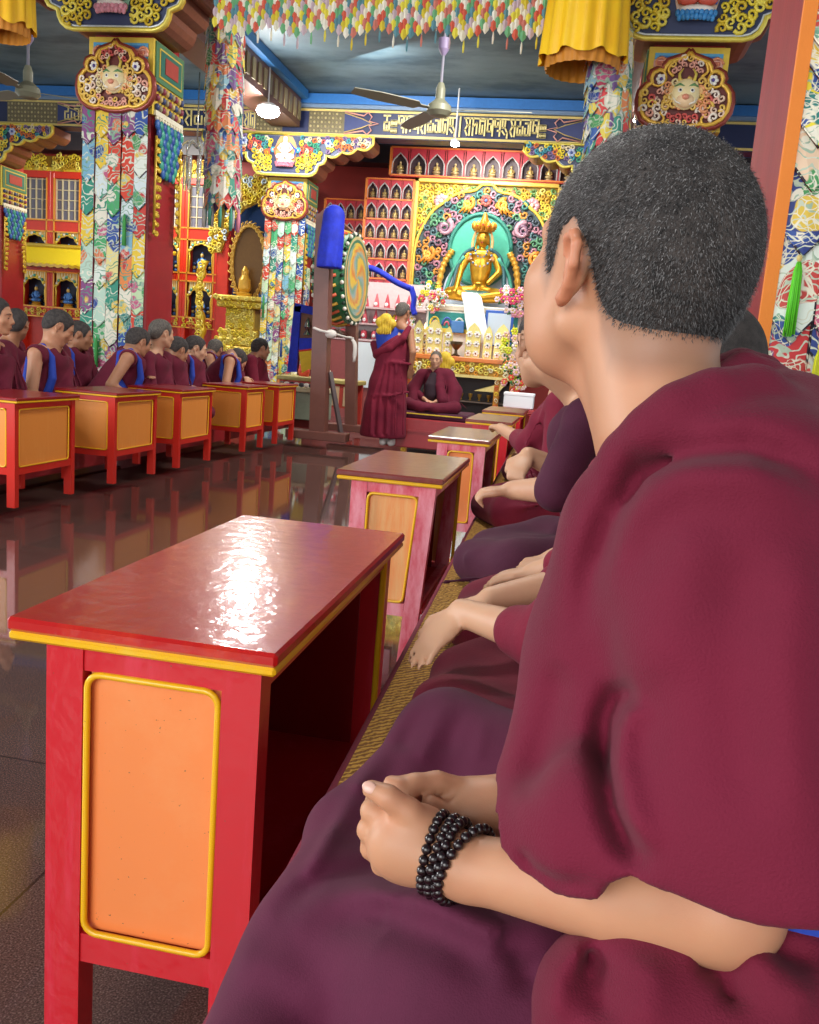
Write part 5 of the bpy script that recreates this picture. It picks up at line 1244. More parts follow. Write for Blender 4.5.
# near right banner: three wide strips with an orange tape edge and silk tassels
t = thing('brocade_hanging', (.40, 2.14, .5), 'near brocade banner with orange edge and silk tassels at the right edge of the photo', 'hanging', 'brocade hangings on the columns')
I = t.location
xl = .402; wd = .088
M_tape = mat('orange_tape', '#e8842c', .7, var=.05, bump=.2, bscale=300)
mb = MB(); mb.box((xl-I.x-.012, -.012, -.4), (xl-I.x+.016, .004, 3.4), srgb('#e8842c')); mb.build('edge_tape', M_tape, t)
near_cols = [
 [(2.2, '#c8503e'), (1.95, '#e8e2d0'), (1.715, '#a8dccf'), (1.66, '#e88a5a'), (1.54, '#ecd62e'), (1.45, '#e8c8a8'), (1.313, '#28397e'), (1.127, '#e4ece0'), (.93, '#cf3436'), (.7, '#e4e4dc'), (.4, '#e0b040')],
 [(2.2, '#4d9a84'), (1.9, '#dfe8dc'), (1.66, '#e08a60'), (1.47, '#1f3fae'), (1.36, '#e4ece0'), (1.223, '#2a3f86'), (1.12, '#cf4a62'), (1.06, '#243c84'), (.90, '#dfeadf'), (.72, '#c83a40'), (.4, '#dfe4e0')],
 [(2.2, '#dfe8dc'), (1.8, '#e6cf58'), (1.5, '#c83c3c'), (1.25, '#e6e2d0'), (.98, '#b8484a'), (.8, '#dfe8dc'), (.4, '#e6cf58')],
 [(2.3, '#4d9a84'), (1.8, '#e8e2d0'), (1.3, '#2f4088'), (.9, '#dfe8dc'), (.5, '#c83c3c')],
 [(2.1, '#e6cf58'), (1.6, '#c83c3c'), (1.2, '#dfe8dc'), (.8, '#2f4088'), (.4, '#e8e2d0')]]
for i, cols in enumerate(near_cols):
    mb = MB(); x0 = xl+.014+i*wd-I.x+.002; x1 = x0+wd-.004; zt = 3.2; y = -.004*(i % 2)
    for j, (zb, c) in enumerate(cols):
        M_ = (x0+x1)/2; zb2 = zb-I.z; z_ = zt+.0
        vs = [(x0, y-.002*(j % 2), z_+.05), (M_, y-.008, z_+.05 if j == 0 else z_), (x1, y-.002*(j % 2), z_+.05), (x0, y-.010, zb2+.05), (M_, y-.02, zb2), (x1, y-.010, zb2+.05)]
        if j: vs[1] = (M_, y-.006, z_)
        mb.raw(vs, [(0, 1, 4, 3), (1, 2, 5, 4)], srgb(c))
        mb.tube([vs[3], vs[4], vs[5]], .0025, srgb('#2a2430'), 4)
        zt = zb2
    mb.tube([(x1+.002, y-.008, -.4), (x1+.002, y-.008, 3.3)], .0025, srgb('#2a2430'), 4)
    mb.build('strip', M_broc, t)
M_tassel = mat('silk_tassel', '#ffffff', .5, attr=True, bump=.8, bscale=500, stretch=(1, 1, .05), sheen=.5)
for (px, py, px2, py2, c) in ((799, 262, 785, 333, '#62d32a'), (820, 350, 807, 428, '#dde02a')):
    a = atY(px, py, 2.10); b_ = atY(px2, py2, 2.10); b_.x = a.x+.0; mb = MB()
    a -= I; b_ -= I
    mb.ell(a+Vector((0, 0, .008)), (.006, .006, .008), srgb('#d9c07a'))
    cc = srgb(c)
    rnd = random.Random(5)
    for q in range(26):
        an = rnd.uniform(0, 6.28); r = rnd.uniform(.2, 1)
        d = Vector((math.cos(an)*r, math.sin(an)*r, 0))
        mb.tube([a+d*.004, a+Vector((0, 0, -.02))+d*.008, a.lerp(b_, .5)+d*.011, b_+d*.013+Vector((0, 0, rnd.uniform(-.008, .008)))], [.0012, .0026, .0026, .0018], shade(cc, rnd.uniform(.75, 1.1)), 4)
    mb.build('tassel', M_tassel, t)
# ================================================================ long mat bench and the near row of desks
M_mat = bpy.data.materials.new('woven_straw_mat'); M_mat.use_nodes = True
_t = NT(M_mat); _b = _t.n['Principled BSDF']; _b.inputs['Roughness'].default_value = .8
_tc = _t.add('ShaderNodeTexCoord'); _mp = _t.add('ShaderNodeMapping'); _mp.inputs['Rotation'].default_value = (0, 0, .78); _t.link(_tc.outputs['Object'], _mp.inputs[0])
_w = _t.add('ShaderNodeTexWave', wave_type='BANDS'); _w.inputs['Scale'].default_value = 26; _w.inputs['Distortion'].default_value = 5; _w.inputs['Detail'].default_value = 2; _w.inputs['Detail Scale'].default_value = 3
_t.link(_mp.outputs[0], _w.inputs['Vector'])
_r = _t.add('ShaderNodeValToRGB'); _e = _r.color_ramp.elements; _e[0].position = .2; _e[0].color = srgb('#8a5a20')+(1,); _e[1].position = .7; _e[1].color = srgb('#d3a045')+(1,)
_t.link(_w.outputs['Fac'], _r.inputs[0]); _t.link(_r.outputs[0], _b.inputs['Base Color'])
_bp = _t.add('ShaderNodeBump'); _bp.inputs['Strength'].default_value = .8; _bp.inputs['Distance'].default_value = .005; _t.link(_w.outputs['Fac'], _bp.inputs['Height']); _t.link(_bp.outputs[0], _b.inputs['Normal'])

BZ = .35
t = thing('seating_bench', (0, 0, FZ), 'long low red seating bench running beside the near desks under the near row', 'bench')
def strip(y, z0, z1, xa, xb): return [(xa+y*-.024, y, z0), (xb, y, z0), (xb, y, z1), (xa+y*-.024, y, z1)]
mb = MB()
def slab(mb, xa, xb, ya, yb, z0, z1, c):
    sk = -.024; v = [(xa+ya*sk, ya, z0), (xb, ya, z0), (xb, yb, z0), (xa+yb*sk, yb, z0), (xa+ya*sk, ya, z1), (xb, ya, z1), (xb, yb, z1), (xa+yb*sk, yb, z1)]
    mb.raw(v, [(0, 3, 2, 1), (4, 5, 6, 7), (0, 1, 5, 4), (1, 2, 6, 5), (2, 3, 7, 6), (3, 0, 4, 7)], c)
slab(mb, -.262, .33, -.5, 8.0, 0, BZ-FZ-.03, srgb('#8a1f26')); slab(mb, -.268, .335, -.5, 8.0, BZ-FZ-.055, BZ-FZ-.03, srgb('#6e1c26'))
mb.build('platform', M_red, t)
t = thing('straw_mat', (0, 0, BZ-.03), 'golden woven straw mat with maroon piping laid along the bench', 'mat')
mb = MB(); slab(mb, -.272, .335, -.5, 8.0, .0, .03, srgb('#c99a4a')); mb.build('woven_surface', M_mat, t)
mb = MB(); mb.tube([(-.276-.024*y, y, .012) for y in np.linspace(-.5, 8.0, 30)], .014, srgb('#6e1c2c'), 8); mb.build('piping', mat('maroon_piping', '#7a2036', .8, bump=.5, bscale=400), t)

def painted_wood(name, base, worn, amount=.5, rough=.32, coat=.4, streak=(14, 14, 2)):
    m = bpy.data.materials.new(name); m.use_nodes = True; t = NT(m); b = t.n['Principled BSDF']
    b.inputs['Roughness'].default_value = rough; b.inputs['Coat Weight'].default_value = coat; b.inputs['Coat Roughness'].default_value = .12
    tc = t.add('ShaderNodeTexCoord'); mp = t.add('ShaderNodeMapping'); mp.inputs['Scale'].default_value = streak; t.link(tc.outputs['Object'], mp.inputs[0])
    n = t.add('ShaderNodeTexNoise'); n.inputs['Scale'].default_value = 1; n.inputs['Detail'].default_value = 8; n.inputs['Roughness'].default_value = .7; t.link(mp.outputs[0], n.inputs['Vector'])
    r = t.add('ShaderNodeMapRange'); r.inputs[1].default_value = .62-.25*amount; r.inputs[2].default_value = .82-.2*amount; t.link(n.outputs['Fac'], r.inputs[0])
    mx = t.add('ShaderNodeMix', data_type='RGBA'); mx.inputs[6].default_value = srgb(base)+(1,); mx.inputs[7].default_value = srgb(worn)+(1,); t.link(r.outputs[0], mx.inputs[0])
    n2 = t.add('ShaderNodeTexNoise'); n2.inputs['Scale'].default_value = 160; n2.inputs['Detail'].default_value = 2; t.link(tc.outputs['Object'], n2.inputs['Vector'])
    r2 = t.add('ShaderNodeMapRange'); r2.inputs[1].default_value = .74; r2.inputs[2].default_value = .77; t.link(n2.outputs['Fac'], r2.inputs[0])
    mx2 = t.add('ShaderNodeMix', data_type='RGBA'); t.link(mx.outputs[2], mx2.inputs[6]); mx2.inputs[7].default_value = srgb('#7a5a3c')+(1,); t.link(r2.outputs[0], mx2.inputs[0])
    t.link(mx2.outputs[2], b.inputs['Base Color'])
    n4 = t.add('ShaderNodeTexNoise'); n4.inputs['Scale'].default_value = 38; n4.inputs['Detail'].default_value = 7; n4.inputs['Roughness'].default_value = .75; t.link(tc.outputs['Object'], n4.inputs['Vector'])
    ad = t.add('ShaderNodeMath', operation='MULTIPLY_ADD'); t.link(n4.outputs['Fac'], ad.inputs[0]); ad.inputs[1].default_value = .55; t.link(n.outputs['Fac'], ad.inputs[2])
    bp = t.add('ShaderNodeBump'); bp.inputs['Strength'].default_value = .12; bp.inputs['Distance'].default_value = .003; t.link(ad.outputs[0], bp.inputs['Height']); t.link(bp.outputs[0], b.inputs['Normal']); n5 = t.add('ShaderNodeTexNoise'); n5.inputs['Scale'].default_value = 26; n5.inputs['Detail'].default_value = 2.5; t.link(tc.outputs['Object'], n5.inputs['Vector'])
    cb = t.add('ShaderNodeBump'); cb.inputs['Strength'].default_value = .6; cb.inputs['Distance'].default_value = .0035; t.link(n5.outputs['Fac'], cb.inputs['Height']); t.link(cb.outputs[0], b.inputs['Coat Normal']); b.inputs['Specular IOR Level'].default_value = .35
    return m
MW = dict(
 red=painted_wood('red_painted_wood', '#c81f2a', '#d83a52', .35), redd=painted_wood('deep_red_painted_wood', '#8c1418', '#a3202a', .3),
 top=painted_wood('worn_red_tabletop', '#b81410', '#cc3a18', .5, .3, .75, (6, 2, 3)), brown=painted_wood('worn_brown_tabletop', '#7a2b28', '#8e5a40', .45, .28, .6, (5, 2, 3)),
 orange=painted_wood('orange_panel', '#f08c4c', '#f29a5c', .3, .4, .25, (3, 3, 3)), worn=painted_wood('worn_orange_panel', '#f09a58', '#f0c080', .8, .45, .2, (20, 20, 2)),
 yellow=painted_wood('yellow_moulding', '#eab412', '#e8c03a', .3), pink=painted_wood('faded_pink_wood', '#d4485c', '#eea0ac', .9, .38, .3, (10, 10, 3)),
 redhi=painted_wood('bright_red_wood', '#cc2a1e', '#d63c2a', .25), orange2=painted_wood('amber_panel', '#e8913e', '#ec9c4c', .35, .4, .3), bare=painted_wood('bare_worn_edge', '#7a4a34', '#a07a58', .6))
def desk(name, label, x0, x1, y0, y1, ztop, rail, k, open_side, mats, taper=0, group='near desks'):
    """low monastery desk standing on FZ; open_side: 'x+' leaves the side to the sitter open"""
    top, body, pan, yel = (MW[m] for m in mats)
    t = thing(name, ((x0+x1)/2, (y0+y1)/2, FZ), label, 'desk', group); I = t.location
    L = lambda x, y, z: Vector((x, y, z))-I
    ov = .056*k; th = .022*k
    mb = MB(); mb.cbox(L(x0, y0, ztop-th), L(x1, y1, ztop), ch=.005*k); mb.build('tabletop', top, t)
    mb = MB(); mb.cbox(L(x0+.002, y0+.002, ztop-th-.014*k), L(x1-.002, y1-.002, ztop-th), ch=.004*k); mb.build('yellow_edge', yel, t)
    bx0, bx1, by0, by1 = x0+ov, x1-ov*.5, y0+ov*.35, y1-ov*.35; zt = ztop-th-.014*k; lw = .060*k
    def corner(ix, iy, z):  # slight inward slope of the legs towards the floor
        f = taper*(zt-z)
        return (bx0 if ix == 0 else bx1-f*1.0), (by0 if iy == 0 else by1)
    for ix in (0, 1):
        for iy in (0, 1):
            mb = MB(); vs = []
            for z in (FZ, zt):
                cx, cy = corner(ix, iy, z); sx = 1 if ix == 0 else -1; sy = 1 if iy == 0 else -1
                lw2 = lw if ix or taper == 0 else lw
                for a, b_ in ((0, 0), (1, 0), (1, 1), (0, 1)): vs.append(L(cx+sx*lw2*a, cy+sy*.045*k*b_, z))
            mb.raw(vs, [(0, 3, 2, 1), (4, 5, 6, 7), (0, 1, 5, 4), (1, 2, 6, 5), (2, 3, 7, 6), (3, 0, 4, 7)])
            mb.build('leg', body, t)
    # rails round the ends and sides
    def bar(lo, hi): r = MB(); r.box(lo, hi); r.build('rail', body, t)
    for iy in (0, 1):
        ya, yb = (by0+.004*k, by0+.036*k) if iy == 0 else (by1-.036*k, by1-.004*k)
        bar(L(bx0+lw, ya, zt-.040*k), L(bx1-lw, yb, zt))
        f = taper*(zt-rail); bar(L(bx0+lw, ya, rail), L(bx1-lw-f, yb, rail+.05*k))
    sides = [0] if open_side == 'x+' else [0, 1]
    for ix in (0, 1):
        xa, xb = (bx0+.004*k, bx0+.036*k) if ix == 0 else (bx1-.036*k, bx1-.004*k)
        bar(L(xa, by0+.045*k, zt-.040*k), L(xb, by1-.045*k, zt))
        if ix in sides or True:
            f = taper*(zt-rail) if ix else 0
            bar(L(xa-f, by0+.045*k, rail), L(xb-f, by1-.045*k, rail+.05*k))
    def panel(O, A, wd, zb, zt_, out, shr=0):
        M = Matrix((A, -out, Vector((0, 0, 1)))).transposed().to_4x4(); M.translation = O
        H_ = zt_-zb; sx = lambda x, z: x*(1-shr/wd*(1-z/H_))
        p = MB(); p.raw([M @ Vector((sx(x, z), y, z)) for y in (.012*k, .02*k) for x, z in ((0, 0), (wd, 0), (wd, H_), (0, H_))], [(0, 1, 2, 3), (7, 6, 5, 4), (0, 4, 5, 1), (1, 5, 6, 2), (2, 6, 7, 3), (3, 7, 4, 0)]); p = p.build('side_panel', pan, t)
        m = MB(); q = [(0, 0), (wd, 0), (wd, zt_-zb), (0, zt_-zb)]; r = .0055*k; n = 5; cp = []; R_ = .022*k
        for i, (cx, cz) in enumerate(((wd-R_, zt_-zb-R_), (R_, zt_-zb-R_), (R_, R_), (wd-R_, R_))):
            for j in range(n): a = PI/2*i+PI/2*j/(n-1); xx, zz = cx+R_*math.cos(a), cz+R_*math.sin(a); cp.append(M @ Vector((sx(xx, zz), 0, zz)))
        m.tube(cp+[cp[0]], r, n=8, cap=False); m = m.build('moulding', yel, p)
    zb = rail+.05*k+.004*k; ztp = zt-.040*k-.004*k
    f = taper*(zt-rail)
    panel(L(bx0+lw+.006*k, by0+.004*k, zb), Vector((1, 0, 0)), bx1-bx0-2*lw-.012*k, zb, ztp, Vector((0, -1, 0)), f)
    panel(L(bx1-lw-.006*k, by1-.004*k, zb), Vector((-1, 0, 0)), bx1-bx0-2*lw-.012*k, zb, ztp, Vector((0, 1, 0)))
    panel(L(bx0+.004*k, by1-.05*k, zb), Vector((0, -1, 0)), by1-by0-.1*k-.03*k, zb, ztp, Vector((-1, 0, 0)))
    if open_side != 'x+':
        panel(L(bx1-.004*k, by0+.05*k, zb), Vector((0, 1, 0)), by1-by0-.1*k-.03*k, zb, ztp, Vector((1, 0, 0)))
    mb = MB(); mb.box(L(bx0+.03*k, by0+.03*k, rail+.01*k), L(bx1-.02*k, by1-.03*k, rail+.03*k)); mb.build('shelf', MW['red'], t)
    if open_side == 'x+':
        for lo, hi in (((bx0+.04*k, by0+.03*k, rail+.03), (bx0+.05*k, by1-.03*k, zt)), ((bx0+.05*k, by1-.05*k, rail+.03), (bx1-.06*k-(taper and .04), by1-.04*k, zt)), ((bx0+.05*k, by0+.035*k, rail+.03), (bx1-.06*k-(taper and .04), by0+.045*k, zt))):
            mb = MB(); mb.box(L(*lo), L(*hi)); mb.build('inner_board', MW['redd'], t)
        mb = MB()
        for (yy) in (by1-.045*k-.002,): 
            mb.cbox(L(bx1-.012*k, yy-.012*k, rail), L(bx1+.003*k, yy, zt), ch=.003)
        mb.build('yellow_bead', yel, t)
    return t
desk('monastery_desk', 'large glossy red desk with an orange end panel, nearest the camera', -.80, -.373, 1.145, 2.11, .6, .03, 1, 'x+', ('top', 'red', 'orange', 'yellow'))
desk('monastery_desk', 'second desk with brown worn top and faded pink frame, behind the big red desk', -.835, -.43, 3.15, 3.97, .6, .06, 1, 'x+', ('brown', 'pink', 'worn', 'yellow'), .055)
desk('monastery_desk', 'third desk in the right row, pale worn top, pinkish left leg', -.79, -.43, 4.95, 5.78, .6, .06, 1, 'x+', ('brown', 'pink', 'orange', 'yellow'))
desk('monastery_desk', 'fourth desk in the right row, with a hand resting on its top', -.79, -.43, 6.7, 7.6, .6, .06, 1, 'x+', ('brown', 'red', 'orange', 'yellow'))
desk('monastery_desk', 'fifth desk in the right row, just before the white box', -.82, -.43, 8.2, 9.1, .6, .06, 1, 'x+', ('brown', 'red', 'orange', 'yellow'))
K = 1.1165
FL = [(4.51, .59, 'at the left edge of the photo'), (5.62, .60, 'second of the far row from the left'), (6.64, .62, 'third of the far row from the left'), (8.09, .50, 'fourth of the far row, under a monk bent over it'), (9.03, .57, 'last of the far row, beside the drum post')]
for i, (y, ln, s) in enumerate(FL):
    desk('monastery_desk', 'red desk with amber panels, ' + s, (-3.12-.40)*K, -3.05*K, (y-.04)*K, (y+ln+.02)*K, .585, .09, .95, '', ('redd', 'redhi', 'orange2', 'yellow'), group='far desks')
# ================================================================ heads (shared by every figure)
def skin_mat(name, base, blush):
    m = bpy.data.materials.new(name); m.use_nodes = True; t = NT(m); b = t.n['Principled BSDF']
    b.inputs['Roughness'].default_value = .52; b.inputs['Subsurface Weight'].default_value = .12; b.inputs['Subsurface Radius'].default_value = (1, .35, .2); b.inputs['Subsurface Scale'].default_value = .008
    a = t.add('ShaderNodeAttribute', attribute_name='Col'); tc = t.add('ShaderNodeTexCoord')
    n = t.add('ShaderNodeTexNoise'); n.inputs['Scale'].default_value = 22; n.inputs['Detail'].default_value = 4; t.link(tc.outputs['Object'], n.inputs['Vector'])
    r = t.add('ShaderNodeMapRange'); r.inputs[1].default_value = .45; r.inputs[2].default_value = .75; r.inputs[4].default_value = .35; t.link(n.outputs['Fac'], r.inputs[0])
    rgb = t.add('ShaderNodeMix', data_type='RGBA'); t.link(r.outputs[0], rgb.inputs[0]); rgb.inputs[6].default_value = srgb(base)+(1,); rgb.inputs[7].default_value = srgb(blush)+(1,)
    mx = t.add('ShaderNodeMix', data_type='RGBA', blend_type='MULTIPLY'); mx.inputs[0].default_value = 1; t.link(rgb.outputs[2], mx.inputs[6]); t.link(a.outputs['Color'], mx.inputs[7])
    t.link(mx.outputs[2], b.inputs['Base Color'])
    n3 = t.add('ShaderNodeTexNoise'); n3.inputs['Scale'].default_value = 700; t.link(tc.outputs['Object'], n3.inputs['Vector'])
    bp = t.add('ShaderNodeBump'); bp.inputs['Strength'].default_value = .12; bp.inputs['Distance'].default_value = .001; t.link(n3.outputs['Fac'], bp.inputs['Height']); t.link(bp.outputs[0], b.inputs['Normal'])
    return m
M_skin = skin_mat('skin_warm', '#bf8a69', '#bd7b60'); M_skin2 = skin_mat('skin_tan', '#b07c5c', '#9f6850'); M_skin3 = skin_mat('skin_light', '#cb9c7c', '#c28a70')
M_hair = mat('short_dark_hair', '#2b2625', .75, color2='#443d3a', vscale=45, bump=.9, bscale=500); M_hairg = mat('short_grey_hair', '#4a443f', .75, color2='#6a625a', vscale=60, bump=.7, bscale=420)
M_eye = mat('eye', '#2a1c18', .3)

def frame(c, F, tilt=0, roll=0):
    """local (x left, y front, z up) to world; F = horizontal facing, tilt nods down"""
    F = Vector((F[0], F[1], 0)).normalized(); U = Vector((0, 0, 1)); Lf = U.cross(F)
    q = Matrix.Rotation(tilt, 3, Lf); F2 = q @ F; U2 = q @ U
    q2 = Matrix.Rotation(roll, 3, F2); L2 = q2 @ Lf; U2 = q2 @ U2
    M = Matrix((L2, F2, U2)).transposed().to_4x4(); M.translation = Vector(c); return M
def add_head(g, M, s=1.0, fine=True, ear=(.080, -.012), es=1.0):
    R = np.array(M.to_3x3()); T = lambda p: M @ (Vector(p)*s)
    e = lambda c, r, k=.02, op='u': g.ell(T(c), [x*s for x in r], k*s, op, R)
    c_ = lambda a, b, ra, rb, k=.02, op='u': g.cap(T(a), T(b), ra*s, rb*s, k*s, op)
    e((0, -.018, .036), (.080, .104, .090), .02)
    e((0, -.06, .0), (.062, .058, .075), .04)
    e((0, .032, -.022), (.064, .066, .088), .04)
    for q in (1, -1):
        c_((q*.055, -.005, -.052), (q*.02, .066, -.092), .02, .018, .035)
        e((q*.044, .060, -.022), (.024, .022, .022), .03)
        c_((q*.05, .066, .026), (q*.014, .088, .026), .011, .011, .02)
    e((0, .074, -.098), (.020, .018, .016), .03)
    e((0, .086, -.052), (.026, .014, .02), .02)
    c_((0, .092, .018), (0, .112, -.026), .008, .013, .012)
    for q in (1, -1):
        e((q*.012, .102, -.032), (.009, .011, .008), .008)
        e((q*.033, .098, .002), (.015, .012, .010), .012, 's')
        e((q*.033, .082, .002), (.013, .010, .011), .006)
    e((0, .099, -.058), (.022, .008, .0055), .006); e((0, .097, -.069), (.018, .008, .006), .006)
    if fine: e((0, .108, -.0635), (.022, .006, .0012), .002, 's')
    for q in (1, -1):   # ears: rim, bowl and lobe standing off the skull
        O = Vector((q*ear[0], ear[1], -.004))
        P = lambda a, b, o=0: O+Vector((q*(.012+o+.16*max(0, -(a))*1.0)*es, a*es, b*es))
        g.chain([T(P(.012, .014)), T(P(.010, .030)), T(P(-.006, .035, .003)), T(P(-.02, .026, .006)), T(P(-.022, .006, .006)), T(P(-.012, -.014, .002)), T(P(.0, -.030, -.002)), T(P(.006, -.036, -.005))], [.0045*s*es, .0055*s*es, .006*s*es, .006*s*es, .006*s*es, .006*s*es, .0075*s*es, .006*s*es], .006*s)
        e(P(-.004, .002, -.008), (.008*es, .019*es, .028*es), .010)
        if fine: e(P(.004, .008, .006), (.010, .010, .016), .004, 's')
def hairline(L):
    """L: local coords (N,3) in head units; >0 where hair grows"""
    y = L[:, 1]; z = L[:, 2]
    zm = np.interp(y, [-.12, -.095, -.07, -.052, -.040, -.022, 0, .016, .026, .034, .046, .058, .075, .10], [-.062, -.070, -.068, -.045, -.005, .03, .042, .030, .0, -.018, .0, .05, .078, .088])
    return z-zm
def make_hair(M, s, step, material, parent, thick=.0025, shift=0.0, name='hair', density=None):
    Mi = np.array(M.inverted()); h = SDF()
    R = np.array(M.to_3x3()); T = lambda p: M @ (Vector(p)*s)
    h.ell(T((0, -.018, .036)), [.080*s, .104*s, .090*s], .02*s, 'u', R); h.ell(T((0, -.06, .0)), [.062*s, .058*s, .075*s], .04*s, 'u', R); h.ell(T((0, .032, -.022)), [.064*s, .066*s, .088*s], .04*s, 'u', R)
    def f(P):
        L = (P @ Mi[:3, :3].T+Mi[:3, 3])/s
        hd = hairline(L)-shift+.003*np.sin(L[:, 1]*260)+.002*np.sin(L[:, 0]*330)
        t = np.clip(hd/.02, 0, 1); return h(P)-s*(thick*t+.0012)+np.where(hd < 0, -hd*1.0, 0)*1.0
    c = T((0, -.02, .03)); r = .15*s
    return polymesh(f, [c[i]-r for i in range(3)], [c[i]+r for i in range(3)], step, name, material, parent)
# ================================================================ the foreground monk
def wp(px, py, d): return at(px, py, d)
M_shawl = mat('maroon_shawl_wool', '#6c1630', .86, color2='#63142b', vscale=3, bump=.35, bscale=520, sheen=.35)
M_skirt = mat('plum_skirt_cotton', '#5a1d39', .84, color2='#501a33', vscale=4, bump=.25, bscale=600, sheen=.25)
M_blue = mat('blue_lining_cloth', '#1f3fa8', .75, bump=.2, bscale=400)
MK = thing('person', (.15, .85, BZ), 'young monk with shaved head in maroon shawl filling the right foreground, hands clasped', 'person')
MI = Vector(MK.location)
def loc(p): return Vector(p)-MI
HF = Vector((-.61, .79, 0)); HC = wp(630, 272, .79)
HM = frame(HC, HF, -.17, -.0); HM.translation -= MI
HS = .94
g = SDF(); add_head(g, HM, HS, True, (.0775, -.020), .86)
g.ell(HM @ Vector((.028*HS, .048*HS, -.072*HS)), (.033, .033, .034), .03); g.ell(HM @ Vector((.030*HS, .056*HS, -.036*HS)), (.032, .026, .036), .03)
NB = loc(wp(664, 430, .75))                      # base of the neck
hm = lambda p: HM @ (Vector(p)*HS)
g.cap(hm((0, -.035, -.045)), NB, .053, .056, .035)
g.cap(hm((0, .02, -.085)), loc(wp(640, 448, .785)), .028, .032, .04)
SHL = loc(wp(745, 520, .70)); SHR = loc(wp(610, 520, .98))
g.cap(NB+Vector((.02, .01, -.04)), SHL+Vector((.01, .02, -.02)), .036, .042, .04); g.cap(NB+Vector((.02, .03, -.03)), SHR+Vector((.06, 0, -.03)), .040, .04, .04)
g.cap(loc(wp(675, 520, .84)), loc(wp(650, 800, .92)), .075, .10, .08)
EL = loc(wp(722, 902, .665)); WR = loc(wp(468, 868, .765))
g.cap(SHL, EL, .048, .043, .03); g.chain([EL, loc(wp(620, 895, .705)), WR], [.045, .040, .0262], .02)
# right arm, mostly inside the shawl
ER = loc(wp(600, 760, 1.0)); WR2 = loc(wp(495, 806, .86))
g.cap(SHR+Vector((.06, 0, -.03)), ER, .048, .04, .03); g.cap(ER, WR2, .038, .025, .03)
# left hand: back of the hand to the camera, fingers curling round the right hand's fingers
g.ell(loc(wp(410, 843, .788)), (.040, .030, .036), .025, R=np.array(Matrix.Rotation(.5, 3, 'Z')))
g.cap(WR, loc(wp(425, 850, .783)), .026, .030, .02)
def fin(pts, rs, k=.006): g.chain([loc(wp(*p)) for p in pts], rs, k, kk=.006)
fin([(432, 838, .782), (408, 812, .772), (388, 797, .768), (371, 789, .772)], [.0165, .0125, .0105, .0085], .012)     # thumb lying on top
fin([(398, 826, .785), (372, 811, .792), (376, 800, .822), (398, 800, .836)], [.0125, .0105, .0095, .0085])   # index
fin([(396, 844, .79), (369, 830, .797), (372, 820, .828), (396, 818, .842)], [.0125, .0108, .0098, .0085])    # middle
fin([(396, 860, .795), (372, 848, .802), (376, 840, .83), (398, 836, .842)], [.012, .0105, .0095, .008])     # ring
fin([(402, 872, .80), (381, 865, .806), (386, 857, .83), (404, 852, .84)], [.011, .009, .0085, .0075])      # little
# right hand: fingers laid across, tips showing above the left thumb
g.ell(loc(wp(470, 803, .862)), (.036, .036, .020), .02, R=np.array(Matrix.Rotation(.4, 3, 'Z')))
g.cap(WR2, loc(wp(472, 806, .862)), .025, .024, .02)
fin([(462, 790, .862), (437, 783, .852), (415, 784, .842), (408, 795, .832)], [.0125, .0115, .010, .0085])
fin([(458, 797, .868), (430, 790, .862), (406, 786, .848), (399, 786, .835)], [.0125, .0115, .010, .0085])
fin([(456, 806, .872), (425, 798, .868), (400, 790, .856), (391, 784, .840)], [.0125, .011, .010, .0085])
fin([(460, 814, .872), (432, 812, .87), (408, 806, .858)], [.0115, .010, .0085])
fin([(470, 812, .850), (448, 815, .838), (430, 804, .832)], [.0135, .0115, .009])
Mi_ = np.array(HM.inverted())
def monk_col(V):
    L = (V @ Mi_[:3, :3].T+Mi_[:3, 3])/HS; hd = hairline(L); inhead = (L[:, 2] > -.13) & (np.abs(L[:, 0]) < .085)
    st = np.clip(1-(-hd)/.022, 0, 1)*np.where(inhead & (L[:, 1] < .07), 1, 0)
    ear = (np.abs(L[:, 0]) > .084) & (np.abs(L[:, 2]) < .06) & (L[:, 1] < .03)
    c = np.ones((len(V), 3)); c = c*(1-st[:, None]*np.array([.38, .36, .33])); c[ear] = c[ear]*np.array([1.0, .80, .76])
    return c
lo = Vector((min(-.32, 0), -.32, .1)); 
body = polymesh(g, (-.36, -.30, .08), (.24, .48, .94), .0032, 'body', M_skin, MK, monk_col, 2)
hair = make_hair(HM, HS, .003, M_hair, MK, .003)
# very short hairs standing on the scalp
hv = np.empty(len(hair.data.vertices)*3); hair.data.vertices.foreach_get('co', hv); hv = hv.reshape(-1, 3)
hn = np.array([v.normal[:] for v in hair.data.vertices]); Lh = (hv @ Mi_[:3, :3].T+Mi_[:3, 3])/HS
ok = np.where(hairline(Lh) > .0)[0]; rg = np.random.default_rng(3); pick = rg.choice(ok, 52000)
U_ = np.array(HM.to_3x3() @ Vector((0, 0, 1))); Fv = np.array(HM.to_3x3() @ Vector((0, 1, 0)))
P0 = hv[pick]+rg.normal(0, .0012, (len(pick), 3)); N0 = hn[pick]
dr = N0*.55+(-U_*.75+Fv*.1)[None]+rg.normal(0, .22, P0.shape); dr /= np.linalg.norm(dr, axis=1)[:, None]
sd = np.cross(dr, N0); sd /= np.linalg.norm(sd, axis=1)[:, None]+1e-9
ln = rg.uniform(.0020, .0038, len(pick))[:, None]; wd = .00042
tri = np.stack([P0-sd*wd-N0*.0006, P0+sd*wd-N0*.0006, P0+dr*ln], 1).reshape(-1, 3)
me = bpy.data.meshes.new('stubble'); me.vertices.add(len(tri)); me.vertices.foreach_set('co', tri.astype(np.float32).ravel()); nt = len(pick)
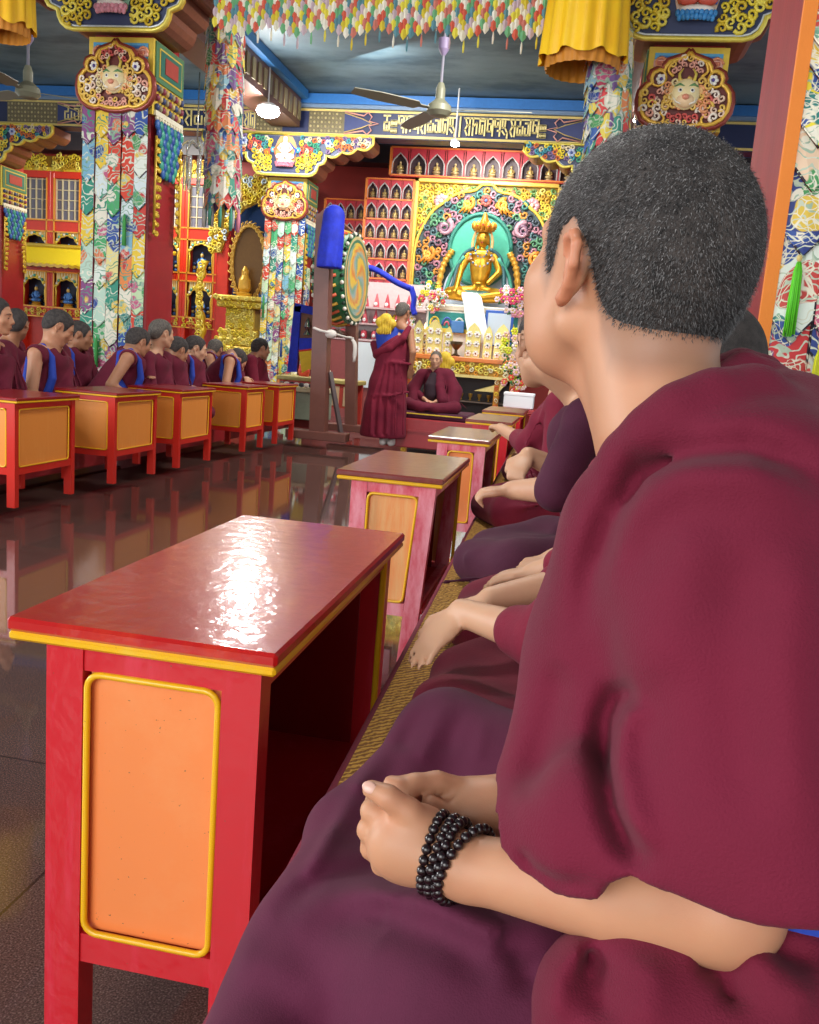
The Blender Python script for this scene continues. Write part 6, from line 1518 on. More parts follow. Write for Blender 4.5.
me.loops.add(nt*3); me.loops.foreach_set('vertex_index', np.arange(nt*3, dtype=np.int32)); me.polygons.add(nt); me.polygons.foreach_set('loop_start', np.arange(0, nt*3, 3, dtype=np.int32)); me.polygons.foreach_set('loop_total', np.full(nt, 3, np.int32)); me.update(calc_edges=True)
ca = me.color_attributes.new('Col', 'FLOAT_COLOR', 'POINT'); sh = np.repeat(np.clip(rg.normal(.07, .06, nt)*np.clip(.55+(Lh[pick][:, 2]+.05)*9, .5, 1.5), .010, .24), 3); cc = np.ones((nt*3, 4), np.float32); cc[:, 0] = sh*1.02; cc[:, 1] = sh*.96; cc[:, 2] = sh*.95; ca.data.foreach_set('color', cc.ravel())
me.materials.append(mat('hair_strands', '#ffffff', .5, attr=True)); o = bpy.data.objects.new('stubble', me); COL.objects.link(o); o.parent = hair; o['kind'] = 'stuff'

# ---- shawl (zen) wrapped over the near shoulder
s = SDF()
def S(*p): return loc(wp(*p))
VN = ray(650, 680)
s.chain([S(745, 520, .70), S(765, 660, .665), S(770, 800, .64), S(800, 870, .62)], [.100, .088, .078, .07], .05, kk=.05)
s.chain([S(668, 545, .80), S(645, 660, .82), S(600, 800, .80)], [.100, .100, .072], .08, kk=.05)
s.chain([S(790, 850, .63), S(690, 840, .665), S(600, 830, .70), S(535, 838, .745)], [.070, .062, .056, .040], .08, kk=.04)
s.cap(S(830, 560, .74), S(860, 800, .72), .11, .13, .06)
s.chain([S(622, 560, .86), S(590, 660, .86), S(540, 780, .80)], [.048, .050, .036], .06, kk=.04)
s.chain([S(700, 450, .76), S(780, 450, .76), S(830, 500, .76)], [.055, .062, .07], .05, kk=.04)
# neck opening, then the thick folded edge lying round the neck
s.cap(hm((0, -.03, -.02)), NB+Vector((0, 0, -.02)), .050, .058, .008, 's')
s.chain([S(720, 470, .74), S(680, 480, .75), S(640, 520, .76)], [.05, .05, .05], .04, kk=.03)
s.chain([S(640, 505, .745), S(612, 560, .765), S(600, 640, .785)], [.028, .036, .038], .04, kk=.03)
s.chain([S(566, 640, .80), S(584, 560, .785), S(604, 500, .765), S(630, 458, .725), S(655, 436, .70), S(682, 415, .69), S(715, 402, .69), S(752, 400, .70), S(800, 445, .71), S(850, 520, .72)], [.012, .016, .021, .022, .024, .024, .024, .026, .030, .03], .02, kk=.02)
s.chain([S(636, 485, .735), S(680, 466, .715), S(740, 462, .70)], [.030, .034, .04], .02, kk=.03)
s.chain([S(712, 384, .745), S(742, 368, .77), S(768, 380, .77)], [.012, .015, .018], .01)
s.chain([S(706, 376, .82), S(740, 366, .83), S(765, 372, .81)], [.016, .017, .016], .01)
# creases and ridges of the heavy cloth
def FO(pts, w_, amp): s.fold([S(*p) for p in pts], w_, amp*1.35, VN)
FO([(580, 640, .72), (590, 570, .72), (608, 520, .71), (640, 466, .68), (695, 447, .64), (750, 447, .63), (795, 462, .62), (840, 500, .62)], .013, -.014)
FO([(600, 640, .72), (612, 570, .71), (635, 520, .69), (680, 478, .64), (750, 478, .61), (810, 510, .6)], .016, .007)
FO([(640, 688, .68), (612, 700, .68), (602, 722, .68), (601, 757, .67), (613, 809, .66), (627, 840, .65), (650, 866, .64)], .010, -.020)
FO([(650, 700, .67), (622, 715, .67), (618, 757, .67), (630, 805, .65), (652, 845, .64)], .012, .010)
FO([(640, 560, .70), (628, 640, .70), (640, 700, .69)], .02, .006)
FO([(518, 846, .70), (532, 866, .70), (560, 876, .69), (606, 874, .67)], .007, -.005)
FO([(560, 660, .74), (545, 720, .73), (520, 800, .72)], .014, -.007)
FO([(700, 520, .62), (670, 600, .65), (650, 680, .66)], .022, .006)
FO([(745, 540, .6), (735, 680, .6), (745, 830, .6)], .022, -.006)
FO([(800, 540, .6), (785, 660, .58), (790, 840, .57)], .02, .006)
# hem cut over the forearm
hem_px = [(486, 835), (492, 856), (520, 880), (560, 893), (608, 888), (620, 868), (645, 856), (700, 872), (760, 892), (830, 905), (900, 930)]
e0 = loc(wp(486, 850, .715)); e1 = loc(wp(830, 905, .57)); ed = V3(e1-e0); el = np.linalg.norm(ed[:2]); ed2 = ed[:2]/el
ts, zs = [], []
for (x, y) in hem_px:
    f_ = (x-486)/(830-486); q = loc(wp(x, y, lerp(.715, .57, min(max(f_, 0), 1.1)))); ts.append(float((q.x-e0.x)*ed2[0]+(q.y-e0.y)*ed2[1])); zs.append(q.z)
ts, zs = np.array(ts), np.array(zs); od = np.argsort(ts); ts = ts[od]; zs = zs[od]
perp = np.array([-ed2[1], ed2[0]])
def hemcut(P):
    t_ = (P[:, 0]-e0.x)*ed2[0]+(P[:, 1]-e0.y)*ed2[1]; d_ = (P[:, 0]-e0.x)*perp[0]+(P[:, 1]-e0.y)*perp[1]
    return -(P[:, 2]-np.interp(t_, ts, zs)-np.clip(d_, -.05, .3)*.1)*.8
s.ops.append(('i', 'fn', hemcut, .006))
shawl = polymesh(s, (-.32, -.36, .06), (.36, .46, .78), .0042, 'shawl', M_shawl, MK, None, 2)

# orange collar tag and inner collar at the nape
mb = MB(); a, b_, c, d = S(713, 377, .765), S(738, 365, .775), S(744, 378, .75), S(722, 383, .745)
mb.raw([a, b_, c, d] + [p+Vector((0, 0, -.006)) for p in (a, b_, c, d)], [(0, 1, 2, 3), (7, 6, 5, 4), (0, 4, 5, 1), (1, 5, 6, 2), (2, 6, 7, 3), (3, 7, 4, 0)]); mb.build('orange_collar_edge', mat('orange_cloth', '#e89a2a', .7), MK)

# ---- skirt over the crossed legs
k = SDF(); VN2 = ray(420, 850)
LK = loc((-.20, .80, .42)); RK = loc((-.125, 1.19, .49))
k.chain([loc((.14, 1.04, .46)), RK], [.11, .072], .10); k.chain([loc((.16, .70, .45)), loc((-.03, .72, .44)), LK], [.12, .105, .062], .10, kk=.05)
k.chain([RK, loc((-.215, 1.0, .43)), LK], [.060, .052, .057], .06, kk=.05)
k.ell(loc((-.0, .93, .42)), (.19, .26, .085), .10)
k.chain([loc((-.20, .86, .41)), loc((-.215, .74, .385)), loc((-.22, .62, .38))], [.06, .06, .06], .06, kk=.04)
k.chain([loc((.3, .75, .45)), loc((.3, .5, .43)), loc((-.1, .52, .40))], [.13, .11, .09], .10, kk=.05)
def FK(pts, w_, amp): k.fold([S(*p) for p in pts], w_, amp*1.25, VN2)
FK([(415, 672, 1.15), (385, 719, 1.08), (352, 777, 1.0), (322, 839, .93), (300, 880, .88)], .012, .010)
FK([(432, 677, 1.15), (402, 730, 1.05), (372, 790, .96), (345, 850, .9)], .010, -.010)
FK([(452, 680, 1.15), (425, 740, 1.02), (400, 790, .94)], .010, .008)
FK([(470, 690, 1.12), (452, 730, 1.03), (440, 770, .96)], .009, -.008)
FK([(492, 700, 1.1), (485, 740, 1.0), (480, 775, .95)], .010, .007)
FK([(270, 915, .87), (317, 880, .87), (370, 868, .85), (420, 895, .8)], .011, -.009)
FK([(330, 890, .83), (400, 893, .80), (440, 905, .77), (480, 925, .75), (530, 940, .72)], .012, .012)
FK([(300, 925, .83), (380, 925, .79), (450, 948, .74), (500, 985, .70)], .014, -.008)
FK([(500, 940, .72), (530, 965, .69), (540, 1010, .66)], .012, -.010)
FK([(230, 950, .87), (280, 965, .84), (330, 1010, .79)], .016, .006)
k.ops.append(('i', 'fn', lambda P: (.004-P[:, 2]), .012))
polymesh(k, (-.50, -.55, -.02), (.36, .50, .32), .0052, 'skirt', M_skirt, MK, None, 2)
# lower wrap of the robe bunched under the elbow
k = SDF()
k.chain([S(605, 1004, .70), S(650, 1004, .68), S(760, 1012, .67), S(880, 1010, .66)], [.045, .055, .065, .08], .05, kk=.05)
k.chain([S(625, 982, .735), S(680, 992, .70), S(790, 975, .70)], [.03, .035, .042], .04, kk=.04)
k.chain([S(612, 1045, .69), S(700, 1070, .66), S(850, 1090, .64)], [.06, .07, .09], .05, kk=.05)
FK([(588, 930, .68), (560, 975, .66), (556, 1030, .64)], .010, .010)
FK([(600, 945, .68), (600, 985, .65), (615, 1030, .62)], .012, -.012)
FK([(640, 950, .66), (650, 990, .63), (640, 1030, .61)], .014, .008)
FK([(690, 955, .65), (730, 975, .63), (745, 1015, .6)], .009, -.014)
FK([(735, 940, .64), (770, 975, .62), (815, 1010, .6)], .016, .010)
FK([(770, 945, .63), (800, 960, .62), (840, 965, .6)], .008, -.010)
k.ops.append(('i', 'fn', lambda P: (.004-P[:, 2]), .012))
polymesh(k, (-.30, -.45, -.02), (.36, .2, .34), .0052, 'robe_wrap', M_shawl, MK, None, 2)
# blue lining showing below the elbow
mb = MB(); rows = [[S(756+ i*18, 894+i*5+j*14+3*math.sin(i), .655-.006*i+.002*j) for i in range(6)] for j in range(4)]
mb.grid(rows); ob = mb.build('blue_lining', M_blue, MK); sm_ = ob.modifiers.new('thick', 'SOLIDIFY'); sm_.thickness = .006

# ---- prayer beads wound four times round the wrist
PB = thing('prayer_beads', wp(452, 862, .772), 'dark wooden prayer beads wound four times around the monk\'s wrist', 'beads')
M_bead = mat('polished_dark_wood', '#18080c', .28, coat=.35, var=.3, vscale=40)
be = None; ax = (WR-loc(wp(425, 850, .783))).normalized(); vz = Vector((0, 0, 1)); e1_ = ax.cross(vz).normalized(); e2_ = e1_.cross(ax).normalized()
C0 = loc(wp(446, 857, .775))+MI
for r_, (off, tx, ty, rr) in enumerate(((-.0115, .10, .0, .0325), (-.0025, .06, .05, .033), (.0065, -.02, .0, .033), (.0185, -.28, .12, .0335))):
    for i in range(23):
        a = 2*PI*i/23+r_*.13; p = C0+ax*(off+rr*tx*math.cos(a)+rr*ty*math.sin(a))+e1_*rr*.96*math.cos(a)+e2_*rr*1.04*math.sin(a)
        if be is None:
            mb = MB(); mb.ell((0, 0, 0), (.0047,)*3, n=16, m=12); be = mb.build('bead', M_bead, PB); o = be
        else: o = be.copy(); COL.objects.link(o)
        o.location = p-Vector(PB.location)
# nails
for (px, py, d, r_) in ((369.5, 787.5, .7655, .0058),):
    n_ = MB(); c_ = loc(wp(px, py, d)); v_ = -ray(px, py).normalized(); a_ = (loc(wp(371, 789, .772))-loc(wp(388, 797, .768))).normalized(); b2 = a_.cross(v_).normalized(); v_ = b2.cross(a_).normalized()
    n_.ell(c_, (r_*.9, r_*1.2, .0018), n=14, m=8, M=Matrix((b2, a_, v_)).transposed()); n_.build('thumbnail', mat('fingernail', '#dcae9c', .3), MK)
# ================================================================ the other monks
M_maroon = mat('maroon_robe', '#6b1b31', .82, color2='#5d172b', vscale=5, bump=.3, bscale=200, sheen=.25)
M_maroon2 = mat('crimson_robe', '#7c1d33', .82, color2='#6c182e', vscale=5, bump=.3, bscale=200, sheen=.25)
M_plum = mat('plum_shirt', '#502036', .82, color2='#461b30', vscale=4, bump=.3, bscale=220, sheen=.2)
M_white = mat('white_cloth', '#e8e6e2', .7); M_yellowc = mat('yellow_silk', '#e2c437', .6, color2='#cfa92a', vscale=14, bump=.5, bscale=60)
def hand(g, w_, h_, s=1.0, curl=.35, dn=None):
    """palm and five fingers past the wrist w_ towards h_"""
    w_ = Vector(w_); h_ = Vector(h_); d = (h_-w_).normalized(); dn = Vector(dn) if dn else Vector((0, 0, -1))
    sd = d.cross(dn).normalized(); dn = sd.cross(d).normalized()*-1 if False else dn
    R = np.array(Matrix((sd, d, sd.cross(d))).transposed())
    g.ell(w_+d*.050*s, (.037*s, .054*s, .016*s), .015, R=R); kn = w_+d*.085*s
    for i, (o, ln) in enumerate(((-.028, .060), (-.010, .070), (.009, .066), (.027, .052))):
        a = kn+sd*o*s; b_ = a+(d+dn*curl*.6).normalized()*ln*.5*s; c = b_+(d+dn*curl*1.8).normalized()*ln*.5*s
        if curl > 1.2: b_ = a+(d*.6+dn*.5)*.03*s; c = b_+(dn*.9-d*.7)*.026*s
        g.chain([a-d*.03*s, a, b_, c], [.0105*s, .0100*s, .0085*s, .007*s], .014, kk=.004)
    t0 = w_+d*.02*s-sd*.026*s; g.chain([t0, t0+(d*.7-sd*.7)*.035*s, t0+(d-sd*.35)*.062*s+dn*.01*s], [.013*s, .011*s, .0085*s], .01)
def monk(label, pos, F, headc=None, headF=None, tilt=.1, roll=0, armL=None, armR=None, lean=.08, side=0, s=1.0, skin=None, hair=None, robe=None, step=.0085, group=None, legs=True, bareL=False, bareR=True, vest=True, wrap='L', name='person', hshift=0.0, knees=.36, curl=.5, arms_world=False, sleeves=None):
    pos = Vector(pos); T0 = frame((0, 0, 0), F); skin = skin or M_skin; hair = hair or M_hair; robe = robe or M_maroon
    t = thing(name, pos, label, 'person', group)
    L = lambda x, y, z: T0 @ Vector((x*s, y*s, z*s))
    W = lambda p: (Vector(p)-pos) if arms_world else L(*p)
    ch = L(side*.5, lean*.7, .36); nk = L(side, lean+.02, .565); shL = L(side*.9+.185, lean, .515); shR = L(side*.9-.185, lean, .515)
    hc = (Vector(headc)-pos) if headc is not None else L(side*1.15, lean+.075, .72)
    HMx = frame(hc, headF if headF is not None else F, tilt, roll); hs = .95*s
    g = SDF(); add_head(g, HMx, hs, fine=False)
    g.cap(HMx @ (Vector((0, -.03, -.05))*hs), nk, .054*s, .060*s, .03)
    g.cap(nk, shL, .058*s, .055*s, .05); g.cap(nk, shR, .058*s, .055*s, .05); g.cap(ch, L(0, 0, .1), .12*s, .13*s, .05)
    arms = {}
    for q, arm, sh in (('L', armL, shL), ('R', armR, shR)):
        arm = arm or ((.25 if q == 'L' else -.25, .06+lean, .26), (.10 if q == 'L' else -.10, .26+lean, .17), (.02 if q == 'L' else -.02, .32+lean, .16))
        e_, w_, h_ = (W(p) for p in arm); arms[q] = (sh, e_, w_)
        g.cap(sh, e_, .050*s, .041*s, .03); g.cap(e_, w_, .040*s, .027*s, .015); hand(g, w_, h_, .92*s, curl)
    allp = [L(.3, .4, 0), L(-.3, -.2, .9), hc+Vector((.13, .13, .15)), hc-Vector((.13, .13, .15))] + [p for a in arms.values() for p in a]+[W(a[2]) for a in (armL, armR) if a]
    lo = [min(p[i] for p in allp)-.12 for i in range(3)]; hi = [max(p[i] for p in allp)+.12 for i in range(3)]; lo[2] = -.02
    b_ = polymesh(g, lo, hi, step, 'body', skin, t, lambda V: stub(V, HMx, hs), 2)
    make_hair(HMx, hs, step*.9, hair, t, .004, hshift)
    r = SDF(); rnd = random.Random(hash(label) % 1000 if False else int(abs(pos.y)*77))
    r.chain([L(0, 0, .13), ch, L(side*.85, lean, .46)], [.155*s, .148*s, .14*s], .06, kk=.03); r.chain([shL, L(side*.9, lean, .5), shR], [.070*s, .08*s, .070*s], .06)
    if legs:
        kz = .085
        for q in (1, -1): r.chain([L(q*.10, .02, .10), L(q*knees, .26, kz), L(q*.1, .42, .06)], [.115*s, .085*s, .065*s], .08, kk=.05)
        r.ell(L(0, .22, .07), (.26*s, .26*s, .07*s), .08)
        for i in range(5):
            a = -.8+i*.4; r.cap(L(a*.5, .1, .15), L(a*.55+.1*math.sin(i*2), .42, .09), .010*s, .007*s, .05)
    # upper cloth wound over one shoulder, hanging in folds
    wq = 1 if wrap == 'L' else -1
    if wrap:
        r.chain([L(wq*.15+side, lean-.05, .56), L(wq*.10+side, lean+.10, .46), L(-wq*.02, lean+.15, .30), L(-wq*.16, .12, .16)], [.045*s, .04*s, .04*s, .05*s], .05, kk=.03)
        r.chain([L(wq*.20+side, lean, .53), L(wq*.27, lean*.8, .30), L(wq*.27, .06, .10)], [.072*s, .080*s, .09*s], .06, kk=.04)
        for i in range(6):
            o = (i-2.5)*.035; r.chain([L(wq*(.14+o)+side, lean+.11-.02*abs(i-2.5), .5), L(wq*(.12+o*1.4), lean+.16, .3), L(wq*(.06+o*1.9), .2, .14)], [.006*s, .010*s, .008*s], .03, 's' if i % 2 else 'u')
    bare = [q for q, f_ in (('L', bareL), ('R', bareR)) if f_]
    for q in ('L', 'R'):
        sh, e_, w_ = arms[q]
        if q in bare: pass
        else: r.chain([sh, e_, e_.lerp(w_, .65 if sleeves is None else sleeves)], [.066*s, .060*s, .048*s], .03)
    for q in bare:
        sh, e_, w_ = arms[q]; out = (sh-nk).normalized()*.05*s
        r.chain([sh+out, e_, w_], [.064*s, .050*s, .04*s], .012, 's')
    r.cap(nk+(hc-nk)*-.1, nk+(hc-nk)*.9, .062*s, .062*s, .02, 's'); r.ell(nk+T0.to_3x3() @ Vector((0, .07, -.03)), (.045*s,)*3, .03, 's')
    r.fn(lambda P: (.002-P[:, 2]), .01)
    ro = polymesh(r, [l-.06 for l in lo[:2]]+[-.02], [h+.06 for h in hi], step*1.15, 'robe', robe, t, None, 2)
    if vest and bare:
        v = SDF()
        for q in bare:
            sg = 1 if q == 'L' else -1; v.chain([L(sg*.115+side, lean-.07, .55), L(sg*.12+side, lean+.02, .578), L(sg*.125+side, lean+.085, .50), L(sg*.15, lean+.10, .36), L(sg*.15, lean+.06, .24)], [.019*s, .018*s, .021*s, .028*s, .03*s], .03)
            v.chain([L(sg*.13+side, lean-.07, .53), L(sg*.16, lean-.08, .36), L(sg*.16, lean, .22)], [.020*s, .024*s, .026*s], .03)
        polymesh(v, lo, hi, step*1.15, 'blue_vest', M_blue, t, None, 2)
    for q in (1, -1): e = MB(); e.ell(HMx @ (Vector((q*.033, .0905, .001))*hs), (.011*hs, .005*hs, .0035*hs), n=8, m=5, M=HMx.to_3x3()); e.build('eye', M_eye, t)
    for q in (1, -1): br = MB(); br.tube([HMx @ (Vector((q*x, y, z))*hs) for x, y, z in ((.014, .099, .024), (.034, .097, .030), (.052, .080, .024))], [.002, .0032, .0015], n=5); br.build('eyebrow', M_hair, t)
    lp = MB(); lp.tube([HMx @ (Vector((x, .107-.9*abs(x)**1.0*.4, -.0635))*hs) for x in (-.022, -.01, 0, .01, .022)], [.001, .0028, .003, .0028, .001], n=5); lp.build('lips', M_lip, t)
    return t
M_lip = mat('lips', '#9a5548', .5)
def stub(V, M, s):
    Mi = np.array(M.inverted()); L = (V @ Mi[:3, :3].T+Mi[:3, 3])/s; hd = hairline(L)
    st = np.clip(1-(-hd)/.012, 0, 1)*np.where((L[:, 2] > -.12) & (np.abs(L[:, 0]) < .085) & (L[:, 1] < .09), 1, 0)
    return np.ones((len(V), 3))-st[:, None]*np.array([.3, .28, .25])
FB = .42   # seat height of the far row above the floor, as a z value below
SZ = FZ+.34
XM = -4.18
def far(px, py, X=XM): return atX(px, py, X)
E_ = Vector((1, 0, 0))
def fm(label, hx, hy, X=XM, F=(1, 0, 0), hF=(1, .1, 0), **kw):
    h = far(hx, hy, X); lean = kw.get('lean', .08)*1.16; s = 1.16
    Fv = Vector(F).normalized(); p = Vector((h.x, h.y, 0))-Fv*(lean+.09); p.z = h.z-.72*s if kw.get('float') else SZ
    kw.pop('float', None)
    kw.setdefault('knees', .20); kw.setdefault('s', 1.16); return monk(label, (p.x, p.y, SZ), F, headc=h, headF=hF, **kw)
GR = 'monks of the far row'
fm('monk cut off by the left edge of the photo, face and maroon robe showing', -4, 316, F=(1, 0, 0), hF=(1, .3, 0), lean=.08, group=GR, bareR=False, vest=False)
fm('dark haired monk half hidden behind the monk at the left edge', 17, 325, X=-4.85, hF=(-.3, 1, 0), F=(1, .3, 0), skin=M_skin2, step=.012, group=GR, vest=False, bareR=False)
fm('monk with bare arm looking down at the first far desk, blue vest edge showing', 59, 328, F=(1, .15, 0), hF=(.8, .62, 0), tilt=.5, lean=.10, group=GR, armR=((-.26, .10, .24), (-.16, .34, .16), (-.10, .42, .14)), armL=((.25, .16, .22), (.10, .36, .17), (.04, .42, .17)))
fm('monk sitting behind, brow and shoulder showing past the downward-looking monk', 80, 336, X=-4.75, hF=(.9, .5, 0), F=(1, 0, 0), tilt=.2, skin=M_skin2, step=.012, group=GR)
fm('monk leaning over the second far desk toward his neighbour, blue vest and bare arm', 139, 343, X=-4.1, F=(.9, .45, 0), hF=(.55, .84, 0), tilt=.35, lean=.22, side=-.03, skin=M_skin2, group=GR, armR=((-.33, .10, .30), (-.28, .33, .14), (-.24, .42, .12)), armL=((.22, .36, .19), (.02, .38, .33), (-.05, .40, .37)))
fm('grey-haired monk looking toward the altar behind the leaning monk', 162, 334, X=-4.02, F=(1, .2, 0), hF=(.55, .84, 0), tilt=.1, hair=M_hairg, skin=M_skin3, group=GR, bareR=False, vest=False)
fm('dark-faced monk bending low between the grey-haired monk and the bare-armed monk', 178, 351, X=-4.04, F=(1, .2, 0), hF=(.5, .85, 0), tilt=.4, skin=M_skin2, step=.011, group=GR, bareR=False, vest=False)
fm('pale monk with bare arm behind the third far desk, looking right', 196, 349, X=-4.12, F=(1, .1, 0), hF=(.85, .5, 0), tilt=.25, skin=M_skin3, step=.010, group=GR, armR=((-.25, .14, .26), (-.05, .38, .20), (.02, .44, .20)))
fm('monk seen from behind with blue collar between the third and fourth desks', 216, 350, X=-4.72, F=(1, .5, 0), hF=(.2, 1, 0), tilt=.15, skin=M_skin, hair=M_hairg, step=.012, group=GR)
fm('monk bowed over the fourth desk with hands to his face', 237, 361, X=-4.02, F=(.9, .4, 0), hF=(.8, .55, 0), tilt=.75, lean=.26, group=GR, armR=((-.30, .22, .26), (-.10, .46, .28), (-.04, .44, .36)), armL=((.28, .36, .20), (.10, .52, .28), (.02, .46, .37)))
fm('young black-haired monk beside the last far desk, looking toward the altar', 261, 349, X=-4.15, F=(1, .2, 0), hF=(.75, .66, 0), tilt=.1, robe=M_maroon2, group=GR, bareR=False, vest=False, hshift=.004)
# bench under the far row
t = thing('far_bench', (-4.24, 8.4, FZ), 'long low red bench under the far row of monks', 'bench')
mb = MB(); mb.cbox((-.26, -4.6, 0), (.22, 4.2, .30), ch=.01); mb.build('platform', M_red, t)
mb = MB(); mb.cbox((-.26, -4.6, .30), (.22, 4.2, .34), ch=.015); mb.build('cushion', M_maroon, t)

t = thing('far_bench', (-4.8, 6.3, FZ), 'second red bench behind the left end of the far row', 'bench')
mb = MB(); mb.cbox((-.26, -2.2, 0), (.22, 2.2, .335), ch=.01); mb.build('platform', M_red, t)

t = thing('far_bench', (-4.85, 10.7, FZ), 'short red bench behind the right end of the far row', 'bench')
mb = MB(); mb.cbox((-.22, -.7, 0), (.3, .9, .335), ch=.01); mb.build('platform', M_red, t)

# ---- near row, beyond the foreground monk
GN = 'monks of the near row'
monk('monk just beyond the foreground monk, only forearms, red sleeve and lap showing', (.24, 1.56, BZ), (-1, .05, 0), knees=.28, headc=(.20, 1.54, 1.04), headF=(-.6, .8, 0), s=.95, robe=M_maroon2, skin=M_skin3, bareR=False, vest=False, bareL=False, sleeves=.28, lean=.05, arms_world=True, step=.0075,
     armL=(wp(545, 640, 1.42), wp(462, 612, 1.58), wp(432, 640, 1.55)), armR=(wp(585, 580, 1.75), wp(490, 600, 1.68), wp(445, 628, 1.64)), group=GN, hair=M_hair)
monk('second monk beyond the foreground monk, crossed maroon legs and a hand in the lap', (.22, 2.12, BZ), (-1, .05, 0), knees=.28, headc=(.19, 2.12, 1.03), headF=(-.7, .7, 0), s=.95, robe=M_maroon2, skin=M_skin3, bareR=False, vest=False, sleeves=.5, lean=.04, arms_world=True, step=.009,
     armL=(wp(590, 560, 1.95), wp(535, 572, 2.02), wp(500, 577, 2.04)), armR=(wp(600, 540, 2.3), wp(550, 560, 2.2), wp(515, 574, 2.12)), group=GN)
monk('monk in plum shirt, fist on his knee, face partly hidden by the foreground head', (.20, 2.74, BZ), (-1, .15, 0), knees=.22, headc=wp(545, 347, 2.62), headF=(-.5, .86, 0), tilt=.15, s=1.04, robe=M_plum, skin=M_skin3, bareR=False, vest=False, sleeves=.08, curl=1.5, lean=.12, arms_world=True, step=.009, wrap=None,
     armL=(wp(556, 490, 2.42), wp(512, 490, 2.5), wp(490, 492, 2.5)), armR=(wp(560, 470, 2.9), wp(528, 455, 2.85), wp(518, 470, 2.8)), group=GN, hshift=.004)
monk('monk farther along the near row resting his hand on the fourth desk', (.10, 3.9, BZ), (-1, .1, 0), headc=wp(575, 352, 4.1), headF=(-.7, .7, 0), s=1.0, robe=M_maroon2, skin=M_skin3, bareR=False, vest=False, sleeves=.3, lean=.12, arms_world=True, step=.011,
     armL=(wp(528, 444, 3.9), wp(500, 428, 4.4), wp(478, 421, 4.8)), armR=(wp(560, 440, 4.3), wp(545, 440, 4.2), wp(530, 445, 4.2)), group=GN)
monk('last monk visible in the near row, a sliver of maroon behind the plum shirt', (.12, 5.3, BZ), (-1, .1, 0), headc=wp(585, 355, 5.4), headF=(-.7, .7, 0), s=1.0, robe=M_maroon, skin=M_skin2, bareR=False, vest=False, lean=.1, step=.014, group=GN)
# maroon shawl end hanging over the second monk's shoulder

# ---- standing monk, back to us
p0 = atZ(388, 446, FZ); t = thing('person', p0, 'standing monk seen from behind in long maroon skirt and blue vest, yellow hat on shoulder', 'person'); pw = lambda x, y, d=0: atY(x, y, p0.y+d)-p0
Yd = p0.y; g = SDF(); Fs = (-.10, 1, 0)
hcs = pw(403, 313); HMs = frame(hcs, (.35, 1, 0), .25, 0); add_head(g, HMs, 1.0, False)
nk = pw(400, 326, -.03); sR = pw(410, 332, -.05); sL = pw(384, 330, 0)
g.cap(hcs+Vector((0, -.02, -.05)), nk, .055, .06, .03); g.cap(nk, sR, .06, .055, .05); g.cap(nk, sL, .06, .055, .05); g.cap(pw(396, 340), pw(392, 362), .13, .13, .05)
eR = pw(413, 352, -.12); wR = pw(411, 368, -.06); g.cap(sR, eR, .05, .042, .02); g.cap(eR, wR, .040, .028, .02); hand(g, wR, pw(409, 378, -.0), 1.0)
eL = pw(376, 350, .1); wL = pw(384, 352, .3); g.cap(sL, eL, .05, .042, .02); g.cap(eL, wL, .04, .028, .02); hand(g, wL, pw(388, 350, .36), 1.0)
for x in (384, 391):
    g.cap(pw(x, 400), pw(x, 438, 0), .07, .04, .02)
polymesh(g, (-.5, -.4, .02), (.55, .75, 1.95), .010, 'body', M_skin2, t, lambda V: stub(V, HMs, 1.0), 2)
make_hair(HMs, 1.0, .009, M_hairg, t, .004)
r = SDF(); r.chain([pw(394, 350), pw(392, 366), pw(388, 385), pw(385, 410), pw(383, 432)], [.20, .215, .24, .27, .30], .05, kk=.05)
r.chain([pw(394, 348), pw(393, 362)], [.205, .21], .03)
for i in range(9):
    x = 372+i*4; r.chain([pw(392+(x-388)*.5, 362, -.2), pw(x, 400, -.26), pw(x-1, 434, -.28)], [.006, .012, .016], .04, 's' if i % 2 else 'u')
r.chain([pw(372, 395, -.2), pw(388, 396, -.27), pw(408, 392, -.2)], .018, .03); r.chain([pw(376, 366, -.14), pw(392, 362, -.22), pw(410, 364, -.12)], .02, .02)
r.fn(lambda P: pw(388, 437).z-P[:, 2], .01)
# flatten front-to-back a little
polymesh(r, (-.5, -.5, .02), (.5, .5, 1.4), .012, 'skirt', M_maroon2, t, None, 2)
r = SDF(); r.chain([pw(388, 335, -.02), pw(392, 350), pw(392, 360)], [.16, .185, .19], .05); r.chain([sL, nk+Vector((0, 0, -.03)), sR+Vector((-.04, 0, 0))], [.07, .06, .05], .04)
r.chain([sR+Vector((.05, 0, 0)), eR, wR], [.058, .052, .045], .01, 's')
polymesh(r, (-.5, -.4, .7), (.5, .5, 1.8), .010, 'blue_vest', M_blue, t, None, 2)
r = SDF(); r.chain([pw(409, 328, -.08), pw(403, 338, -.17), pw(390, 348, -.20), pw(377, 353, -.12)], [.035, .045, .05, .05], .02, kk=.03)
r.chain([pw(374, 344, .05), pw(377, 355, -.06), pw(390, 360, -.17), pw(403, 361, -.12)], [.05, .05, .04, .035], .03, kk=.03)
polymesh(r, (-.6, -.5, .7), (.6, .6, 1.9), .010, 'shawl', M_maroon2, t, None, 2)
for x in (383.5, 391.5):
    s_ = SDF(); q = pw(x, 440, 0); q.z = .12; s_.cap((q.x, q.y, .16), (q.x, q.y, .07), .046, .05, .02); s_.chain([(q.x, q.y-.05, .05), (q.x, q.y+.06, .045), (q.x+.01, q.y+.17, .035)], [.045, .045, .034], .03); s_.fn(lambda P: .0-P[:, 2], .01)
    polymesh(s_, (q.x-.15, q.y-.2, -.02), (q.x+.15, q.y+.3, .25), .010, 'sock', M_white, t, None, 2)
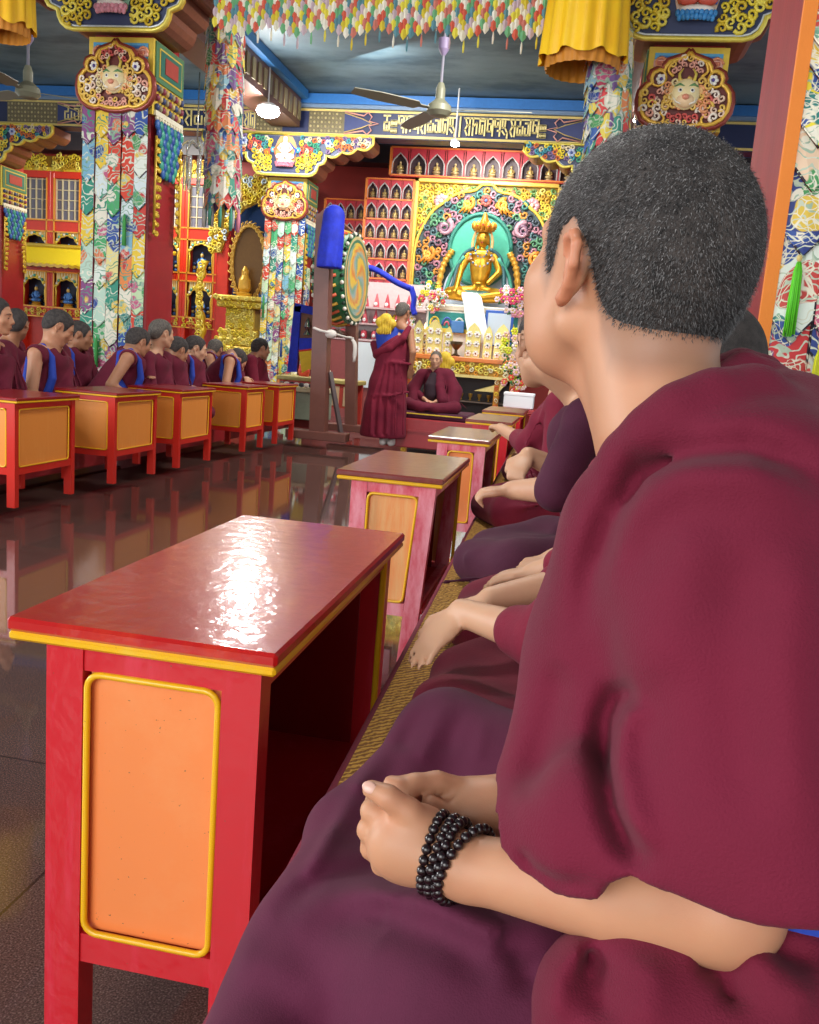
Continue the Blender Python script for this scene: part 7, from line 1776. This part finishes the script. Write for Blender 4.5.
yb = thing('yellow_hat', p0+pw(386, 325, -.16), 'bunched yellow crested hat resting on the standing monk\'s left shoulder', 'hat')
r = SDF(); Y0 = Vector(yb.location)-p0
for (x, y, rr) in ((381, 322, .07), (386, 319, .08), (391, 324, .07), (386, 329, .08), (380, 331, .05)): r.ell(pw(x, y, -.16)-Y0, (rr, .06, rr*.9), .03)
for i in range(10): r.cap(pw(380+i*1.4, 316, -.24)-Y0, pw(381+i*1.2, 334, -.24)-Y0, .006, .01, .02, 's' if i % 2 else 'u')
polymesh(r, (-.25, -.2, -.25), (.25, .2, .25), .009, 'silk_folds', M_yellowc, yb, None, 1)

# ---- monk seated before the altar, facing us
p1 = atY(433, 411, 11.6); p1.z = p1.z
t = monk('smiling elder monk seated cross-legged facing the camera on a red platform before the altar', p1, (-.0, -1, 0), tilt=.05, s=.93, step=.0095, lean=.06, bareR=False, vest=False, skin=M_skin3, hair=M_hairg, wrap='L', knees=.34,
     armL=((.27, .08, .26), (.07, .27, .15), (-.02, .30, .12)), armR=((-.27, .08, .26), (-.07, .27, .16), (.01, .32, .14)), hshift=.02)
TE = frame((0, 0, 0), (0, -1, 0)); s_ = SDF(); q = lambda x, y, z: TE @ Vector((x*.93, y*.93, z*.93))
s_.chain([q(.03, .10, .56), q(.17, .07, .52), q(.30, .10, .30), q(.30, .20, .12)], [.06, .085, .10, .085], .05, kk=.04); s_.chain([q(-.06, .10, .55), q(-.19, .07, .50), q(-.29, .10, .30), q(-.26, .2, .14)], [.045, .075, .085, .07], .05, kk=.04)
s_.chain([q(.07, .13, .52), q(.10, .20, .36), q(.16, .26, .18)], [.05, .06, .07], .05, kk=.03)
polymesh(s_, (-.5, -.5, .02), (.5, .3, .75), .012, 'shawl', M_maroon, t, None, 2)
s_ = SDF(); s_.chain([q(-.01, .16, .50), q(-.03, .205, .36), q(-.02, .20, .24)], [.05, .075, .085], .03); polymesh(s_, (-.3, -.4, .1), (.3, .1, .6), .010, 'dark_shirt', mat('black_shirt', '#2a1420', .85), t, None, 2)
yb = copy_tree(yb); yb.location = atY(445, 363, 11.62); yb.scale = (1.0, .8, 1.05); tag(yb, 'yellow crested hat on the seated elder monk\'s shoulder', 'hat')
t = thing('red_platform', (p1.x, p1.y+.05, FZ), 'red wooden platform with dark cushion under the seated elder monk', 'platform')
hh = p1.z-FZ; mb = MB(); mb.cbox((-.60, -.52, 0), (.62, .4, hh-.09), ch=.01); mb.box((-.61, -.53, hh*.45), (.63, -.5, hh*.5)); mb.build('box', M_red, t)
mb = MB(); mb.cbox((-.52, -.48, hh-.09), (.52, .38, hh), ch=.02); mb.build('cushion', M_plum, t); mb = MB(); mb.box((-.5, -.49, hh-.035), (.45, -.475, hh-.02)); mb.build('yellow_piping', M_yellowc, t)
